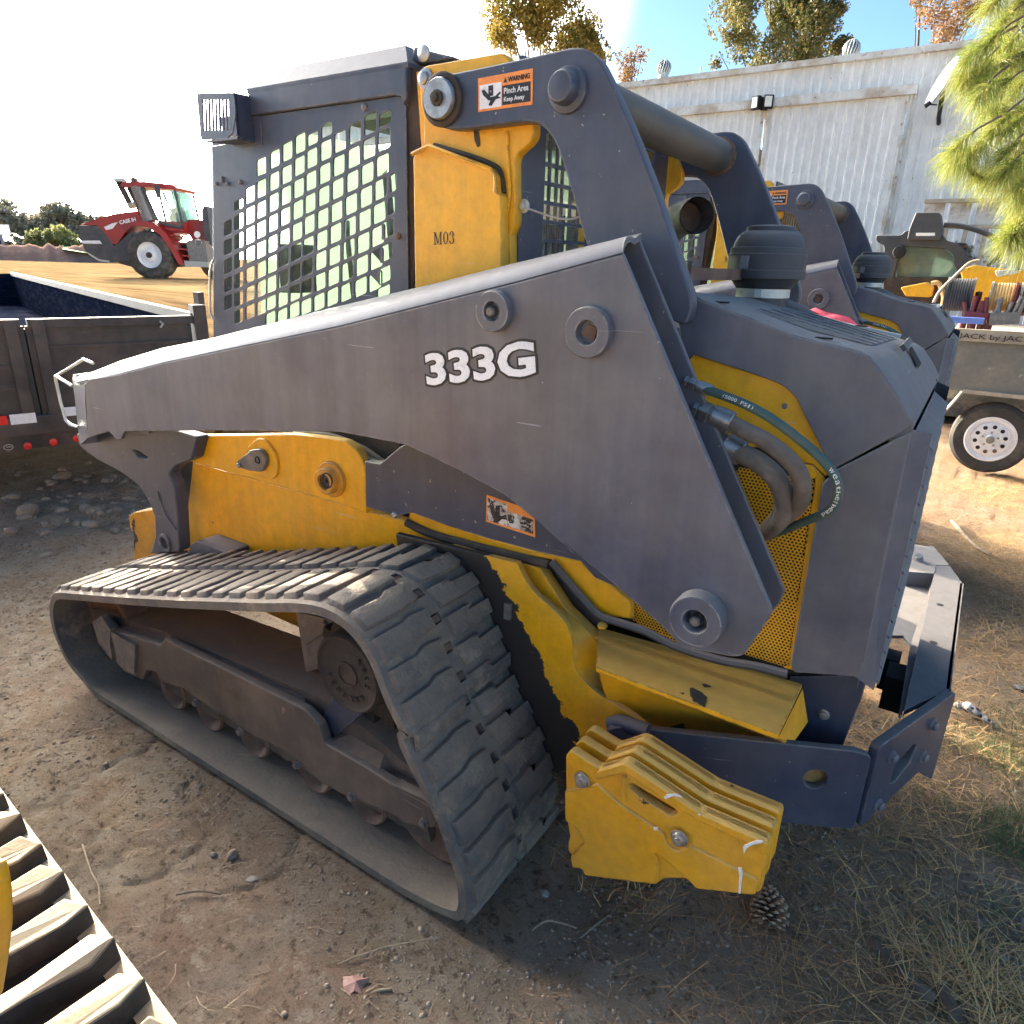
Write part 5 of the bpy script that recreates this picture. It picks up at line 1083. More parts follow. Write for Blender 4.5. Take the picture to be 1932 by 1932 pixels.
# dark lower body behind the corner panel
m = MB(); lo2 = xz(z('I', [(600, -50), (1040, -60), (1010, 60), (900, 340), (600, 330)]), 1.80); m.prism([(x, max(q, .36)) for x, q in lo2], 1.80, 2.5); m.build('rear_frame', M['dark'], LD)
boss(z1('I', 790, 165), .012, 1.80, [(1.3, 0), (1.3, .003), (1, .004), (.9, .011), (.5, .012), (0, .012)], M['steel'], LD, 'bolt', 12)
m = MB(); m.box((-1.42, YC, .42), (1.9, .84, .36)); m.box((-.42, YC+.05, .5), (.4, .64, .4)); m.build('belly', M['grime'], LD)
# dark tie bar over the weights
# ------------------------------------------------------------ bolt-on weights
W0 = 1.25; PIT = .052
wo = z('V', [(158, 450), (190, 420), (215, 425), (400, 545), (585, 490), (625, 510), (1130, 850), (1610, 1060), (1618, 1090), (1555, 1425), (1520, 1438), (1400, 1425), (1100, 1390), (1050, 1335), (860, 1330), (830, 1362), (300, 1295), (290, 1250), (215, 1240), (200, 1160), (175, 1130), (175, 1060), (190, 1030), (165, 905), (160, 690)])
WX = xz(wo, W0); slotp = xz(z('V', [(612, 660), (640, 655), (960, 850), (955, 875), (900, 885), (680, 745), (615, 690)]), W0)
lowerA = xz(z('V', [(590, 600), (620, 570), (1080, 880), (1570, 1110), (1540, 1290), (1080, 1040), (1000, 1120), (890, 1060), (870, 980), (545, 780)]), W0)
for k in range(3):
    y0 = W0+k*PIT; wt = plate('counterweight', rnd(WX, .008, 3), y0+.008, y0+.034, M['cast'], LD, holes=[rnd(slotp, .006)], bevel=.004)
    # thick rim: upper rail and lower pad standing proud of the web
    up_ = [i for i in range(3, 10)]
    rail = z('V', [(375, 590), (400, 545), (585, 490), (625, 510), (1130, 850), (1610, 1060), (1618, 1090), (1600, 1150), (1560, 1105), (1120, 905), (610, 575), (590, 560), (400, 612)])
    pr = plate('weight_rail', rnd(xz(rail, W0), .008), y0-.002, y0+.030, M['cast'], wt, bevel=.004)
    pad_ = z('V', [(160, 690), (330, 660), (390, 640), (560, 790), (870, 1000), (890, 1075), (960, 1125), (1060, 1085), (1540, 1330), (1520, 1438), (1400, 1425), (1100, 1390), (1050, 1335), (880, 1190), (810, 1135), (835, 1240), (820, 1362), (300, 1295), (290, 1250), (215, 1240), (200, 1160), (300, 1060), (250, 960), (165, 905)])
    plate('weight_pad', rnd(xz(pad_, W0), .008), y0, y0+.030, M['cast'], wt, bevel=.004)
    rib = z('V', [(555, 770), (570, 585), (600, 590), (590, 780)]); plate('weight_rib', rnd(xz(rib, W0), .006), y0, y0+.03, M['cast'], wt, bevel=.003)
    for px in ((283, 615), (985, 1020)):
        if k and px[0] > 400: continue
        c = aty(*z1('V', *px), W0); c = Vector((c.x, y0+.004 if px[0] < 400 else y0-.002, c.z)); m = MB(); m.lathe(c, (0, -1, 0), [(.021, 0), (.021, .003), (.017, .004), (.015, .010), (.009, .012), (.009, .020), (0, .021)], 20); m.build('bolt', M['steel'] if k == 0 else M['grime'], wt, True)
for pl_ in ([(1435, 1090), (1450, 1075), (1530, 1045), (1570, 1045), (1575, 1058), (1500, 1075), (1460, 1100), (1440, 1140)], [(1400, 1240), (1425, 1238), (1430, 1290), (1415, 1425), (1402, 1420), (1408, 1300)], [(870, 735), (890, 715), (960, 712), (1000, 735), (940, 725), (880, 750)], [(795, 950), (825, 950), (825, 970), (800, 970)], [(1112, 855), (1130, 860), (1125, 872)]):
    q = xz(z('V', pl_), W0-.0045); plate('paint_splash', q, W0-.0045, W0-.0025, M['white'], LD, bevel=0)
m = MB(); m.tube([aty(*q, 1.47) for q in z('V', [(490, 215), (560, 200), (760, 265)])], .022, 12); m.build('hitch_bar', M['dark'], LD, True)
# =================================================================== SECOND LOADER (same kind, parked alongside)
LD2 = copy_tree(LD); LD2.location = LD.location + Vector((-.05, 2.70, 0))
LD2['label'] = 'grey and yellow loader standing behind the 333G one, only its upper rear showing'
LD['group'] = LD2['group'] = 'tracked loaders parked side by side'
for ch in list(LD2.children):
    if ch.name.startswith(('bumper', 'hinge_lug', 'hole_backing', 'paint_splash')) or (ch.name.startswith('bolt') and ch.type == 'MESH' and max(v.co.x for v in ch.data.vertices) > -.13): bpy.data.objects.remove(ch)
rag = MB(); c = aty(*z1('K', 520, 1150), 3.6)
import numpy as np
rng = np.random.default_rng(3)
rag.v = []
for i in range(9):
    for j in range(6):
        rag.v.append(c + Vector(((i-4)*.05, (j-2)*.05, .03*math.sin(i*1.3)*math.cos(j*1.7)-.002*i*i)))
rag.f = [(i*6+j, i*6+j+1, (i+1)*6+j+1, (i+1)*6+j) for i in range(8) for j in range(5)]
bm_ = rag.build('shop_rag', M['pink'], None, True); tag(bm_, 'crumpled red shop rag lying between the two loaders', 'rag')

# =================================================================== GROUND
def vnoise(X, Y, seed):
    r = np.random.default_rng(seed); T = r.random((256, 256)); xi = np.floor(X).astype(int); yi = np.floor(Y).astype(int); fx = X-xi; fy = Y-yi
    fx = fx*fx*(3-2*fx); fy = fy*fy*(3-2*fy); g = lambda a, b: T[a % 256, b % 256]
    return (g(xi, yi)*(1-fx)+g(xi+1, yi)*fx)*(1-fy) + (g(xi, yi+1)*(1-fx)+g(xi+1, yi+1)*fx)*fy
def fbm(X, Y, f, o, seed, gain=.5):
    s = 0; a = 1; t = 0
    for k in range(o): s = s + a*vnoise(X*f+17*k, Y*f+31*k, seed+k); t += a; a *= gain; f *= 2.03
    return s/t
def sstep(x, a, b): t = np.clip((x-a)/(b-a), 0, 1); return t*t*(3-2*t)
def terrain(X, Y):
    X = np.asarray(X, float); Y = np.asarray(Y, float)
    left = -X*.86 + Y*.51 - np.abs(X*.51+Y*.86-0)*.0
    rise = .74*sstep(left, 9, 24)*sstep(-X, 2, 9)
    near = np.exp(-((X+1.2)**2+(Y-1.8)**2)/220)
    flat = sstep(np.maximum(np.abs(X+1.75)-1.15, np.abs(Y-2.08)-1.15), -.02, .16)
    rel = (fbm(X, Y, .55, 3, 5)-.5)*.07 + (fbm(X, Y, 3.1, 4, 9)-.5)*.030 + np.abs(fbm(X, Y, 9, 4, 14)-.5)*.022 + (fbm(X, Y, 26, 3, 24)-.5)*.010
    rub = np.exp(-(((X+4.6)/1.3)**2+((Y-2.3)/.9)**2))
    crack = np.exp(-((fbm(X, Y, 1.7, 3, 40)-.5)/.006)**2)*.012*near
    rut = .06*np.sin(Y*.9+X*.3)*sstep(left, 8, 14)*(1-sstep(left, 40, 80))*.6
    return rise + rel*(.25+.75*flat) - .010*(1-flat) - .012*flat*0 + rub*(fbm(X, Y, 6, 4, 33)*.10) - crack + rut
def axis(a, b, st, far, k=1.13):
    c = list(np.arange(a, b, st)); s = st; x = a; L = []
    while x > -far: s *= k; x -= s; L.append(x)
    s = st; x = c[-1]; Rr = []
    while x < far: s *= k; x += s; Rr.append(x)
    return np.array(L[::-1]+c+Rr)
gx = axis(-5.2, 1.9, .021, 600, 1.10); gy = axis(.35, 4.6, .021, 600, 1.10)
XX, YY = np.meshgrid(gx, gy, indexing='ij'); ZZ = terrain(XX, YY)
nx, ny = XX.shape; V = np.stack([XX.ravel(), YY.ravel(), ZZ.ravel()], 1)
ii, jj = np.meshgrid(np.arange(nx-1), np.arange(ny-1), indexing='ij'); a = (ii*ny+jj).ravel(); F = np.stack([a, a+ny, a+ny+1, a+1], 1)
me = bpy.data.meshes.new('ground'); me.vertices.add(len(V)); me.vertices.foreach_set('co', V.astype(np.float32).ravel())
me.loops.add(F.size); me.loops.foreach_set('vertex_index', F.ravel().astype(np.int32)); me.polygons.add(len(F)); me.polygons.foreach_set('loop_start', np.arange(0, F.size, 4, dtype=np.int32)); me.polygons.foreach_set('loop_total', np.full(len(F), 4, dtype=np.int32))
me.update(); me.validate(); me.polygons.foreach_set('use_smooth', np.ones(len(F), bool))
x_, y_ = V[:, 0], V[:, 1]; left = -x_*.86+y_*.51
strawv = np.clip(sstep(x_, -.5, .35)*(fbm(x_, y_, 2.2, 4, 50)*1.7-.35)*(y_ > -2), 0, .75)
at = me.attributes.new('straw', 'FLOAT', 'POINT'); at.data.foreach_set('value', strawv.astype(np.float32))
fv = sstep(left, 6, 12)*.9*sstep(-x_, 1, 6); at = me.attributes.new('field', 'FLOAT', 'POINT'); at.data.foreach_set('value', fv.astype(np.float32))
me.materials.append(M['ground']); g = bpy.data.objects.new('ground', me); link(g); tag(g, kind='structure')
def gz(x, y): return float(terrain(x, y))

def blades(name, P, Lr, wr, lift, mt, kind='stuff', curl=.35, steep=(.0, .25), label=None, cat=None, az=None, seg=3):
    """many thin curved strands lying on or standing from the ground (joined)"""
    n = len(P); r = np.random.default_rng(len(name)*7+n); ang = r.uniform(0, 2*np.pi, n) if az is None else az+r.normal(0, .45, n)
    L = r.uniform(*Lr, n); w_ = r.uniform(*wr, n); el = r.uniform(*steep, n); cv = r.normal(0, curl, n)
    V = []; base = np.array(P, float); pos = base.copy(); pos[:, 2] += r.uniform(*lift, n); a = ang.copy(); e = el.copy(); rows = []
    for s in range(seg+1):
        wd = w_*(1-.75*s/seg); px, py = -np.sin(a), np.cos(a)
        l = pos.copy(); l[:, 0] += px*wd/2; l[:, 1] += py*wd/2; q = pos.copy(); q[:, 0] -= px*wd/2; q[:, 1] -= py*wd/2; rows += [l, q]
        pos = pos + np.stack([np.cos(a)*np.cos(e), np.sin(a)*np.cos(e), np.sin(e)], 1)*(L/seg)[:, None]
        a = a+cv; e = e - r.uniform(.0, .25, n)*np.sign(e+1e-6)
        gzv = terrain(pos[:, 0], pos[:, 1]); pos[:, 2] = np.maximum(pos[:, 2], gzv+.002)
    V = np.stack(rows, 1).reshape(-1, 3); m_ = 2*(seg+1); b = np.arange(n)*m_; F = []
    for s in range(seg): F.append(np.stack([b+2*s, b+2*s+1, b+2*s+3, b+2*s+2], 1))
    F = np.concatenate(F); me = bpy.data.meshes.new(name); me.vertices.add(len(V)); me.vertices.foreach_set('co', V.astype(np.float32).ravel())
    me.loops.add(F.size); me.loops.foreach_set('vertex_index', F.ravel().astype(np.int32)); me.polygons.add(len(F)); me.polygons.foreach_set('loop_start', np.arange(0, F.size, 4, dtype=np.int32)); me.polygons.foreach_set('loop_total', np.full(len(F), 4, dtype=np.int32)); me.update(); me.validate()
    me.materials.append(mt); o = bpy.data.objects.new(name, me); link(o); return tag(o, label, cat, kind=kind)
def scat(n, x0, x1, y0, y1, dens=None, seed=1):
    r = np.random.default_rng(seed); X = r.uniform(x0, x1, n); Y = r.uniform(y0, y1, n)
    if dens is not None: k = r.random(n) < dens(X, Y); X, Y = X[k], Y[k]
    return np.stack([X, Y, terrain(X, Y)], 1)
def outside(X, Y): return ((np.abs(X+1.8) > 1.15) | (np.abs(Y-1.28) > .25))*1.0
GP = lambda X, Y: 1-.85*np.exp(-(((X-.42)/.25)**2+((Y-2.35)/.45)**2))
D1 = lambda X, Y: GP(X, Y)*sstep(X, -.75, .1)*np.clip(fbm(X, Y, 1.9, 3, 61)*2.2-.35, 0, 1)*outside(X, Y)
blades('pine_straw', scat(90000, -1.0, 2.6, .3, 9.5, D1, 2), (.04, .16), (.0009, .0022), (.0, .012), M['needle_dry'], label='brown fallen pine needles strewn over the dirt at right', cat='litter')
D2 = lambda X, Y: GP(X, Y)*sstep(X, -.30, .35)*np.clip(fbm(X, Y, 1.2, 3, 71)*3-1.1, 0, 1)
blades('dry_grass_litter', scat(60000, -.4, 3, .4, 10, D2, 3), (.04, .18), (.0012, .0030), (.0, .03), M['straw'], steep=(0, .5), label='pale dry grass lying loosely over the dirt', cat='litter')
blades('dry_stems', scat(1700, -4, .3, .2, 2.6, outside, 4), (.015, .11), (.0010, .0028), (.0, .004), M['twig'], curl=.3, steep=(0, .1), label='sparse dry stems and roots scattered on the bare dirt', cat='litter')
Dg = lambda X, Y: np.clip(fbm(X, Y, 4, 3, 81)*3.4-1.1, 0, 1)*np.exp(-(((X-.42)/.26)**2+((Y-2.35)/.5)**2))
blades('grass_patch', scat(60000, -.1, 1.0, 1.4, 3.5, Dg, 5), (.02, .055), (.0014, .0034), (0, .004), M['grass'], steep=(.3, 1.2), label='short thin green grass beside the rear bumper', cat='grass')
for k, (u, v, n, s) in enumerate(((836, 1462, 260, .10), (520, 1390, 120, .12), (1870, 1870, 420, .22), (1180, 1640, 160, .16))):
    c = atz(u, v, 0.01); r = np.random.default_rng(90+k); X = c.x+r.normal(0, s*.6, n); Y = c.y+r.normal(0, s*.35, n)
    o = blades('straw_tuft', np.stack([X, Y, terrain(X, Y)], 1), (.05, .16), (.0012, .003), (0, .01), M['straw'] if k != 9 else M['twig'], steep=(0, .8), kind=None,
      label=['tuft of dry yellow straw against the outer edge of the track', 'thin clump of straw stalks by the front half of the track', 'large bunch of dry straw at the lower right corner', 'matted straw below the yellow weights'][k], cat='straw tuft')
# pebbles and clods (nobody could count them)
def pebbles(name, P, size, mt, label, seed):
    r = np.random.default_rng(seed); bm = bmesh.new(); bmesh.ops.create_icosphere(bm, subdivisions=1, radius=1); bv = np.array([v.co[:] for v in bm.verts]); bf = np.array([[v.index for v in f.verts] for f in bm.faces]); bm.free()
    n = len(P); S = size[0]+(size[1]-size[0])*r.random(n)**3; V = []; 
    sc_ = r.uniform(.55, 1.25, (n, 1, 3))*S[:, None, None]*np.array([1, 1, .65]); jit = 1+r.uniform(-.28, .28, (n, len(bv), 1)); a = r.uniform(0, 6.28, n); V = bv[None]*jit*sc_
    ca, sa = np.cos(a)[:, None], np.sin(a)[:, None]; X = V[:, :, 0]*ca-V[:, :, 1]*sa; Y = V[:, :, 0]*sa+V[:, :, 1]*ca; V = np.stack([X, Y, V[:, :, 2]], 2)+np.array(P)[:, None, :]
    F = (bf[None]+(np.arange(n)*len(bv))[:, None, None]).reshape(-1, 3); V = V.reshape(-1, 3)
    me = bpy.data.meshes.new(name); me.vertices.add(len(V)); me.vertices.foreach_set('co', V.astype(np.float32).ravel()); me.loops.add(F.size); me.loops.foreach_set('vertex_index', F.ravel().astype(np.int32)); me.polygons.add(len(F)); me.polygons.foreach_set('loop_start', np.arange(0, F.size, 3, dtype=np.int32)); me.polygons.foreach_set('loop_total', np.full(len(F), 3, dtype=np.int32)); me.update(); me.validate()
    me.materials.append(mt); o = bpy.data.objects.new(name, me); link(o); tag(o, label, 'pebbles', kind='stuff')
M['leafbush'] = leafmat('bush_leaves', (.22, .26, .08), (.30, .32, .12), (.34, .30, .14), scale=.15)
M['clod'] = mat('dirt_clod', (.27, .21, .155), (.37, .30, .225), rough=.95, scale=6, bump=.4, spec=.15)
Dp = lambda X, Y: np.clip(fbm(X, Y, 1.6, 3, 101)*2.4-.7, 0, 1)*outside(X, Y)
pebbles('pebbles', scat(75000, -4.5, .9, .2, 2.8, Dp, 11), (.0010, .0085), M['clod'], 'loose crumbs of soil and grit on the bare dirt', 12)
Dr = lambda X, Y: np.exp(-(((X+4.7)/1.0)**2+((Y-2.3)/.75)**2))
pebbles('rubble', scat(1500, -7, -3, 1.2, 4, Dr, 13), (.010, .055), M['clod'], 'broken dirt clods in a low heap behind the trailer', 14)
pebbles('gravel', scat(500, .25, .8, 1.5, 2.1, None, 15), (.003, .011), M['stone'], 'greyish gravel at the right of the grass', 16)
# single stones and bits one can point at
def rock(px, s, mt, label, cat, name='stone', seed=1, flat=.6):
    c = atz(*px, 0.0); bm = bmesh.new(); bmesh.ops.create_icosphere(bm, subdivisions=2, radius=1)
    for v in bm.verts:
        k = 1+.35*(noise.noise(v.co*1.3+Vector((seed*7, 0, 0)))); v.co = Vector((v.co.x*s*k, v.co.y*s*.75*k, v.co.z*s*flat*k))
    me = bpy.data.meshes.new(name); bm.to_mesh(me); bm.free(); me.materials.append(mt); o = bpy.data.objects.new(name, me); link(o); o.location = (c.x, c.y, gz(c.x, c.y)+s*flat*.4); o.rotation_euler[2] = seed; tag(o, label, cat)
rock(z1('D', 170, 1040), .085, M['clod'], 'large pale square-cornered clod left of the loader front', 'clod', 'clod', 3, .7)
rock(z1('D', 365, 820), .07, M['clod'], 'rounded clod at the top of the dirt heap by the trailer', 'clod', 'clod', 5)
rock(z1('D', 550, 1060), .05, M['clod'], 'flat clod just right of the large pale one', 'clod', 'clod', 8)
rock(z1('G', 1320, 960), .018, M['clod'], 'pinkish round pebble standing on open dirt below the track', 'pebble', 'pebble', 2, .8)
rock(z1('G', 1215, 958), .010, M['stone'], 'small dark pebble left of the pinkish one', 'pebble', 'pebble', 4, .8)
rock(z1('H', 1175, 1175), .016, M['stone'], 'pale flat pebble between track and yellow weights', 'pebble', 'pebble', 6)
rock(z1('G', 1435, 1100), .016, M['stone'], 'grey flake of stone near the straw tuft', 'pebble', 'pebble', 7, .3)
rock((1926, 1300), .03, M['plastic'], 'black lump at the right edge of the picture', 'stone', 'stone', 9)
c = atz(*z1('I', 1640, 200), 0.0); m = MB()
m.tube(catmull([c+Vector((-.07, .02, .03)), c+Vector((-.02, .01, .045)), c+Vector((.03, -.01, .03)), c+Vector((.07, -.02, .02))], 5), [.006, .012, .018, .013, .020, .022, .014, .018, .015, .009, .012, .010, .008, .006, .009, .003], 7)
tag(m.build('plastic_scrap', M['decalworn'], None, True), 'crumpled white plastic scrap in the sunlit straw at right', 'litter')
# pine cone
cc = atz(*z1('I', 470, 1330), 0.0); PCn = thing('pine_cone', 'open brown pine cone on the dirt below the yellow weights', 'pine cone', (cc.x, cc.y, gz(cc.x, cc.y)))
core = MB(); axc = Vector((-.25, .75, .45)).normalized(); base = cc+Vector((.01, -.045, .035)); core.lathe(base, axc, [(0, 0), (.018, .004), (.024, .03), (.018, .07), (0, .105)], 14); core.build('core', M['cone_in'], PCn, True)
u_ = axc.orthogonal().normalized(); w_ = axc.cross(u_)
for k in range(96):
    t = (k+.5)/96; a = k*2.39996; rad_ = .048*math.sin(math.pi*min(1, .22+t*.80))**.7; d = (u_*math.cos(a)+w_*math.sin(a)); c0 = base+axc*(t*.088)
    tip = c0+d*rad_*1.05+axc*(.010-.014*(1-t)*1.6); sd = axc.cross(d).normalized(); wd = .0105*(1-.45*t)
    m = MB(); m.add([c0+d*.012-sd*wd*.5, c0+d*.012+sd*wd*.5, tip-d*.004+sd*wd, tip-d*.004-sd*wd, tip+axc*.003, c0+d*.012-axc*.003, tip-axc*.004+d*.001], [(0,1,2,3),(3,2,4),(0,5,1),(1,5,6,2),(0,3,6,5),(3,4,6),(4,2,6)]); m.build('scale', M['cone'], PCn)
# branch, leaf, wheat stalk, twigs
m = MB(); P = catmull([atz(*q, .03) for q in z('I', [(1060, 1450), (1180, 1600), (1300, 1720), (1420, 1790)])], 6); m.tube(P, [.014, .017, .019, .019, .018, .018, .017, .019, .021, .022, .022, .02, .02, .022, .02, .02, .018, .016, .014], 10)
tag(m.build('rotten_branch', M['bark'], None, True), 'thick dark rotten branch lying at the lower right', 'branch')
m = MB(); m.tube(catmull([atz(*q, .012) for q in z('I', [(1080, 1560), (1180, 1640), (1260, 1740), (1330, 1840)])], 5), .007, 6); tag(m.build('bark_splinter', M['straw'], None, True), 'pale splinter of wood beside the rotten branch', 'splinter')
m = MB(); m.tube(catmull([atz(*q, .03) for q in z('I', [(1450, 1740), (1490, 1800), (1540, 1900)])], 5), .018, 8); tag(m.build('bark_chunk', M['bark'], None, True), 'short brown chunk of bark near the bottom edge', 'bark')
m = MB(); m.tube(catmull([atz(*q, .012) for q in z('I', [(320, 1525), (500, 1500), (700, 1495), (980, 1480)])], 6), .0016, 6)
st_ = [atz(*q, .014) for q in z('I', [(600, 1505), (700, 1495), (800, 1490), (900, 1490), (960, 1482)])]
for k in range(22):
    t = k/22*3.99; p = st_[int(t)].lerp(st_[int(t)+1], t % 1); m.bar(p, p+Vector((.020, .006*(-1)**k, .003)), .003, .002)
tag(m.build('grass_stalk', M['straw'], None), 'long pale seeded grass stalk lying below the pine cone', 'stalk')
c = atz(*z1('H', 75, 1700), .012); m = MB(); pl = [(0, 0), (.02, .012), (.03, .03), (.045, .026), (.06, .034), (.058, .012), (.07, -.005), (.05, -.012), (.04, -.03), (.02, -.018)]
m.add([c+Vector((x-.03, y, .006*math.sin(i*2.1))) for i, (x, y) in enumerate(pl)]+[c+Vector((.01, .004, .012))], [(i, (i+1) % 10, 10) for i in range(10)])
tag(m.build('fallen_leaf', mat('dead_leaf', (.38, .20, .16), (.28, .15, .11), rough=.7, bump=.2, scale=30), None), 'pinkish brown dead leaf on the dirt near the bottom edge', 'leaf')
for k, (pts_, r0, lb) in enumerate(((z('H', [(0, 1590), (150, 1530), (330, 1480), (560, 1440)]), .0022, 'long pale bent stalk at the bottom left of centre'), (z('G', [(470, 905), (520, 1060), (560, 1140), (570, 1250)]), .0022, 'thin forked twig next to the lit foreground track'),
  (z('G', [(630, 695), (760, 560)]), .0022, 'straight pale stick on the open dirt'), (z('G', [(1005, 1195), (1130, 1175), (1260, 1190)]), .0025, 'dark thin twig lying level on the open dirt'), (z('H', [(60, 1880), (180, 1760), (300, 1730)]), .004, 'thick grey root near the bottom edge'),
  (z('H', [(1100, 1400), (1180, 1345), (1270, 1355), (1360, 1385)]), .003, 'pale curved root below the weights'), (z('H', [(1380, 1440), (1560, 1300), (1800, 1180), (1932, 1120)]), .003, 'long root running up to the yellow weights'), (z('F', [(1520, 1040), (1650, 1180), (1740, 1230)]), .012, 'grey stick on the ground behind the rear bumper'))):
    m = MB(); m.tube(catmull([atz(*q, .008) for q in pts_], 5), r0, 6); tag(m.build('twig', M['twig'] if k not in (3,) else M['bark'], None, True), lb, 'twig')

# =================================================================== LIT FOREGROUND MACHINE (only a corner shows)
FT = thing('compact_loader', 'loader at the lower left corner with a sunlit lugged track and yellow side', 'track loader', (-2.0, -.3, 0))
yA, yB = -.09, .385
q1, q2 = atz(0, 1480, .62), None
s1, s2 = atz(0, 1480, .62), atz(340, 1932, .62); FANG = math.atan2(s2.y-s1.y, s2.x-s1.x); yA, yB = s1.y-.45, s1.y
lp = [(-3.6, .60), (-2.8, .625), (-2.2, .62), (-1.6, .62), (-1.0, .62), (-.62, .61), (-.40, .50), (-.36, .30), (-.50, .06), (-.8, .0), (-1.2, 0), (-1.6, 0), (-2.3, 0), (-3.2, .0), (-3.7, .08), (-3.85, .35)]
zmax = 1.02; lp = [(x, min(q, zmax)) for x, q in lp]
lc = catmull([Vector((x, q, 0)) for x, q in lp], 10, True); _, tt = resample(lc, 10)
NP2 = round(tt/.098)
def lugs_new(k):
    s = k*SEG; y0, y1 = yA, yB; mid = yA+(yB-yA)*.5
    farh = [(s+.2, y1-.03), (s+2.9, y1-.008), (s+3.7, y1-.05), (s+2.9, y1-.13), (s+2.7, mid+.03), (s+1.9, mid-.0), (s-.6, mid+.0), (s+0, mid+.045), (s+.3, y1-.12)]
    nearh = [(s+2.2, mid-.02), (s+4.6, mid-.02), (s+4.2, mid-.06), (s+4.2, y0+.03), (s+1.8, y0+.03), (s+1.8, mid-.06)]
    return [(farh, .046), (nearh, .046)]
fb_, fpath, fnor = make_track(lc, NP2, yA, yB, FT, True, M['rubber_shade'], lugs_new, .03, (.42, .50), M['rubber_lit'])
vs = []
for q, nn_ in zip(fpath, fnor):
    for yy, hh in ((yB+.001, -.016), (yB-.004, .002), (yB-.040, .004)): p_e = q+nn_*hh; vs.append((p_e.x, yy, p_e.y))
n_ = len(fpath); mkmesh('lit_belt_edge', vs, [(3*i+j, 3*((i+1) % n_)+j, 3*((i+1) % n_)+j+1, 3*i+j+1) for i in range(n_) for j in (0, 1)], M['rubber_edge_lit'], fb_, True)  # added strip, sunlit tone in its colour
m = MB(); m.box((-2.6, -.85, .75), (1.6, 1.0, .7)); m.build('body', M['yellow'], FT)
m = MB(); m.box((-2.2, .15, .32), (2.2, .2, .25)); m.build('track_frame', M['grime'], FT)

Mr = Matrix.Translation(Vector((s1.x, s1.y, 0))) @ Matrix.Rotation(FANG, 4, 'Z') @ Matrix.Translation(-Vector((s1.x, s1.y, 0)))
def _rot(o):
    for c_ in o.children: c_.data.transform(Mr); _rot(c_)
_rot(FT)
yw = xz(z('G', [(-500, 760), (-60, 900), (0, 935), (30, 1020), (50, 1150), (52, 1300), (30, 1500), (0, 1700), (-60, 1800), (-500, 1900)]), .12)
yw = [(x+.012, q) for x, q in yw]; plate('side_panel', rnd(yw, .01), -.35, .12, M['yellow'], FT, bevel=.006)
# =================================================================== DUMP TRAILER
DC = atz(370, 596, 1.24); eg = Vector((-.302, -.953, 0)); el_ = Vector((-.953, .302, 0)); ng = -el_      # gate direction, bed direction, outward normal
DT = thing('dump_trailer', 'black steel dump trailer at left, its rear gate facing the loader', 'trailer', (DC.x, DC.y, 0))
def ongate(u, v, off=0):
    r = ray(u, v); P0 = DC+ng*off; t = (P0-CAM).dot(ng)/r.dot(ng); return CAM+r*t
def dbox(name, a0, a1, b0, b1, z0, z1_, mt, par=None):  # a along gate, b outward(+)/bed(-)
    m = MB(); vs = [DC*1 + eg*a + ng*b for a in (a0, a1) for b in (b0, b1)]
    pts_ = [Vector((p.x, p.y, q)) for p in vs for q in (z0, z1_)]; m.add(pts_, [(0,1,3,2),(4,6,7,5),(0,4,5,1),(2,3,7,6),(0,2,6,4),(1,5,7,3)]); return m.build(name, mt, par or DT)
GW = 2.15; mid = None
pu = ongate(62, 700); amid = (pu-DC).dot(eg)
dbox('gate_panel', .05, amid-.005, -.03, 0, .62, 1.20, M['trailer']); dbox('gate_panel', amid+.005, GW, -.03, 0, .62, 1.20, M['trailer'])
dbox('gate_rail', 0, amid-.02, -.05, .03, 1.19, 1.245, M['trailer']); dbox('gate_rail', amid+.02, GW, -.05, .03, 1.19, 1.245, M['trailer'])
for a in (.0, .0):pass
for a0 in (amid-.11, amid+.04): dbox('gate_post', a0, a0+.07, -.02, .045, .60, 1.24, M['trailer'])
dbox('gate_seal', amid-.05, amid+.05, -.06, -.032, .60, 1.18, M['grime'])
dbox('gate_post', -.06, .03, -.06, .05, .55, 1.32, M['trailer'])
for zz_ in (.93, .80): dbox('gate_rib', amid+.12, GW, 0, .02, zz_, zz_+.03, M['trailer'])
dbox('gate_rib', .05, amid-.12, 0, .015, 1.05, 1.07, M['trailer'])
dbox('rear_beam', -.02, GW, -.08, .06, .50, .62, M['trailer']); dbox('sill', -.02, GW, -.10, .02, .40, .50, M['trailer'])
for k, a in enumerate((1.92, )): pass
def quadg(name, c0, c1, mt, off):
    a, b_ = ongate(*c0, off), ongate(*c1, off); m = MB(); m.add([a, Vector((b_.x, b_.y, a.z)), b_, Vector((a.x, a.y, b_.z)), a-ng*.004, Vector((b_.x, b_.y, a.z))-ng*.004, b_-ng*.004, Vector((a.x, a.y, b_.z))-ng*.004], [(0,1,2,3),(4,7,6,5),(0,4,5,1),(1,5,6,2),(2,6,7,3),(3,7,4,0)]); return m.build(name, mt, DT)
quadg('reflective_tape', (17, 783), (70, 797), M['white'], .066); quadg('reflective_tape', (-30, 788), (16, 801), M['redlens'], .066); quadg('reflective_tape', (120, 769), (160, 782), M['white'], .066); quadg('reflective_tape', (200, 758), (250, 770), M['redlens'], .066)
for q in z('D', [(158, 612), (305, 590), (438, 568)]):
    c = ongate(*q, .03); m = MB(); m.lathe(c, ng, [(.024, 0), (.024, .006), (.019, .008), (0, .012)], 20); m.build('marker_lamp', M['redlens'], DT, True)
c = ongate(*z1('D', 48, 620), .03); m = MB()
for k in range(16):
    a = 2*math.pi*k/16; b_ = 2*math.pi*(k+1)/16; P0 = lambda an: c+eg*(-math.cos(an)*.026)+Vector((0, 0, math.sin(an)*.018)); m.bar(P0(a), P0(b_), .006, .004)
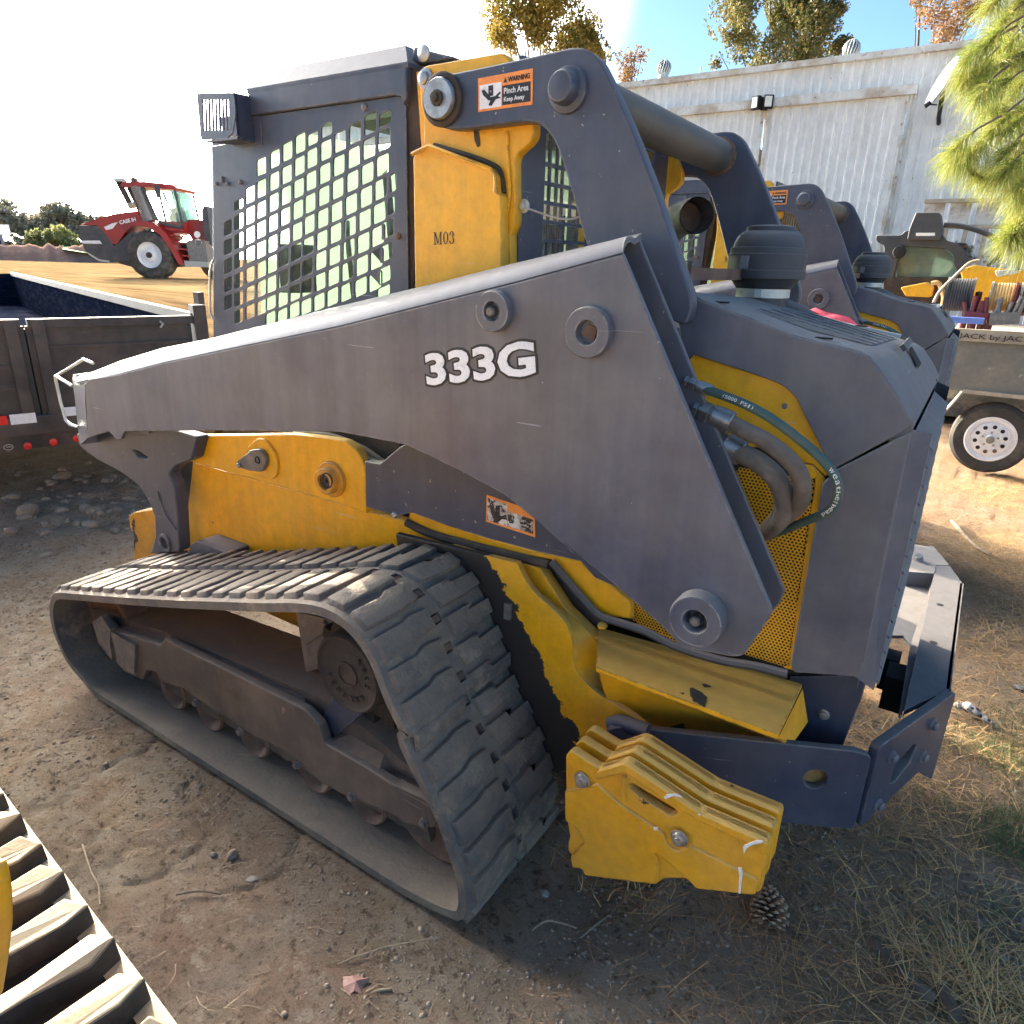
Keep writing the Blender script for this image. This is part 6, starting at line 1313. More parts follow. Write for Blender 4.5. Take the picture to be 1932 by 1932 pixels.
m.bar(c-eg*.018, c+eg*.014+Vector((0, 0, .004)), .006, .004); m.build('badge', M['galv'], DT)
m = MB(); hk = ongate(471, 562, .02); hk = ongate(*z1('Q', 1300, 1375), .035); m.tube([hk, hk+Vector((0, 0, -.02))+eg*-.02, hk+Vector((0, 0, -.045))], .008, 8); m.build('gate_hook', M['galv'], DT)
BL = 13
dbox('bed_side', -.03, .02, -BL, 0, .62, 1.23, M['trailer_in']); dbox('bed_side', GW, GW+.05, -BL, 0, .62, 1.23, M['trailer_in']); dbox('bed_front', 0, GW, -BL-.05, -BL, .62, 1.23, M['trailer_in'])
dbox('side_rail', -.02, .04, -BL-.06, .0, 1.19, 1.26, M['trailer']); dbox('side_rail', GW, GW+.09, -BL-.06, 0, 1.19, 1.26, M['trailer']); dbox('bed_floor', 0, GW, -BL, 0, .58, .62, M['trailer_in'])
dbox('chassis_rail', .3, .4, -BL-1, 0, .42, .58, M['trailer']); dbox('chassis_rail', GW-.4, GW-.3, -BL-1, 0, .42, .58, M['trailer'])
for s, q in enumerate((-1.6, -2.5)):
    for a in (-.12, GW+.12):
        c = DC+eg*a+ng*q; m = MB(); m.lathe((c.x, c.y, .36), eg, [(.12, -.1), (.36, -.11), (.36, .11), (.12, .1)], 28); m.build('wheel', M['tyre'], DT, True)
m = MB(); p0 = ongate(*z1('A', 1140, 1745), -.15); m.bar(p0+Vector((0, 0, .10)), p0-Vector((0, 0, .5)), .06, .05); m.build('corner_stake', M['trailer'], DT)

# =================================================================== RED TRACTOR IN THE FIELD
tr0 = CAM + ray(295, 524)*(30/FPX); TZ = terrain(tr0.x, tr0.y); 
view = Vector((fwd.x, fwd.y, 0)).normalized(); ex_ = Vector((rgt.x, rgt.y, 0)); S_ = .00535*30/30
TR = thing('farm_tractor', 'big red articulated farm tractor parked in the sunlit field', 'tractor', (tr0.x, tr0.y, float(TZ)))
O_ = Vector((tr0.x, tr0.y, tr0.z))+Vector((rgt.x, rgt.y, 0))*.30
def tp(x, y, d=0): return O_ + ex_*((x-1290)*S_) + Vector((0, 0, (1022-y)*S_)) + view*d
def tprism(name, pts_, d0, d1, mt, par=None, smooth=False):
    m = MB(); n = len(pts_); tr = tessellate_polygon([[Vector((x, -y, 0)) for x, y in pts_]])
    m.add([tp(x, y, d0) for x, y in pts_]+[tp(x, y, d1) for x, y in pts_], [tuple(t) for t in tr]+[tuple(i+n for i in t) for t in tr]+[(i, (i+1) % n, (i+1) % n+n, i+n) for i in range(n)]); return m.build(name, mt, par or TR, smooth)
tprism('hood', [(690, 640), (850, 590), (1000, 555), (1150, 530), (1190, 560), (1200, 640), (1100, 640), (1040, 690), (960, 780), (930, 770), (860, 660), (820, 635)], -.1, 1.1, M['red'])
tprism('hood_top', [(690, 632), (850, 580), (1000, 545), (1170, 522), (1190, 560), (1150, 533), (1000, 560), (850, 597)], 0, 1.0, M['white'] if False else M['red'])
tprism('nose', [(680, 645), (825, 640), (865, 665), (940, 790), (1090, 680), (1100, 900), (1000, 900), (880, 915), (800, 905), (700, 830), (675, 740)], -.08, 1.1, M['plastic'])
tprism('chrome_strip', [(685, 755), (830, 750), (845, 775), (690, 775)], -.12, -.08, M['silver'])
tprism('white_stripe', [(885, 650), (960, 620), (1000, 612), (950, 660), (900, 672)], -.13, -.1, M['silver'])
a, b_, d = tp(1018, 628, -.13), tp(1150, 600, -.13), tp(1014, 600, -.13); text('tractor_lettering', 'CASE IH', M['white'], TR, a, b_, d, off=.03, th=.01)
tprism('frame', [(880, 850), (1100, 700), (1700, 780), (1720, 920), (1560, 900), (1450, 930), (1100, 960), (940, 920)], .1, 1.0, M['plastic'])
tprism('bumper_edge', [(705, 840), (740, 870), (800, 905), (880, 915), (880, 900), (800, 890), (720, 840)], -.1, -.05, M['steel'])
def twheel(cx, cy, r, d0, d1, par=TR):
    c = tp(cx, cy, d0); m = MB(); R_ = r*S_; wd = d1-d0
    m.lathe(c, view, [(R_*.52, .06), (R_*.55, 0), (R_*.85, -.0), (R_*.97, .08), (R_, .16), (R_, wd-.16), (R_*.97, wd-.08), (R_*.55, wd)], 36); w0 = m.build('wheel', M['tyre'], par, True)
    m = MB()
    for k in range(26):
        a = 2*math.pi*k/26; u1 = ex_*math.cos(a)+Vector((0, 0, math.sin(a))); t1 = ex_*-math.sin(a)+Vector((0, 0, math.cos(a))); m.bar(c+u1*R_*.90+view*.02, c+u1*(R_+.03)+view*wd*.5+t1*.12, .07, .05, up=u1)
    m.build('tread_bars', M['tyre'], w0)
    m = MB(); m.lathe(c, view, [(R_*.53, -.0), (R_*.50, .02), (R_*.46, .10), (R_*.28, .12), (R_*.26, .02), (R_*.20, .0), (R_*.10, -.01), (0, -.01)], 30); m.build('rim', M['silver'], w0, True)
    m = MB(); m.lathe(c-view*.015, view, [(R_*.12, -.06), (R_*.12, .02)], 16); m.lathe(c-view*.075, view, [(R_*.12, 0), (0, 0)], 16); m.build('wheel_hub', M['grime'], w0)
twheel(1275, 850, 182, -.75, -.05); twheel(1050, 880, 150, 1.2, 1.9); twheel(1640, 890, 150, 1.2, 1.9)
tprism('fender', [(1165, 620), (1240, 600), (1340, 610), (1430, 690), (1480, 780), (1540, 915), (1500, 920), (1440, 800), (1380, 700), (1300, 650), (1200, 635)], -.75, .0, M['red'])
tprism('rear_hood', [(1520, 640), (1540, 580), (1600, 575), (1670, 578), (1665, 650), (1600, 720), (1560, 740)], .1, 1.0, M['red'])
for k in range(5): tprism('step', [(1430+k*25, 650+k*48), (1540+k*12, 655+k*48), (1540+k*12, 665+k*48), (1430+k*25, 660+k*48)], -.7, -.4, M['red'])
tprism('tank', [(1575, 745), (1600, 730), (1725, 735), (1725, 890), (1580, 890)], -.7, -.1, M['greysteel']); tprism('tool_tray', [(1540, 885), (1725, 890), (1725, 930), (1545, 930)], -.75, -.3, M['steel'])
for q in ((1668, 690), (1670, 745)): m = MB(); m.lathe(tp(*q, -.72), view, [(.13, 0), (.13, .02), (0, .02)], 16); m.build('work_lamp', M['silver'], TR)
tprism('cab_roof', [(1085, 350), (1110, 325), (1280, 318), (1500, 335), (1522, 355), (1510, 372), (1250, 352), (1100, 360)], -.35, 1.5, M['red'])
cabf = MB()
for p, q in (((1500, 365), (1530, 640)), ((1255, 360), (1340, 600)), ((1375, 370), (1400, 600)), ((1340, 610), (1480, 640)), ((1530, 640), (1480, 640))):
    for dd in (-.3, 1.4): cabf.bar(tp(*p, dd), tp(*q, dd), .07, .07)
cabf.build('cab_frame', M['plastic'], TR); tprism('cab_glass', [(1265, 372), (1498, 378), (1525, 640), (1470, 635), (1350, 600)], -.27, -.25, M['glass']); tprism('cab_glass', [(1265, 372), (1498, 378), (1525, 640), (1470, 635), (1350, 600)], 1.35, 1.37, M['glass']); tprism('steering_column', [(1360, 560), (1380, 520), (1400, 530), (1390, 620), (1360, 610)], .5, .6, M['plastic'])
tprism('cab_rear_wall', [(1440, 375), (1500, 378), (1528, 640), (1490, 640)], .0, 1.2, M['darkglass'])
tprism('cab_lower', [(1330, 590), (1530, 600), (1535, 680), (1400, 690), (1340, 640)], -.25, 1.3, M['red'])
tprism('cab_seat', [(1400, 500), (1450, 480), (1470, 560), (1500, 640), (1400, 600)], .3, .9, M['plastic']); tprism('mirror', [(1370, 345), (1405, 345), (1410, 430), (1378, 432)], -.6, -.5, M['plastic'])
for p, q, r in (((1195, 350), (1260, 600), .27), ((1050, 305), (1120, 480), .12), ((1130, 360), (1190, 520), .10)):
    m = MB(); m.tube([tp(*p, -.1), tp(*q, -.1)], r, 16); m.build('exhaust_can', M['greysteel'] if r > .2 else M['grime'], TR, True)
tprism('intake_cap', [(1035, 298), (1095, 295), (1100, 318), (1040, 322)], -.3, .1, M['galv']); m = MB(); m.tube([tp(1115, 490, -.15), tp(1180, 480, -.2)], .13, 12); m.build('canister', M['tan'], TR, True)
tprism('beacon', [(1150, 300), (1165, 283), (1185, 290), (1195, 318), (1150, 318)], -.1, .1, M['rust'])
tprism('rear_pack', [(1690, 520), (1710, 480), (1735, 480), (1740, 760), (1690, 760)], -.3, .5, M['plastic'])

# =================================================================== FAR FIELD EDGE
def farz(): return .74
berm_c = [CAM+ray(u, 490)*(85/FPX) for u in (-160, -40, 60, 130, 200, 260, 330)]
vs = []; fs = []; NB = 70; prof_ = [(-5, -.6), (-3, .5), (-1.2, 1.35), (0, 1.6), (1.6, 1.2), (4, .2), (6, -.6)]
cl = catmull([Vector((p.x, p.y, 0)) for p in berm_c], 12)
for i, p in enumerate(cl):
    t = (cl[min(i+1, len(cl)-1)]-cl[max(i-1, 0)]).normalized(); nn = Vector((p.x, p.y, 0)).normalized(); hs = 1+.35*noise.noise(Vector((i*.35, 3, 1)))+.15*noise.noise(Vector((i*1.3, 1, 1)))
    hs *= min(1, (len(cl)-1-i)/14+.15)
    for j, (o_, h) in enumerate(prof_): vs.append(p+nn*o_+Vector((0, 0, .74+h*hs*1.15+.12*noise.noise(Vector((i*.9, j*1.7, 5))))))
w7 = len(prof_)
for i in range(len(cl)-1):
    for j in range(w7-1): fs.append((i*w7+j, i*w7+j+1, (i+1)*w7+j+1, (i+1)*w7+j))
berm = mkmesh('dirt_berm', vs, fs, mat('berm_dirt', (.24, .15, .12), (.30, .20, .15), rough=.95, scale=1.2, bump=.5, bscale=8, spec=0), None, True); tag(berm, kind='structure')
ga, gb = [CAM+ray(u, 478)*(88/FPX) for u in (112, 215)]
def farquad(name, c, mt, lab, kind=None):
    pass
m = MB(); q = [CAM+ray(u, v)*(d/FPX) for u, v, d in ((115, 463, 100), (175, 464, 100), (190, 481, 82), (150, 476, 82), (118, 470, 82))]; m.add(q, [(0, 1, 2, 3, 4)]); tag(m.build('meadow', M['grassfar'], None), kind='structure')

# =================================================================== TREES
def leaves(n, blobs, size, mt, name, par, seed, droop=0):
    r = np.random.default_rng(seed); W_ = np.array([b[3]**2 for b in blobs]); idx = r.choice(len(blobs), n, p=W_/W_.sum()); B = np.array([[*b[:3], b[3], b[4]] for b in blobs])[idx]
    d = r.normal(size=(n, 3)); d /= np.linalg.norm(d, axis=1)[:, None]; rr = r.random(n)**.45
    C = B[:, :3]+d*rr[:, None]*np.stack([B[:, 3], B[:, 3], B[:, 4]], 1)
    nz = np.array([noise.noise(Vector(c)*1.1) for c in C]) if n < 30000 else fbm(C[:, 0]*.6+C[:, 2]*.4, C[:, 1]*.6-C[:, 2]*.3, 1.4, 3, seed)*2-1
    keep = nz > -.18; C = C[keep]; n = len(C); s = r.uniform(size*.5, size*1.2, n)
    a = r.normal(size=(n, 3)); a /= np.linalg.norm(a, axis=1)[:, None]; b = np.cross(a, r.normal(size=(n, 3))); b /= np.linalg.norm(b, axis=1)[:, None]
    a *= s[:, None]; b *= (s*.55)[:, None]; V = np.stack([C-a, C+b, C+a, C-b], 1).reshape(-1, 3); F = np.arange(4*n).reshape(n, 4)
    me = bpy.data.meshes.new(name); me.vertices.add(len(V)); me.vertices.foreach_set('co', V.astype(np.float32).ravel()); me.loops.add(F.size); me.loops.foreach_set('vertex_index', F.ravel().astype(np.int32)); me.polygons.add(len(F)); me.polygons.foreach_set('loop_start', np.arange(0, F.size, 4, dtype=np.int32)); me.polygons.foreach_set('loop_total', np.full(len(F), 4, dtype=np.int32)); me.update(); me.validate()
    me.materials.append(mt); return link(bpy.data.objects.new(name, me), par)
def tree(label, blobs_px, depth, mt, n, size, seed, group=None, trunk=True):
    """blobs_px: (u, v, r px) clumps of the crown at roughly this depth"""
    k = depth/FPX; r = random.Random(seed); bl = []
    for u, v, rp in blobs_px:
        for q in range(4):
            dd = depth + r.uniform(-.7, .7)*rp*k; c = CAM+ray(u+r.uniform(-.45, .45)*rp, v+r.uniform(-.45, .45)*rp)*(dd/FPX); rr = rp*k*r.uniform(.5, .78); bl.append((c.x, c.y, c.z, rr, rr*.85))
    cx = sum(b[0] for b in bl)/len(bl); cy = sum(b[1] for b in bl)/len(bl); z0 = .7 if depth > 60 else 0
    T = thing('tree', label, 'tree', (cx, cy, z0), group); leaves(n, bl, size, mt, 'crown', T, seed)
    top = sum(b[2] for b in bl)/len(bl); m = MB(); base = Vector((cx, cy, z0-.3)); fork = Vector((cx, cy, z0+(top-z0)*.55)); rb = max(.04, .010*(top-z0)+.03)
    m.tube([base, base.lerp(fork, .5)+Vector((.05, 0, 0)), fork], [rb*1.3, rb*1.05, rb*.8], 10)
    for b in r.sample(bl, min(9, len(bl))): e = Vector(b[:3]); m.tube(catmull([fork-Vector((0, 0, r.uniform(0, .25)*(top-z0))), fork.lerp(e, .5)+Vector((r.uniform(-.2, .2), r.uniform(-.2, .2), .1)), e+Vector((0, 0, b[4]*.4))], 3), [rb*.5, rb*.42, rb*.35, rb*.28, rb*.2, rb*.14, rb*.08], 6)
    m.build('trunk', M['bark'], T, True); return T
tree('tall tree with yellowing leaves rising behind the raised loader arm', [(960, 10, 62), (1030, 30, 70), (1100, 60, 55), (1120, 100, 45), (985, 70, 55), (930, 60, 30), (1040, -60, 90), (960, -60, 60), (1060, 100, 60), (1135, 85, 25)], 36, M['leaf'], 42000, .10, 21, 'trees behind the warehouse')
tree('thin bare-branched sapling left of the first roof vent', [(1190, 125, 30), (1205, 105, 22), (1180, 150, 22)], 36, M['leafred'], 1100, .09, 22, 'trees behind the warehouse')
tree('broad dark green and golden tree above the middle of the warehouse roof', [(1400, 20, 70), (1470, 30, 80), (1540, 40, 60), (1380, 80, 50), (1450, 100, 60), (1530, 100, 50), (1470, -60, 100), (1355, 110, 25), (1585, 90, 26), (1570, 20, 30)], 36, M['leaf2'], 48000, .10, 23, 'trees behind the warehouse')
tree('sparse rust-coloured tree between the warehouse roof and the pine', [(1750, 20, 40), (1790, 50, 35), (1770, 85, 30), (1820, 0, 60), (1730, 0, 22)], 36, M['leafred'], 4200, .10, 24, 'trees behind the warehouse')
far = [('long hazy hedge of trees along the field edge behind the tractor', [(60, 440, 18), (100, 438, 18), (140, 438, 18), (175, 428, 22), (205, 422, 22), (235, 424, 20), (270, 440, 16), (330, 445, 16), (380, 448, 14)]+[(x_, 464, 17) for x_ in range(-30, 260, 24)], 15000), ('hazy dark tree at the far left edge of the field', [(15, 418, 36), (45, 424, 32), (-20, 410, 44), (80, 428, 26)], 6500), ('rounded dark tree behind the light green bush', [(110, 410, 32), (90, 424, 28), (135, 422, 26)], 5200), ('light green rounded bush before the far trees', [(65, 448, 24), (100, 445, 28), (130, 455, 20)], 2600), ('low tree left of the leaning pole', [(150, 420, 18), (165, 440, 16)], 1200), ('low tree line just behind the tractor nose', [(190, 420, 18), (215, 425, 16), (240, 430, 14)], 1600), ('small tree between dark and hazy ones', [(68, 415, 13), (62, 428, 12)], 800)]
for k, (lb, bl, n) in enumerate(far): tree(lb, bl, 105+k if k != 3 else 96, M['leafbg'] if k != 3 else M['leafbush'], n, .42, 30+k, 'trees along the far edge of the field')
# leaning pole and wires, pale house
pA, pB = CAM+ray(173, 425)*(90/FPX), CAM+ray(157, 322)*(90/FPX); PT = MB(); PT.tube([pA-Vector((0, 0, 4)), pA, pB], [.14, .12, .07], 8); tag(PT.build('utility_pole', M['bark'], None, True), 'thin leaning utility pole above the far trees', 'pole')
for k, (v0, v1) in enumerate(((398, 413), (402, 419))):
    m = MB(); m.tube([CAM+ray(0+k*5, v0)*(88/FPX), CAM+ray(172, v1-3)*(88/FPX), CAM+ray(330, v1)*(88/FPX)], .025, 5); tag(m.build('power_line', M['grime'], None), ['upper power line over the far trees', 'lower power line over the far trees'][k], 'cable', 'power lines at the left')
h0 = CAM+ray(10, 492)*(92/FPX); HS = thing('far_house', 'pale two-storey house half hidden at the far left', 'house', (h0.x, h0.y, .7))
vd = Vector((h0.x, h0.y, 0)).normalized(); sx_ = Vector((vd.y, -vd.x, 0)); rot = Matrix((( sx_.x, vd.x, 0), (sx_.y, vd.y, 0), (0, 0, 1)))
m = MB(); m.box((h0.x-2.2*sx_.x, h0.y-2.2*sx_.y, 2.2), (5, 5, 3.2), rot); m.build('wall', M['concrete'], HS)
m = MB(); c = Vector((h0.x-2.2*sx_.x, h0.y-2.2*sx_.y, 3.8)); m.add([c+rot@Vector(q) for q in ((-3.4, -2.8, 0), (3.4, -2.8, 0), (3.4, 2.8, 0), (-3.4, 2.8, 0), (-3.4, 0, 1.3), (3.4, 0, 1.3))], [(0,1,5,4),(2,3,4,5),(0,4,3),(1,2,5)]); m.build('roof', M['greysteel'], HS)
for a in (-2, -.6, .8, 2.2):
    m = MB(); m.box(c+rot@Vector((a*.8, -2.52, -1.2)), (.8, .06, 1.0), rot); m.build('window', M['black'], HS)

# =================================================================== WAREHOUSE
WY = 15.0; WH = 5.17
BW = thing('warehouse', 'long white corrugated metal warehouse with rust-specked siding', 'warehouse', (0, WY, 0))
SW = .813
def sheet_mesh(name, w_, h, y=0):
    prof_ = []; n = 5
    for k in range(n):
        x = k*w_/n; prof_ += [(x, 0), (x+w_/n-.055, 0), (x+w_/n-.040, -.028), (x+w_/n-.012, -.028)]
    prof_.append((w_, 0)); vs = [(x, q, zz_) for zz_ in (0, h) for x, q in prof_]; nn = len(prof_)
    me = bpy.data.meshes.new(name); me.from_pydata(vs, [], [(i, i+1, i+1+nn, i+nn) for i in range(nn-1)]); me.materials.append(M['siding']); return me
trk = aty(*z1('C', 0, 655), WY).z; trk_r = aty(*z1('C', 1285, 545), WY); dx1 = trk_r.x; dz = trk_r.z
me_full = sheet_mesh('siding_panel', SW, WH); me_top = sheet_mesh('siding_panel', SW, WH-dz); me_door = sheet_mesh('door_sheet', SW, dz-.02)
nS = 34; x0_ = dx1-.0
k = 0
for i in range(-22, 18):
    x = dx1+i*SW
    o = bpy.data.objects.new('siding_panel', me_full if i >= 0 else me_top); link(o, BW); o.location = Vector((x, WY+(.004 if i % 2 else 0), 0 if i >= 0 else dz))-BW.location
DR = {}
for nme, xa_, xb_ in (('sliding_door', aty(*z1('C', 455, 800), WY).x, dx1), ('sliding_door', aty(*z1('C', 455, 800), WY).x-(dx1-aty(*z1('C', 455, 800), WY).x), aty(*z1('C', 455, 800), WY).x-.05)):
    fr_ = MB(); 
    for x in (xa_+.03, xb_-.03): fr_.box((x, WY-.10, dz/2), (.05, .05, dz))
    d = fr_.build('sliding_door', M['trim'], BW); nn = max(1, round((xb_-xa_)/SW)); 
    for j in range(nn):
        o = bpy.data.objects.new('door_sheet', me_door); COL.objects.link(o); o.parent = d; o.location = Vector((xa_+j*(xb_-xa_)/nn, WY-.09, .02)); o.scale[0] = (xb_-xa_)/nn/SW
m = MB(); m.box((dx1-7.4, WY-.13, dz+.06), (15, .16, .15)); m.build('door_track', M['trim'], BW)
m = MB(); m.box((dx1+.03, WY-.05, dz/2), (.05, .08, dz)); m.build('door_jamb', M['trim'], BW)
m = MB(); m.box((0, WY-.05, WH+.03), (36, .14, .10)); m.build('eave_trim', M['trim'], BW)
m = MB(); m.add([(-18, WY-.1, WH+.08), (14.5, WY-.1, WH+.08), (14.5, WY+9, WH+.9), (-18, WY+9, WH+.9), (-18, WY-.1, WH+.03), (14.5, WY-.1, WH+.03), (14.5, WY+9, WH+.85), (-18, WY+9, WH+.85)], [(0,1,2,3),(4,7,6,5),(0,4,5,1),(1,5,6,2),(2,6,7,3),(3,7,4,0)]); m.build('roof', M['galv'], BW)
m = MB(); m.box((-2, WY+9.05, WH/2), (32, .2, WH)); m.box((-17.8, WY+4.5, WH/2), (.2, 9, WH)); m.box((14.4, WY+4.5, WH/2), (.2, 9, WH)); m.build('back_wall', M['siding'], BW)
for k, (u, v, rp) in enumerate(((1253, 128, 12), (1607, 92, 14))):
    yv_ = WY+4; c = aty(u, v, yv_); r = rp/FPX*((c-CAM).dot(fwd)); zb0 = WH+.08+.82*(4.1/9.1)
    V_ = thing('roof_vent', ['turbine roof vent nearer the loader arm, on the warehouse roof', 'turbine roof vent at the foot of the broad dark tree'][k], 'roof vent', (c.x, c.y, zb0), 'turbine vents on the warehouse roof')
    m = MB(); m.lathe((c.x, c.y, zb0-.1), (0, 0, 1), [(r*1.5, 0), (r*.75, max(.05, c.z-r-zb0+.1)), (r*.75, c.z-r*.7-zb0+.1)], 20); m.build('base', M['galv'], V_, True)
    m = MB(); m.lathe((c.x, c.y, c.z-r), (0, 0, 1), [(r*.6, 0), (r*.85, r*.5), (r*.9, r), (r*.8, r*1.5), (r*.4, r*1.9), (0, r*2)], 20); cr = m.build('core', M['greysteel'], V_, True)
    for j in range(16):
        a = 2*math.pi*j/16; P0 = [Vector((c.x+math.cos(a+t*.5)*q*r, c.y+math.sin(a+t*.5)*q*r, c.z-r+t*2*r)) for t, q in ((0, .66), (.25, .96), (.5, 1.05), (.75, .92), (1, .4))]; m = MB(); m.tube(P0, r*.10, 5); m.build('fin', M['galv'], V_, True)
c = aty(*z1('C', 443, 588), WY-.25); FL = thing('wall_lamp', 'twin-headed flood lamp mounted above the warehouse door seam', 'flood lamp', (c.x, c.y, c.z))
m = MB(); m.box(c+Vector((0, .08, 0)), (.10, .16, .2)); m.build('bracket', M['black'], FL)
for s in (-1, 1): m = MB(); m.box(c+Vector((s*.11, -.06, 0)), (.17, .08, .22), Matrix.Rotation(s*.5, 3, 'Z')); h = m.build('lamp_head', M['black'], FL); m = MB(); m.box(c+Vector((s*.125, -.11, 0)), (.12, .02, .17), Matrix.Rotation(s*.5, 3, 'Z')); m.build('lens', M['lens'], h)
c = aty(*z1('C', 1478, 475), WY-.5); DS = thing('satellite_dish', 'round white satellite dish on the warehouse wall near the pine', 'satellite dish', (c.x, c.y, c.z))
m = MB(); m.lathe(c, Vector((-.8, -.35, .35)), [(.36, .06), (.25, .02), (0, 0), (0, -.02), (.25, -.0), (.37, .05)], 28); m.build('dish', M['white'], DS, True)
m = MB(); m.tube([c+Vector((0, .05, -.1)), c+Vector((.0, .2, -.45)), c+Vector((.0, .45, -.5))], .035, 8); m.build('mast', M['black'], DS, True)
m = MB(); m.tube([c+Vector((-.05, 0, -.3)), aty(*z1('C', 1385, 595), WY-.8)], .012, 6); m.tube([aty(*z1('C', 1385, 595), WY-.8)-Vector((.04, 0, .03)), aty(*z1('C', 1385, 595), WY-.8)+Vector((.03, 0, .03))], .035, 8); m.build('feed_arm', M['black'], DS, True)
m = MB(); a = aty(*z1('J', 1010, 100), WY+8); m.tube([a-Vector((0, 0, 2)), aty(*z1('J', 1022, -10), WY+8)], .03, 6); tag(m.build('antenna', M['galv'], None), 'thin whip antenna left of the broad dark tree', 'antenna')

# =================================================================== PINE BRANCHES AT RIGHT
PN = thing('pine_tree', 'pine tree at the right edge with long drooping sunlit yellow-green needles', 'pine tree', (2.9, 5.6, 0))
m = MB(); m.tube(catmull([(2.9, 5.6, -.1), (2.86, 5.5, 1.6), (2.95, 5.3, 3.5), (2.9, 5.2, 6)], 4), [.20, .19, .18, .17, .16, .15, .15, .14, .14, .13, .12, .11, .1], 14); m.build('trunk', M['bark'], PN, True)
brs = [[(2050, 60), (1950, 95), (1880, 125), (1820, 150)], [(2060, 200), (1960, 235), (1900, 320), (1850, 335), (1800, 290)], [(1990, -60), (1940, 0), (1905, 70), (1900, 150)], [(2100, 320), (1990, 380), (1930, 420), (1905, 450)], [(2050, 180), (1980, 200), (1915, 215), (1870, 205)], [(2000, 250), (1950, 280), (1925, 330), (1930, 400)]]
tips = []
for k, b in enumerate(brs):
    dps = [5.4-.12*i+.25*(k % 3) for i in range(len(b))]; P = catmull([CAM+ray(u, v)*(d/FPX) for (u, v), d in zip(b, dps)], 5); m = MB(); n = len(P); m.tube(P, [.030*(1-.8*i/n)+.004 for i in range(n)], 8); bo = m.build('branch', M['bark'], PN, True)
    for i in range(3, n, 2): tips.append((P[i], (P[i]-P[i-1]).normalized()))
    tips.append((P[-1], (P[-1]-P[-2]).normalized()))
ex_t = [(1790, 285), (1830, 300), (1800, 310), (1860, 250), (1880, 300), (1840, 190), (1870, 180), (1900, 250), (1925, 330), (1905, 360), (1870, 60), (1900, 30), (1925, 100), (1890, 100), (1850, 90), (1860, 20), (1840, 150), (1915, 170), (1890, 210), (1925, 10), (1880, -20), (1925, 480), (1930, 380), (1820, 120), (1925, 215), (1880, 335)]
for (u, v) in ex_t:
    p = CAM+ray(u+random.uniform(-8, 8), v)*(random.uniform(4.8, 5.6)/FPX); q = p+Vector((random.uniform(.1, .3), .1, .22)); m = MB(); m.tube([q, p.lerp(q, .5)+Vector((0, 0, .03)), p], [.010, .008, .004], 6); m.build('twig', M['bark'], PN, True); tips.append((p, Vector((-.4, -.1, -.5)).normalized()))
r = np.random.default_rng(8); vs = []; n_each = 250
VV = []
for p, d in tips:
    for k in range(n_each):
        off = r.random()*.16; b0 = Vector(p)-d*off; a = r.normal(size=3); dirn = (Vector(a).normalized()*.95+d*.75); dirn.z -= .12; dirn.normalize(); L = r.uniform(.10, .21); sd = dirn.cross(Vector(r.normal(size=3))).normalized()*.0015
        m1 = b0+dirn*L*.55; e = b0+dirn*L+Vector((0, 0, -L*.30)); VV += [b0-sd, b0+sd, m1+sd, m1-sd, e+sd*.4, e-sd*.4]
n = len(VV)//6; me = bpy.data.meshes.new('needles'); F = [(6*i, 6*i+1, 6*i+2, 6*i+3) for i in range(n)]+[(6*i+3, 6*i+2, 6*i+4, 6*i+5) for i in range(n)]; me.from_pydata([tuple(v) for v in VV], [], F); me.materials.append(M['needle']); o = link(bpy.data.objects.new('needles', me), PN); tag(o, kind='stuff')

# =================================================================== FLATBED TRAILER WITH HOSE REELS
FB = 7.25
FTR = thing('equipment_trailer', 'grey flatbed trailer at right with a white spoked wheel and hose reels', 'trailer', (1.2, FB, 0))
def fp_(u, v, y=FB): return aty(u, v, y)
x0b = fp_(1790, 650).x; zt_ = fp_(1860, 622).z; zm = fp_(1860, 645).z; zl = fp_(1860, 742).z
m = MB(); m.box((x0b+2.0, FB-.02, (zt_+zm)/2), (4.0, .05, zt_-zm)); m.build('side_board', M['tan'], FTR)
a, b_, d = fp_(1808, 640, FB-.05), fp_(1932, 640, FB-.05), fp_(1808, 628, FB-.05)
text('board_lettering', 'JACK by JACK', M['grime'], FTR, Vector((a.x, a.y, a.z)), Vector((b_.x+.05, a.y, a.z)), Vector((a.x, a.y, d.z)), th=.003)
m = MB(); m.box((x0b+2.0, FB+.02, (zm+zl)/2-.0), (4.0, .06, zm-zl)); m.build('side_panel', M['grey'], FTR)
m = MB(); m.box((x0b+2.0, FB+1.0, zm+.02), (4.0, 2.0, .06)); m.build('deck', M['tan'], FTR)
m = MB(); m.box((x0b+2.0, FB+.3, zl-.05), (4.0, .1, .12)); m.box((x0b+2.0, FB+1.6, zl-.05), (4.0, .1, .12)); m.build('chassis_rail', M['grey'], FTR)
fe = [fp_(*q, FB-.02) for q in z('F', [(1490, 405), (1590, 290), (1932, 325), (2300, 360)])]; fe = [Vector((p.x, p.y, p.z)) for p in fe]
m = MB()
for a, b_ in zip(fe, fe[1:]): m.add([a+Vector((0, -.02, 0)), b_+Vector((0, -.02, 0)), b_+Vector((0, .24, 0)), a+Vector((0, .24, 0)), a+Vector((0, -.02, -.03)), b_+Vector((0, -.02, -.03)), b_+Vector((0, .24, -.03)), a+Vector((0, .24, -.03))], [(0,1,2,3),(4,7,6,5),(0,4,5,1),(2,6,7,3)])
m.build('fender', M['tan'], FTR)
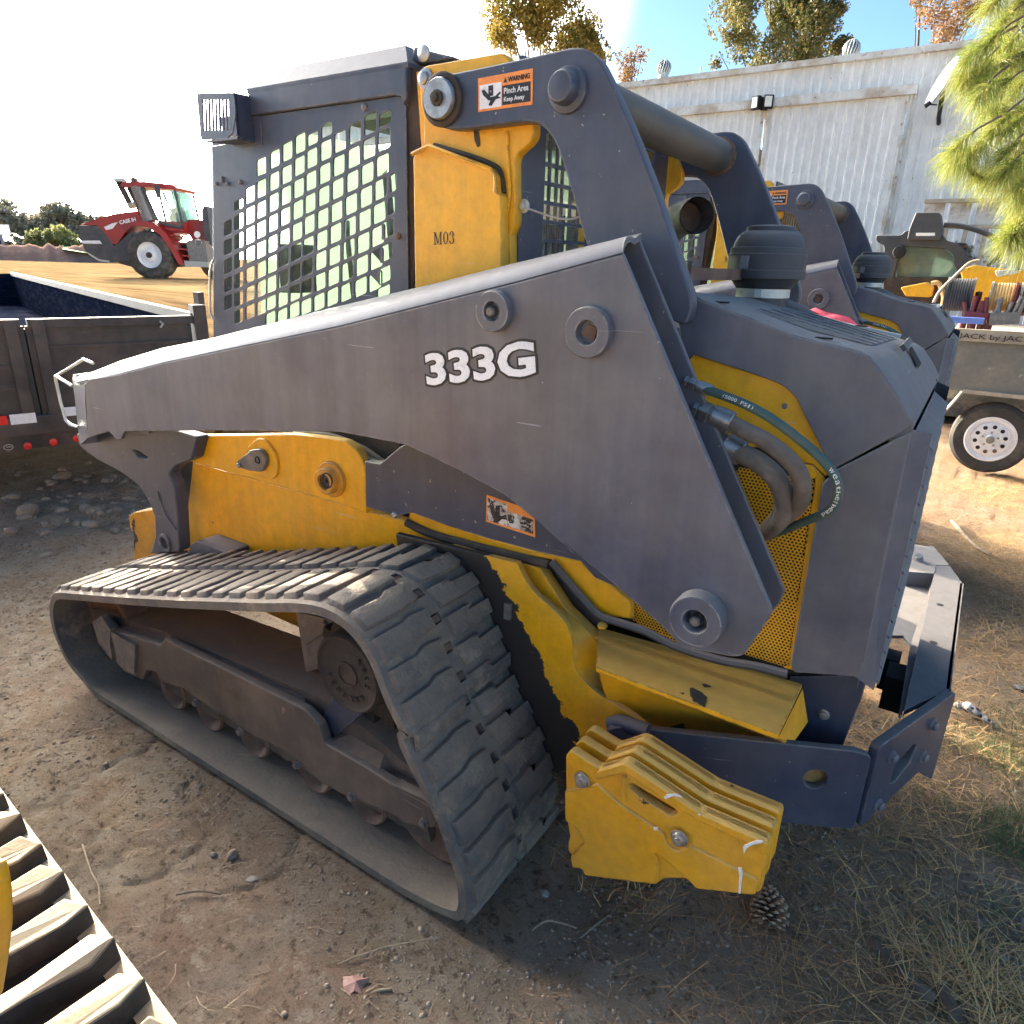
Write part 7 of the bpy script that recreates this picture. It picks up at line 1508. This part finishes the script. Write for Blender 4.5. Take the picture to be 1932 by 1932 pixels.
for kx in (0, .72):
    wc = fp_(1868, 829, FB); wc = Vector((wc.x+kx, FB, wc.z)); r = wc.z-.0; rr_ = abs(fp_(1868, 895, FB).z-wc.z)
    m = MB(); m.lathe(wc, (0, 1, 0), [(rr_*.60, .01), (rr_*.66, 0), (rr_*.9, .005), (rr_*.99, .03), (rr_, .05), (rr_, .16), (rr_*.98, .18), (rr_*.6, .2)], 44); w1 = m.build('wheel', M['tyre'], FTR, True)
    m = MB(); m.lathe(wc, (0, 1, 0), [(rr_*.64, -.0), (rr_*.60, -.004), (rr_*.57, .012), (rr_*.50, .02), (rr_*.46, .005), (rr_*.26, -.004), (rr_*.22, .004), (rr_*.12, .0), (rr_*.11, -.025), (0, -.03)], 40); rm = m.build('rim', M['white'], w1, True)
    for j in range(10): a = 2*math.pi*j/10+.2; m = MB(); m.lathe(wc+Vector((math.cos(a)*rr_*.36, -.006, math.sin(a)*rr_*.36)), (0, -1, 0), [(rr_*.055, 0), (rr_*.055, .003), (0, .0035)], 14); m.build('rim_hole', M['black'] if j not in (7, 8) else M['rust'], w1)
    for j in range(5): a = 2*math.pi*j/5+.3; m = MB(); m.lathe(wc+Vector((math.cos(a)*rr_*.19, -.004, math.sin(a)*rr_*.19)), (0, -1, 0), [(.010, 0), (.008, .012), (0, .013)], 8); m.build('wheel_nut', M['steel'], w1)
    m = MB(); m.lathe(wc+Vector((0, -.03, 0)), (0, -1, 0), [(rr_*.11, 0), (rr_*.10, .012), (0, .016)], 18); m.build('hub_cap', M['grey'], w1, True)
# cargo
def reel(px, rp, wd, mt_side, mt_hose, label):
    c = fp_(*px, FB+.5); k = (c-CAM).dot(fwd)/FPX; r_ = rp*k; T = thing('hose_reel', label, 'hose reel', (c.x, c.y, c.z-r_), 'reels and gear on the flatbed')
    for s in (-1, 1): m = MB(); m.lathe(c+Vector((s*wd/2, 0, 0)), (1, 0, 0), [(0, -.01), (r_, -.01), (r_, .01), (0, .01)], 28); m.build('flange', mt_side, T)
    m = MB(); n_ = 9
    for j in range(n_): xx = c.x-wd/2+.02+(wd-.04)*j/(n_-1); m.tube([Vector((xx, c.y+math.cos(a)*r_*.86, c.z+math.sin(a)*r_*.86)) for a in [2*math.pi*q/20 for q in range(21)]], wd/n_*.48, 6, cap=False)
    m.build('wound_hose', mt_hose, T, True); m = MB(); m.lathe(c-Vector((wd/2, 0, 0)), (1, 0, 0), [(r_*.8, 0), (r_*.8, wd)], 20); m.build('drum', mt_hose, T); return T
reel(z1('K', 1420, 990), 32, .20, M['plastic'], M['plastic'], 'large black hose reel standing on the flatbed')
reel(z1('K', 1780, 1010), 28, .22, M['tan'], M['straw'], 'pale hose reel right of the black one')
reel(z1('K', 1950, 1030), 32, .18, M['maroon'], M['maroon'], 'maroon reel cut by the right edge of the picture')
c = fp_(*z1('K', 1570, 1010), FB+.5); m = MB(); 
for dx_, h, r_ in ((0, .34, .035), (.07, .26, .03), (-.07, .20, .03), (.13, .16, .03)): m.lathe((c.x+dx_, c.y, zm+.05), (0, 0, 1), [(r_, 0), (r_, h*.5), (r_*.6, h*.52), (r_*.8, h*.7), (r_*.8, h), (0, h+.01)], 14)
o = m.build('valve_manifold', M['maroon'], None, True); tag(o, 'cluster of maroon valves between the two hose reels', 'valve'); o['group'] = 'reels and gear on the flatbed'
m = MB(); c = fp_(*z1('K', 1395, 1185), FB+.2); m.box(c, (.42, .12, .05)); o = m.build('blue_tray', M['bluebit'], None); tag(o, 'light blue tray lying before the black hose reel', 'tray')
for k_, (q0, q1_, cc_) in enumerate((((1460, 1160), (1640, 1180), 'maroon'), ((1660, 1180), (1900, 1170), 'greysteel'))):
    a, b_ = fp_(*z1('K', *q0), FB+.35), fp_(*z1('K', *q1_), FB+.35); m = MB(); m.bar(a, b_, .10, .10); 
    for j in range(5): p = a.lerp(b_, (j+.5)/5); m.tube([p, p+Vector((random.uniform(-.05, .05), 0, random.uniform(.08, .2)))], .018, 8)
    o = m.build('pump_frame', M[cc_], None); tag(o, ['low maroon pump frame under the valves', 'low grey pump frame under the pale reel'][k_], 'pump frame')
m = MB(); m.tube(catmull([fp_(*z1('K', *q), FB+.4) for q in ((1220, 1050), (1270, 960), (1380, 850), (1500, 740), (1580, 720))], 5), .014, 8); o = m.build('loose_hose', M['tan'], None, True); tag(o, 'tan hose arching over the black reel', 'hose')
m = MB(); m.tube(catmull([fp_(*z1('K', *q), FB+.5) for q in ((1200, 900), (1260, 900), (1300, 1000), (1290, 1120), (1330, 1160))], 5), .02, 8); o = m.build('loose_hose', M['straw'], None, True); tag(o, 'straw-coloured hose left of the black reel', 'hose')

# =================================================================== THIRD MACHINE, BLACK CAB AMONG THE TREES
TY = 9.6
TM = thing('dark_loader', 'black-cabbed loader with tinted glass and yellow body behind the flatbed', 'loader', (-.4, TY, 0))
def kp_(x, y, yy=TY): return aty(*z1('K', x, y), yy)
def kplate(name, pts_, y0, y1, mt, rr=.02): return plate(name, rnd(xz(z('K', pts_), y0), rr), y0, y1, mt, TM, bevel=.008)
kplate('cab_frame', [(760, 520), (960, 520), (1000, 480), (1260, 470), (1320, 560), (1420, 590), (1480, 660), (1500, 740), (1430, 800), (1380, 760), (1380, 680), (1320, 625), (960, 600), (900, 860), (820, 860), (830, 600), (770, 570)], TY, TY+.25, M['plastic'], .03)
kplate('light_box', [(1030, 460), (1080, 340), (1270, 340), (1290, 470), (1270, 560), (1010, 555)], TY-.1, TY+.3, M['plastic'])
a, b_, d = kp_(1080, 525, TY-.105), kp_(1230, 525, TY-.105), kp_(1080, 500, TY-.105); m = MB(); m.add([a, b_, b_+(d-a), d], [(0, 1, 2, 3)]); m.build('roof_sticker', M['white'], TM)
kplate('cab_glass', [(960, 610), (1310, 625), (1375, 690), (1370, 780), (1300, 840), (1200, 850), (930, 850)], TY+.1, TY+.115, M['darkglass'])
kplate('cab_glass', [(900, 640), (1400, 640), (1400, 860), (900, 860)], TY+1.3, TY+1.32, M['darkglass'])
kplate('cab_back', [(820, 560), (900, 560), (900, 880), (820, 880)], TY+1.2, TY+1.3, M['plastic']); kplate('cab_back', [(1400, 600), (1480, 600), (1480, 860), (1400, 860)], TY+1.2, TY+1.3, M['plastic']); kplate('cab_roof', [(900, 560), (1480, 580), (1480, 600), (900, 590)], TY+.2, TY+1.3, M['plastic'])
m = MB(); m.tube(catmull([kp_(*q) for q in ((1300, 440), (1420, 445), (1560, 480), (1680, 530), (1745, 600), (1740, 670), (1690, 720), (1640, 760))], 5), .028, 10); m.build('pressure_hose', M['plastic'], TM, True)
m = MB(); m.lathe(kp_(950, 650, TY-.03), (0, -1, 0), [(.07, 0), (.06, .05), (0, .06)], 16); m.build('lamp', M['black'], TM, True)
kplate('front_panel', [(960, 930), (1160, 890), (1210, 930), (1190, 1010), (1000, 1000)], TY-.5, TY-.1, M['yellow']); kplate('body', [(1430, 790), (1540, 755), (1932, 800), (2300, 820), (2300, 1060), (1480, 1060)], TY-.4, TY+1.2, M['yellow'])
kplate('lower_body', [(820, 850), (1450, 850), (1450, 1060), (820, 1060)], TY+.0, TY+1.2, M['grime']); kplate('boom_plate', [(1700, 800), (1880, 780), (1890, 820), (1720, 850)], TY-.5, TY-.41, M['galv'])
m = MB(); m.box((-.2, TY+.6, .45), (3.2, 1.3, .7)); m.build('undercarriage', M['rubber'], TM)
# slatted panel rack before the warehouse
RY = 12.6
RK = thing('panel_rack', 'tall weathered white slatted panel rack before the warehouse at right', 'fence', (1.5, RY, 0))
x0r = kp_(1140, 300, RY).x; zt0, zt1 = kp_(1300, 235, RY).z, kp_(1300, 265, RY).z; zm0, zm1 = kp_(1300, 440, RY).z, kp_(1300, 470, RY).z
m = MB(); m.box((x0r+3, RY, (zt0+zt1)/2), (6, .12, zt0-zt1)); m.build('top_rail', M['tan'], RK); m = MB(); m.box((x0r+3, RY, (zm0+zm1)/2), (6, .1, zm0-zm1)); m.build('mid_rail', M['tan'], RK)
m = MB(); m.box((.045, .02, (zt1-zm0)/2), (.26, .03, zt1-zm0)); bme = m.build('panel_board', M['decalworn'] if False else mat('weathered_white_board', (.62, .58, .52), (.40, .33, .26), rough=.8, scale=2.5, bump=.15, thr=(.45, .55)), RK); bme.location = Vector((x0r+.1, RY, zm0))-RK.location
for j in range(1, 18): o = bme.copy(); COL.objects.link(o); o.parent = RK; o.location = Vector((x0r+.1+j*.33, RY+(.015 if j % 2 else 0), zm0))-RK.location
m = MB(); m.box((0, 0, 0), (.06, .05, zm1)); sm_ = m.build('slat', M['tan'], RK); sm_.location = Vector((x0r+.1, RY, zm1/2))-RK.location
for j in range(1, 24): o = sm_.copy(); COL.objects.link(o); o.parent = RK; o.location = Vector((x0r+.1+j*.25, RY, zm1/2))-RK.location
tree('dark shrub growing behind the slatted rack', [(1800, 500, 40), (1870, 480, 45), (1920, 520, 50)], 12.2, M['leafbg'], 5000, .06, 60)
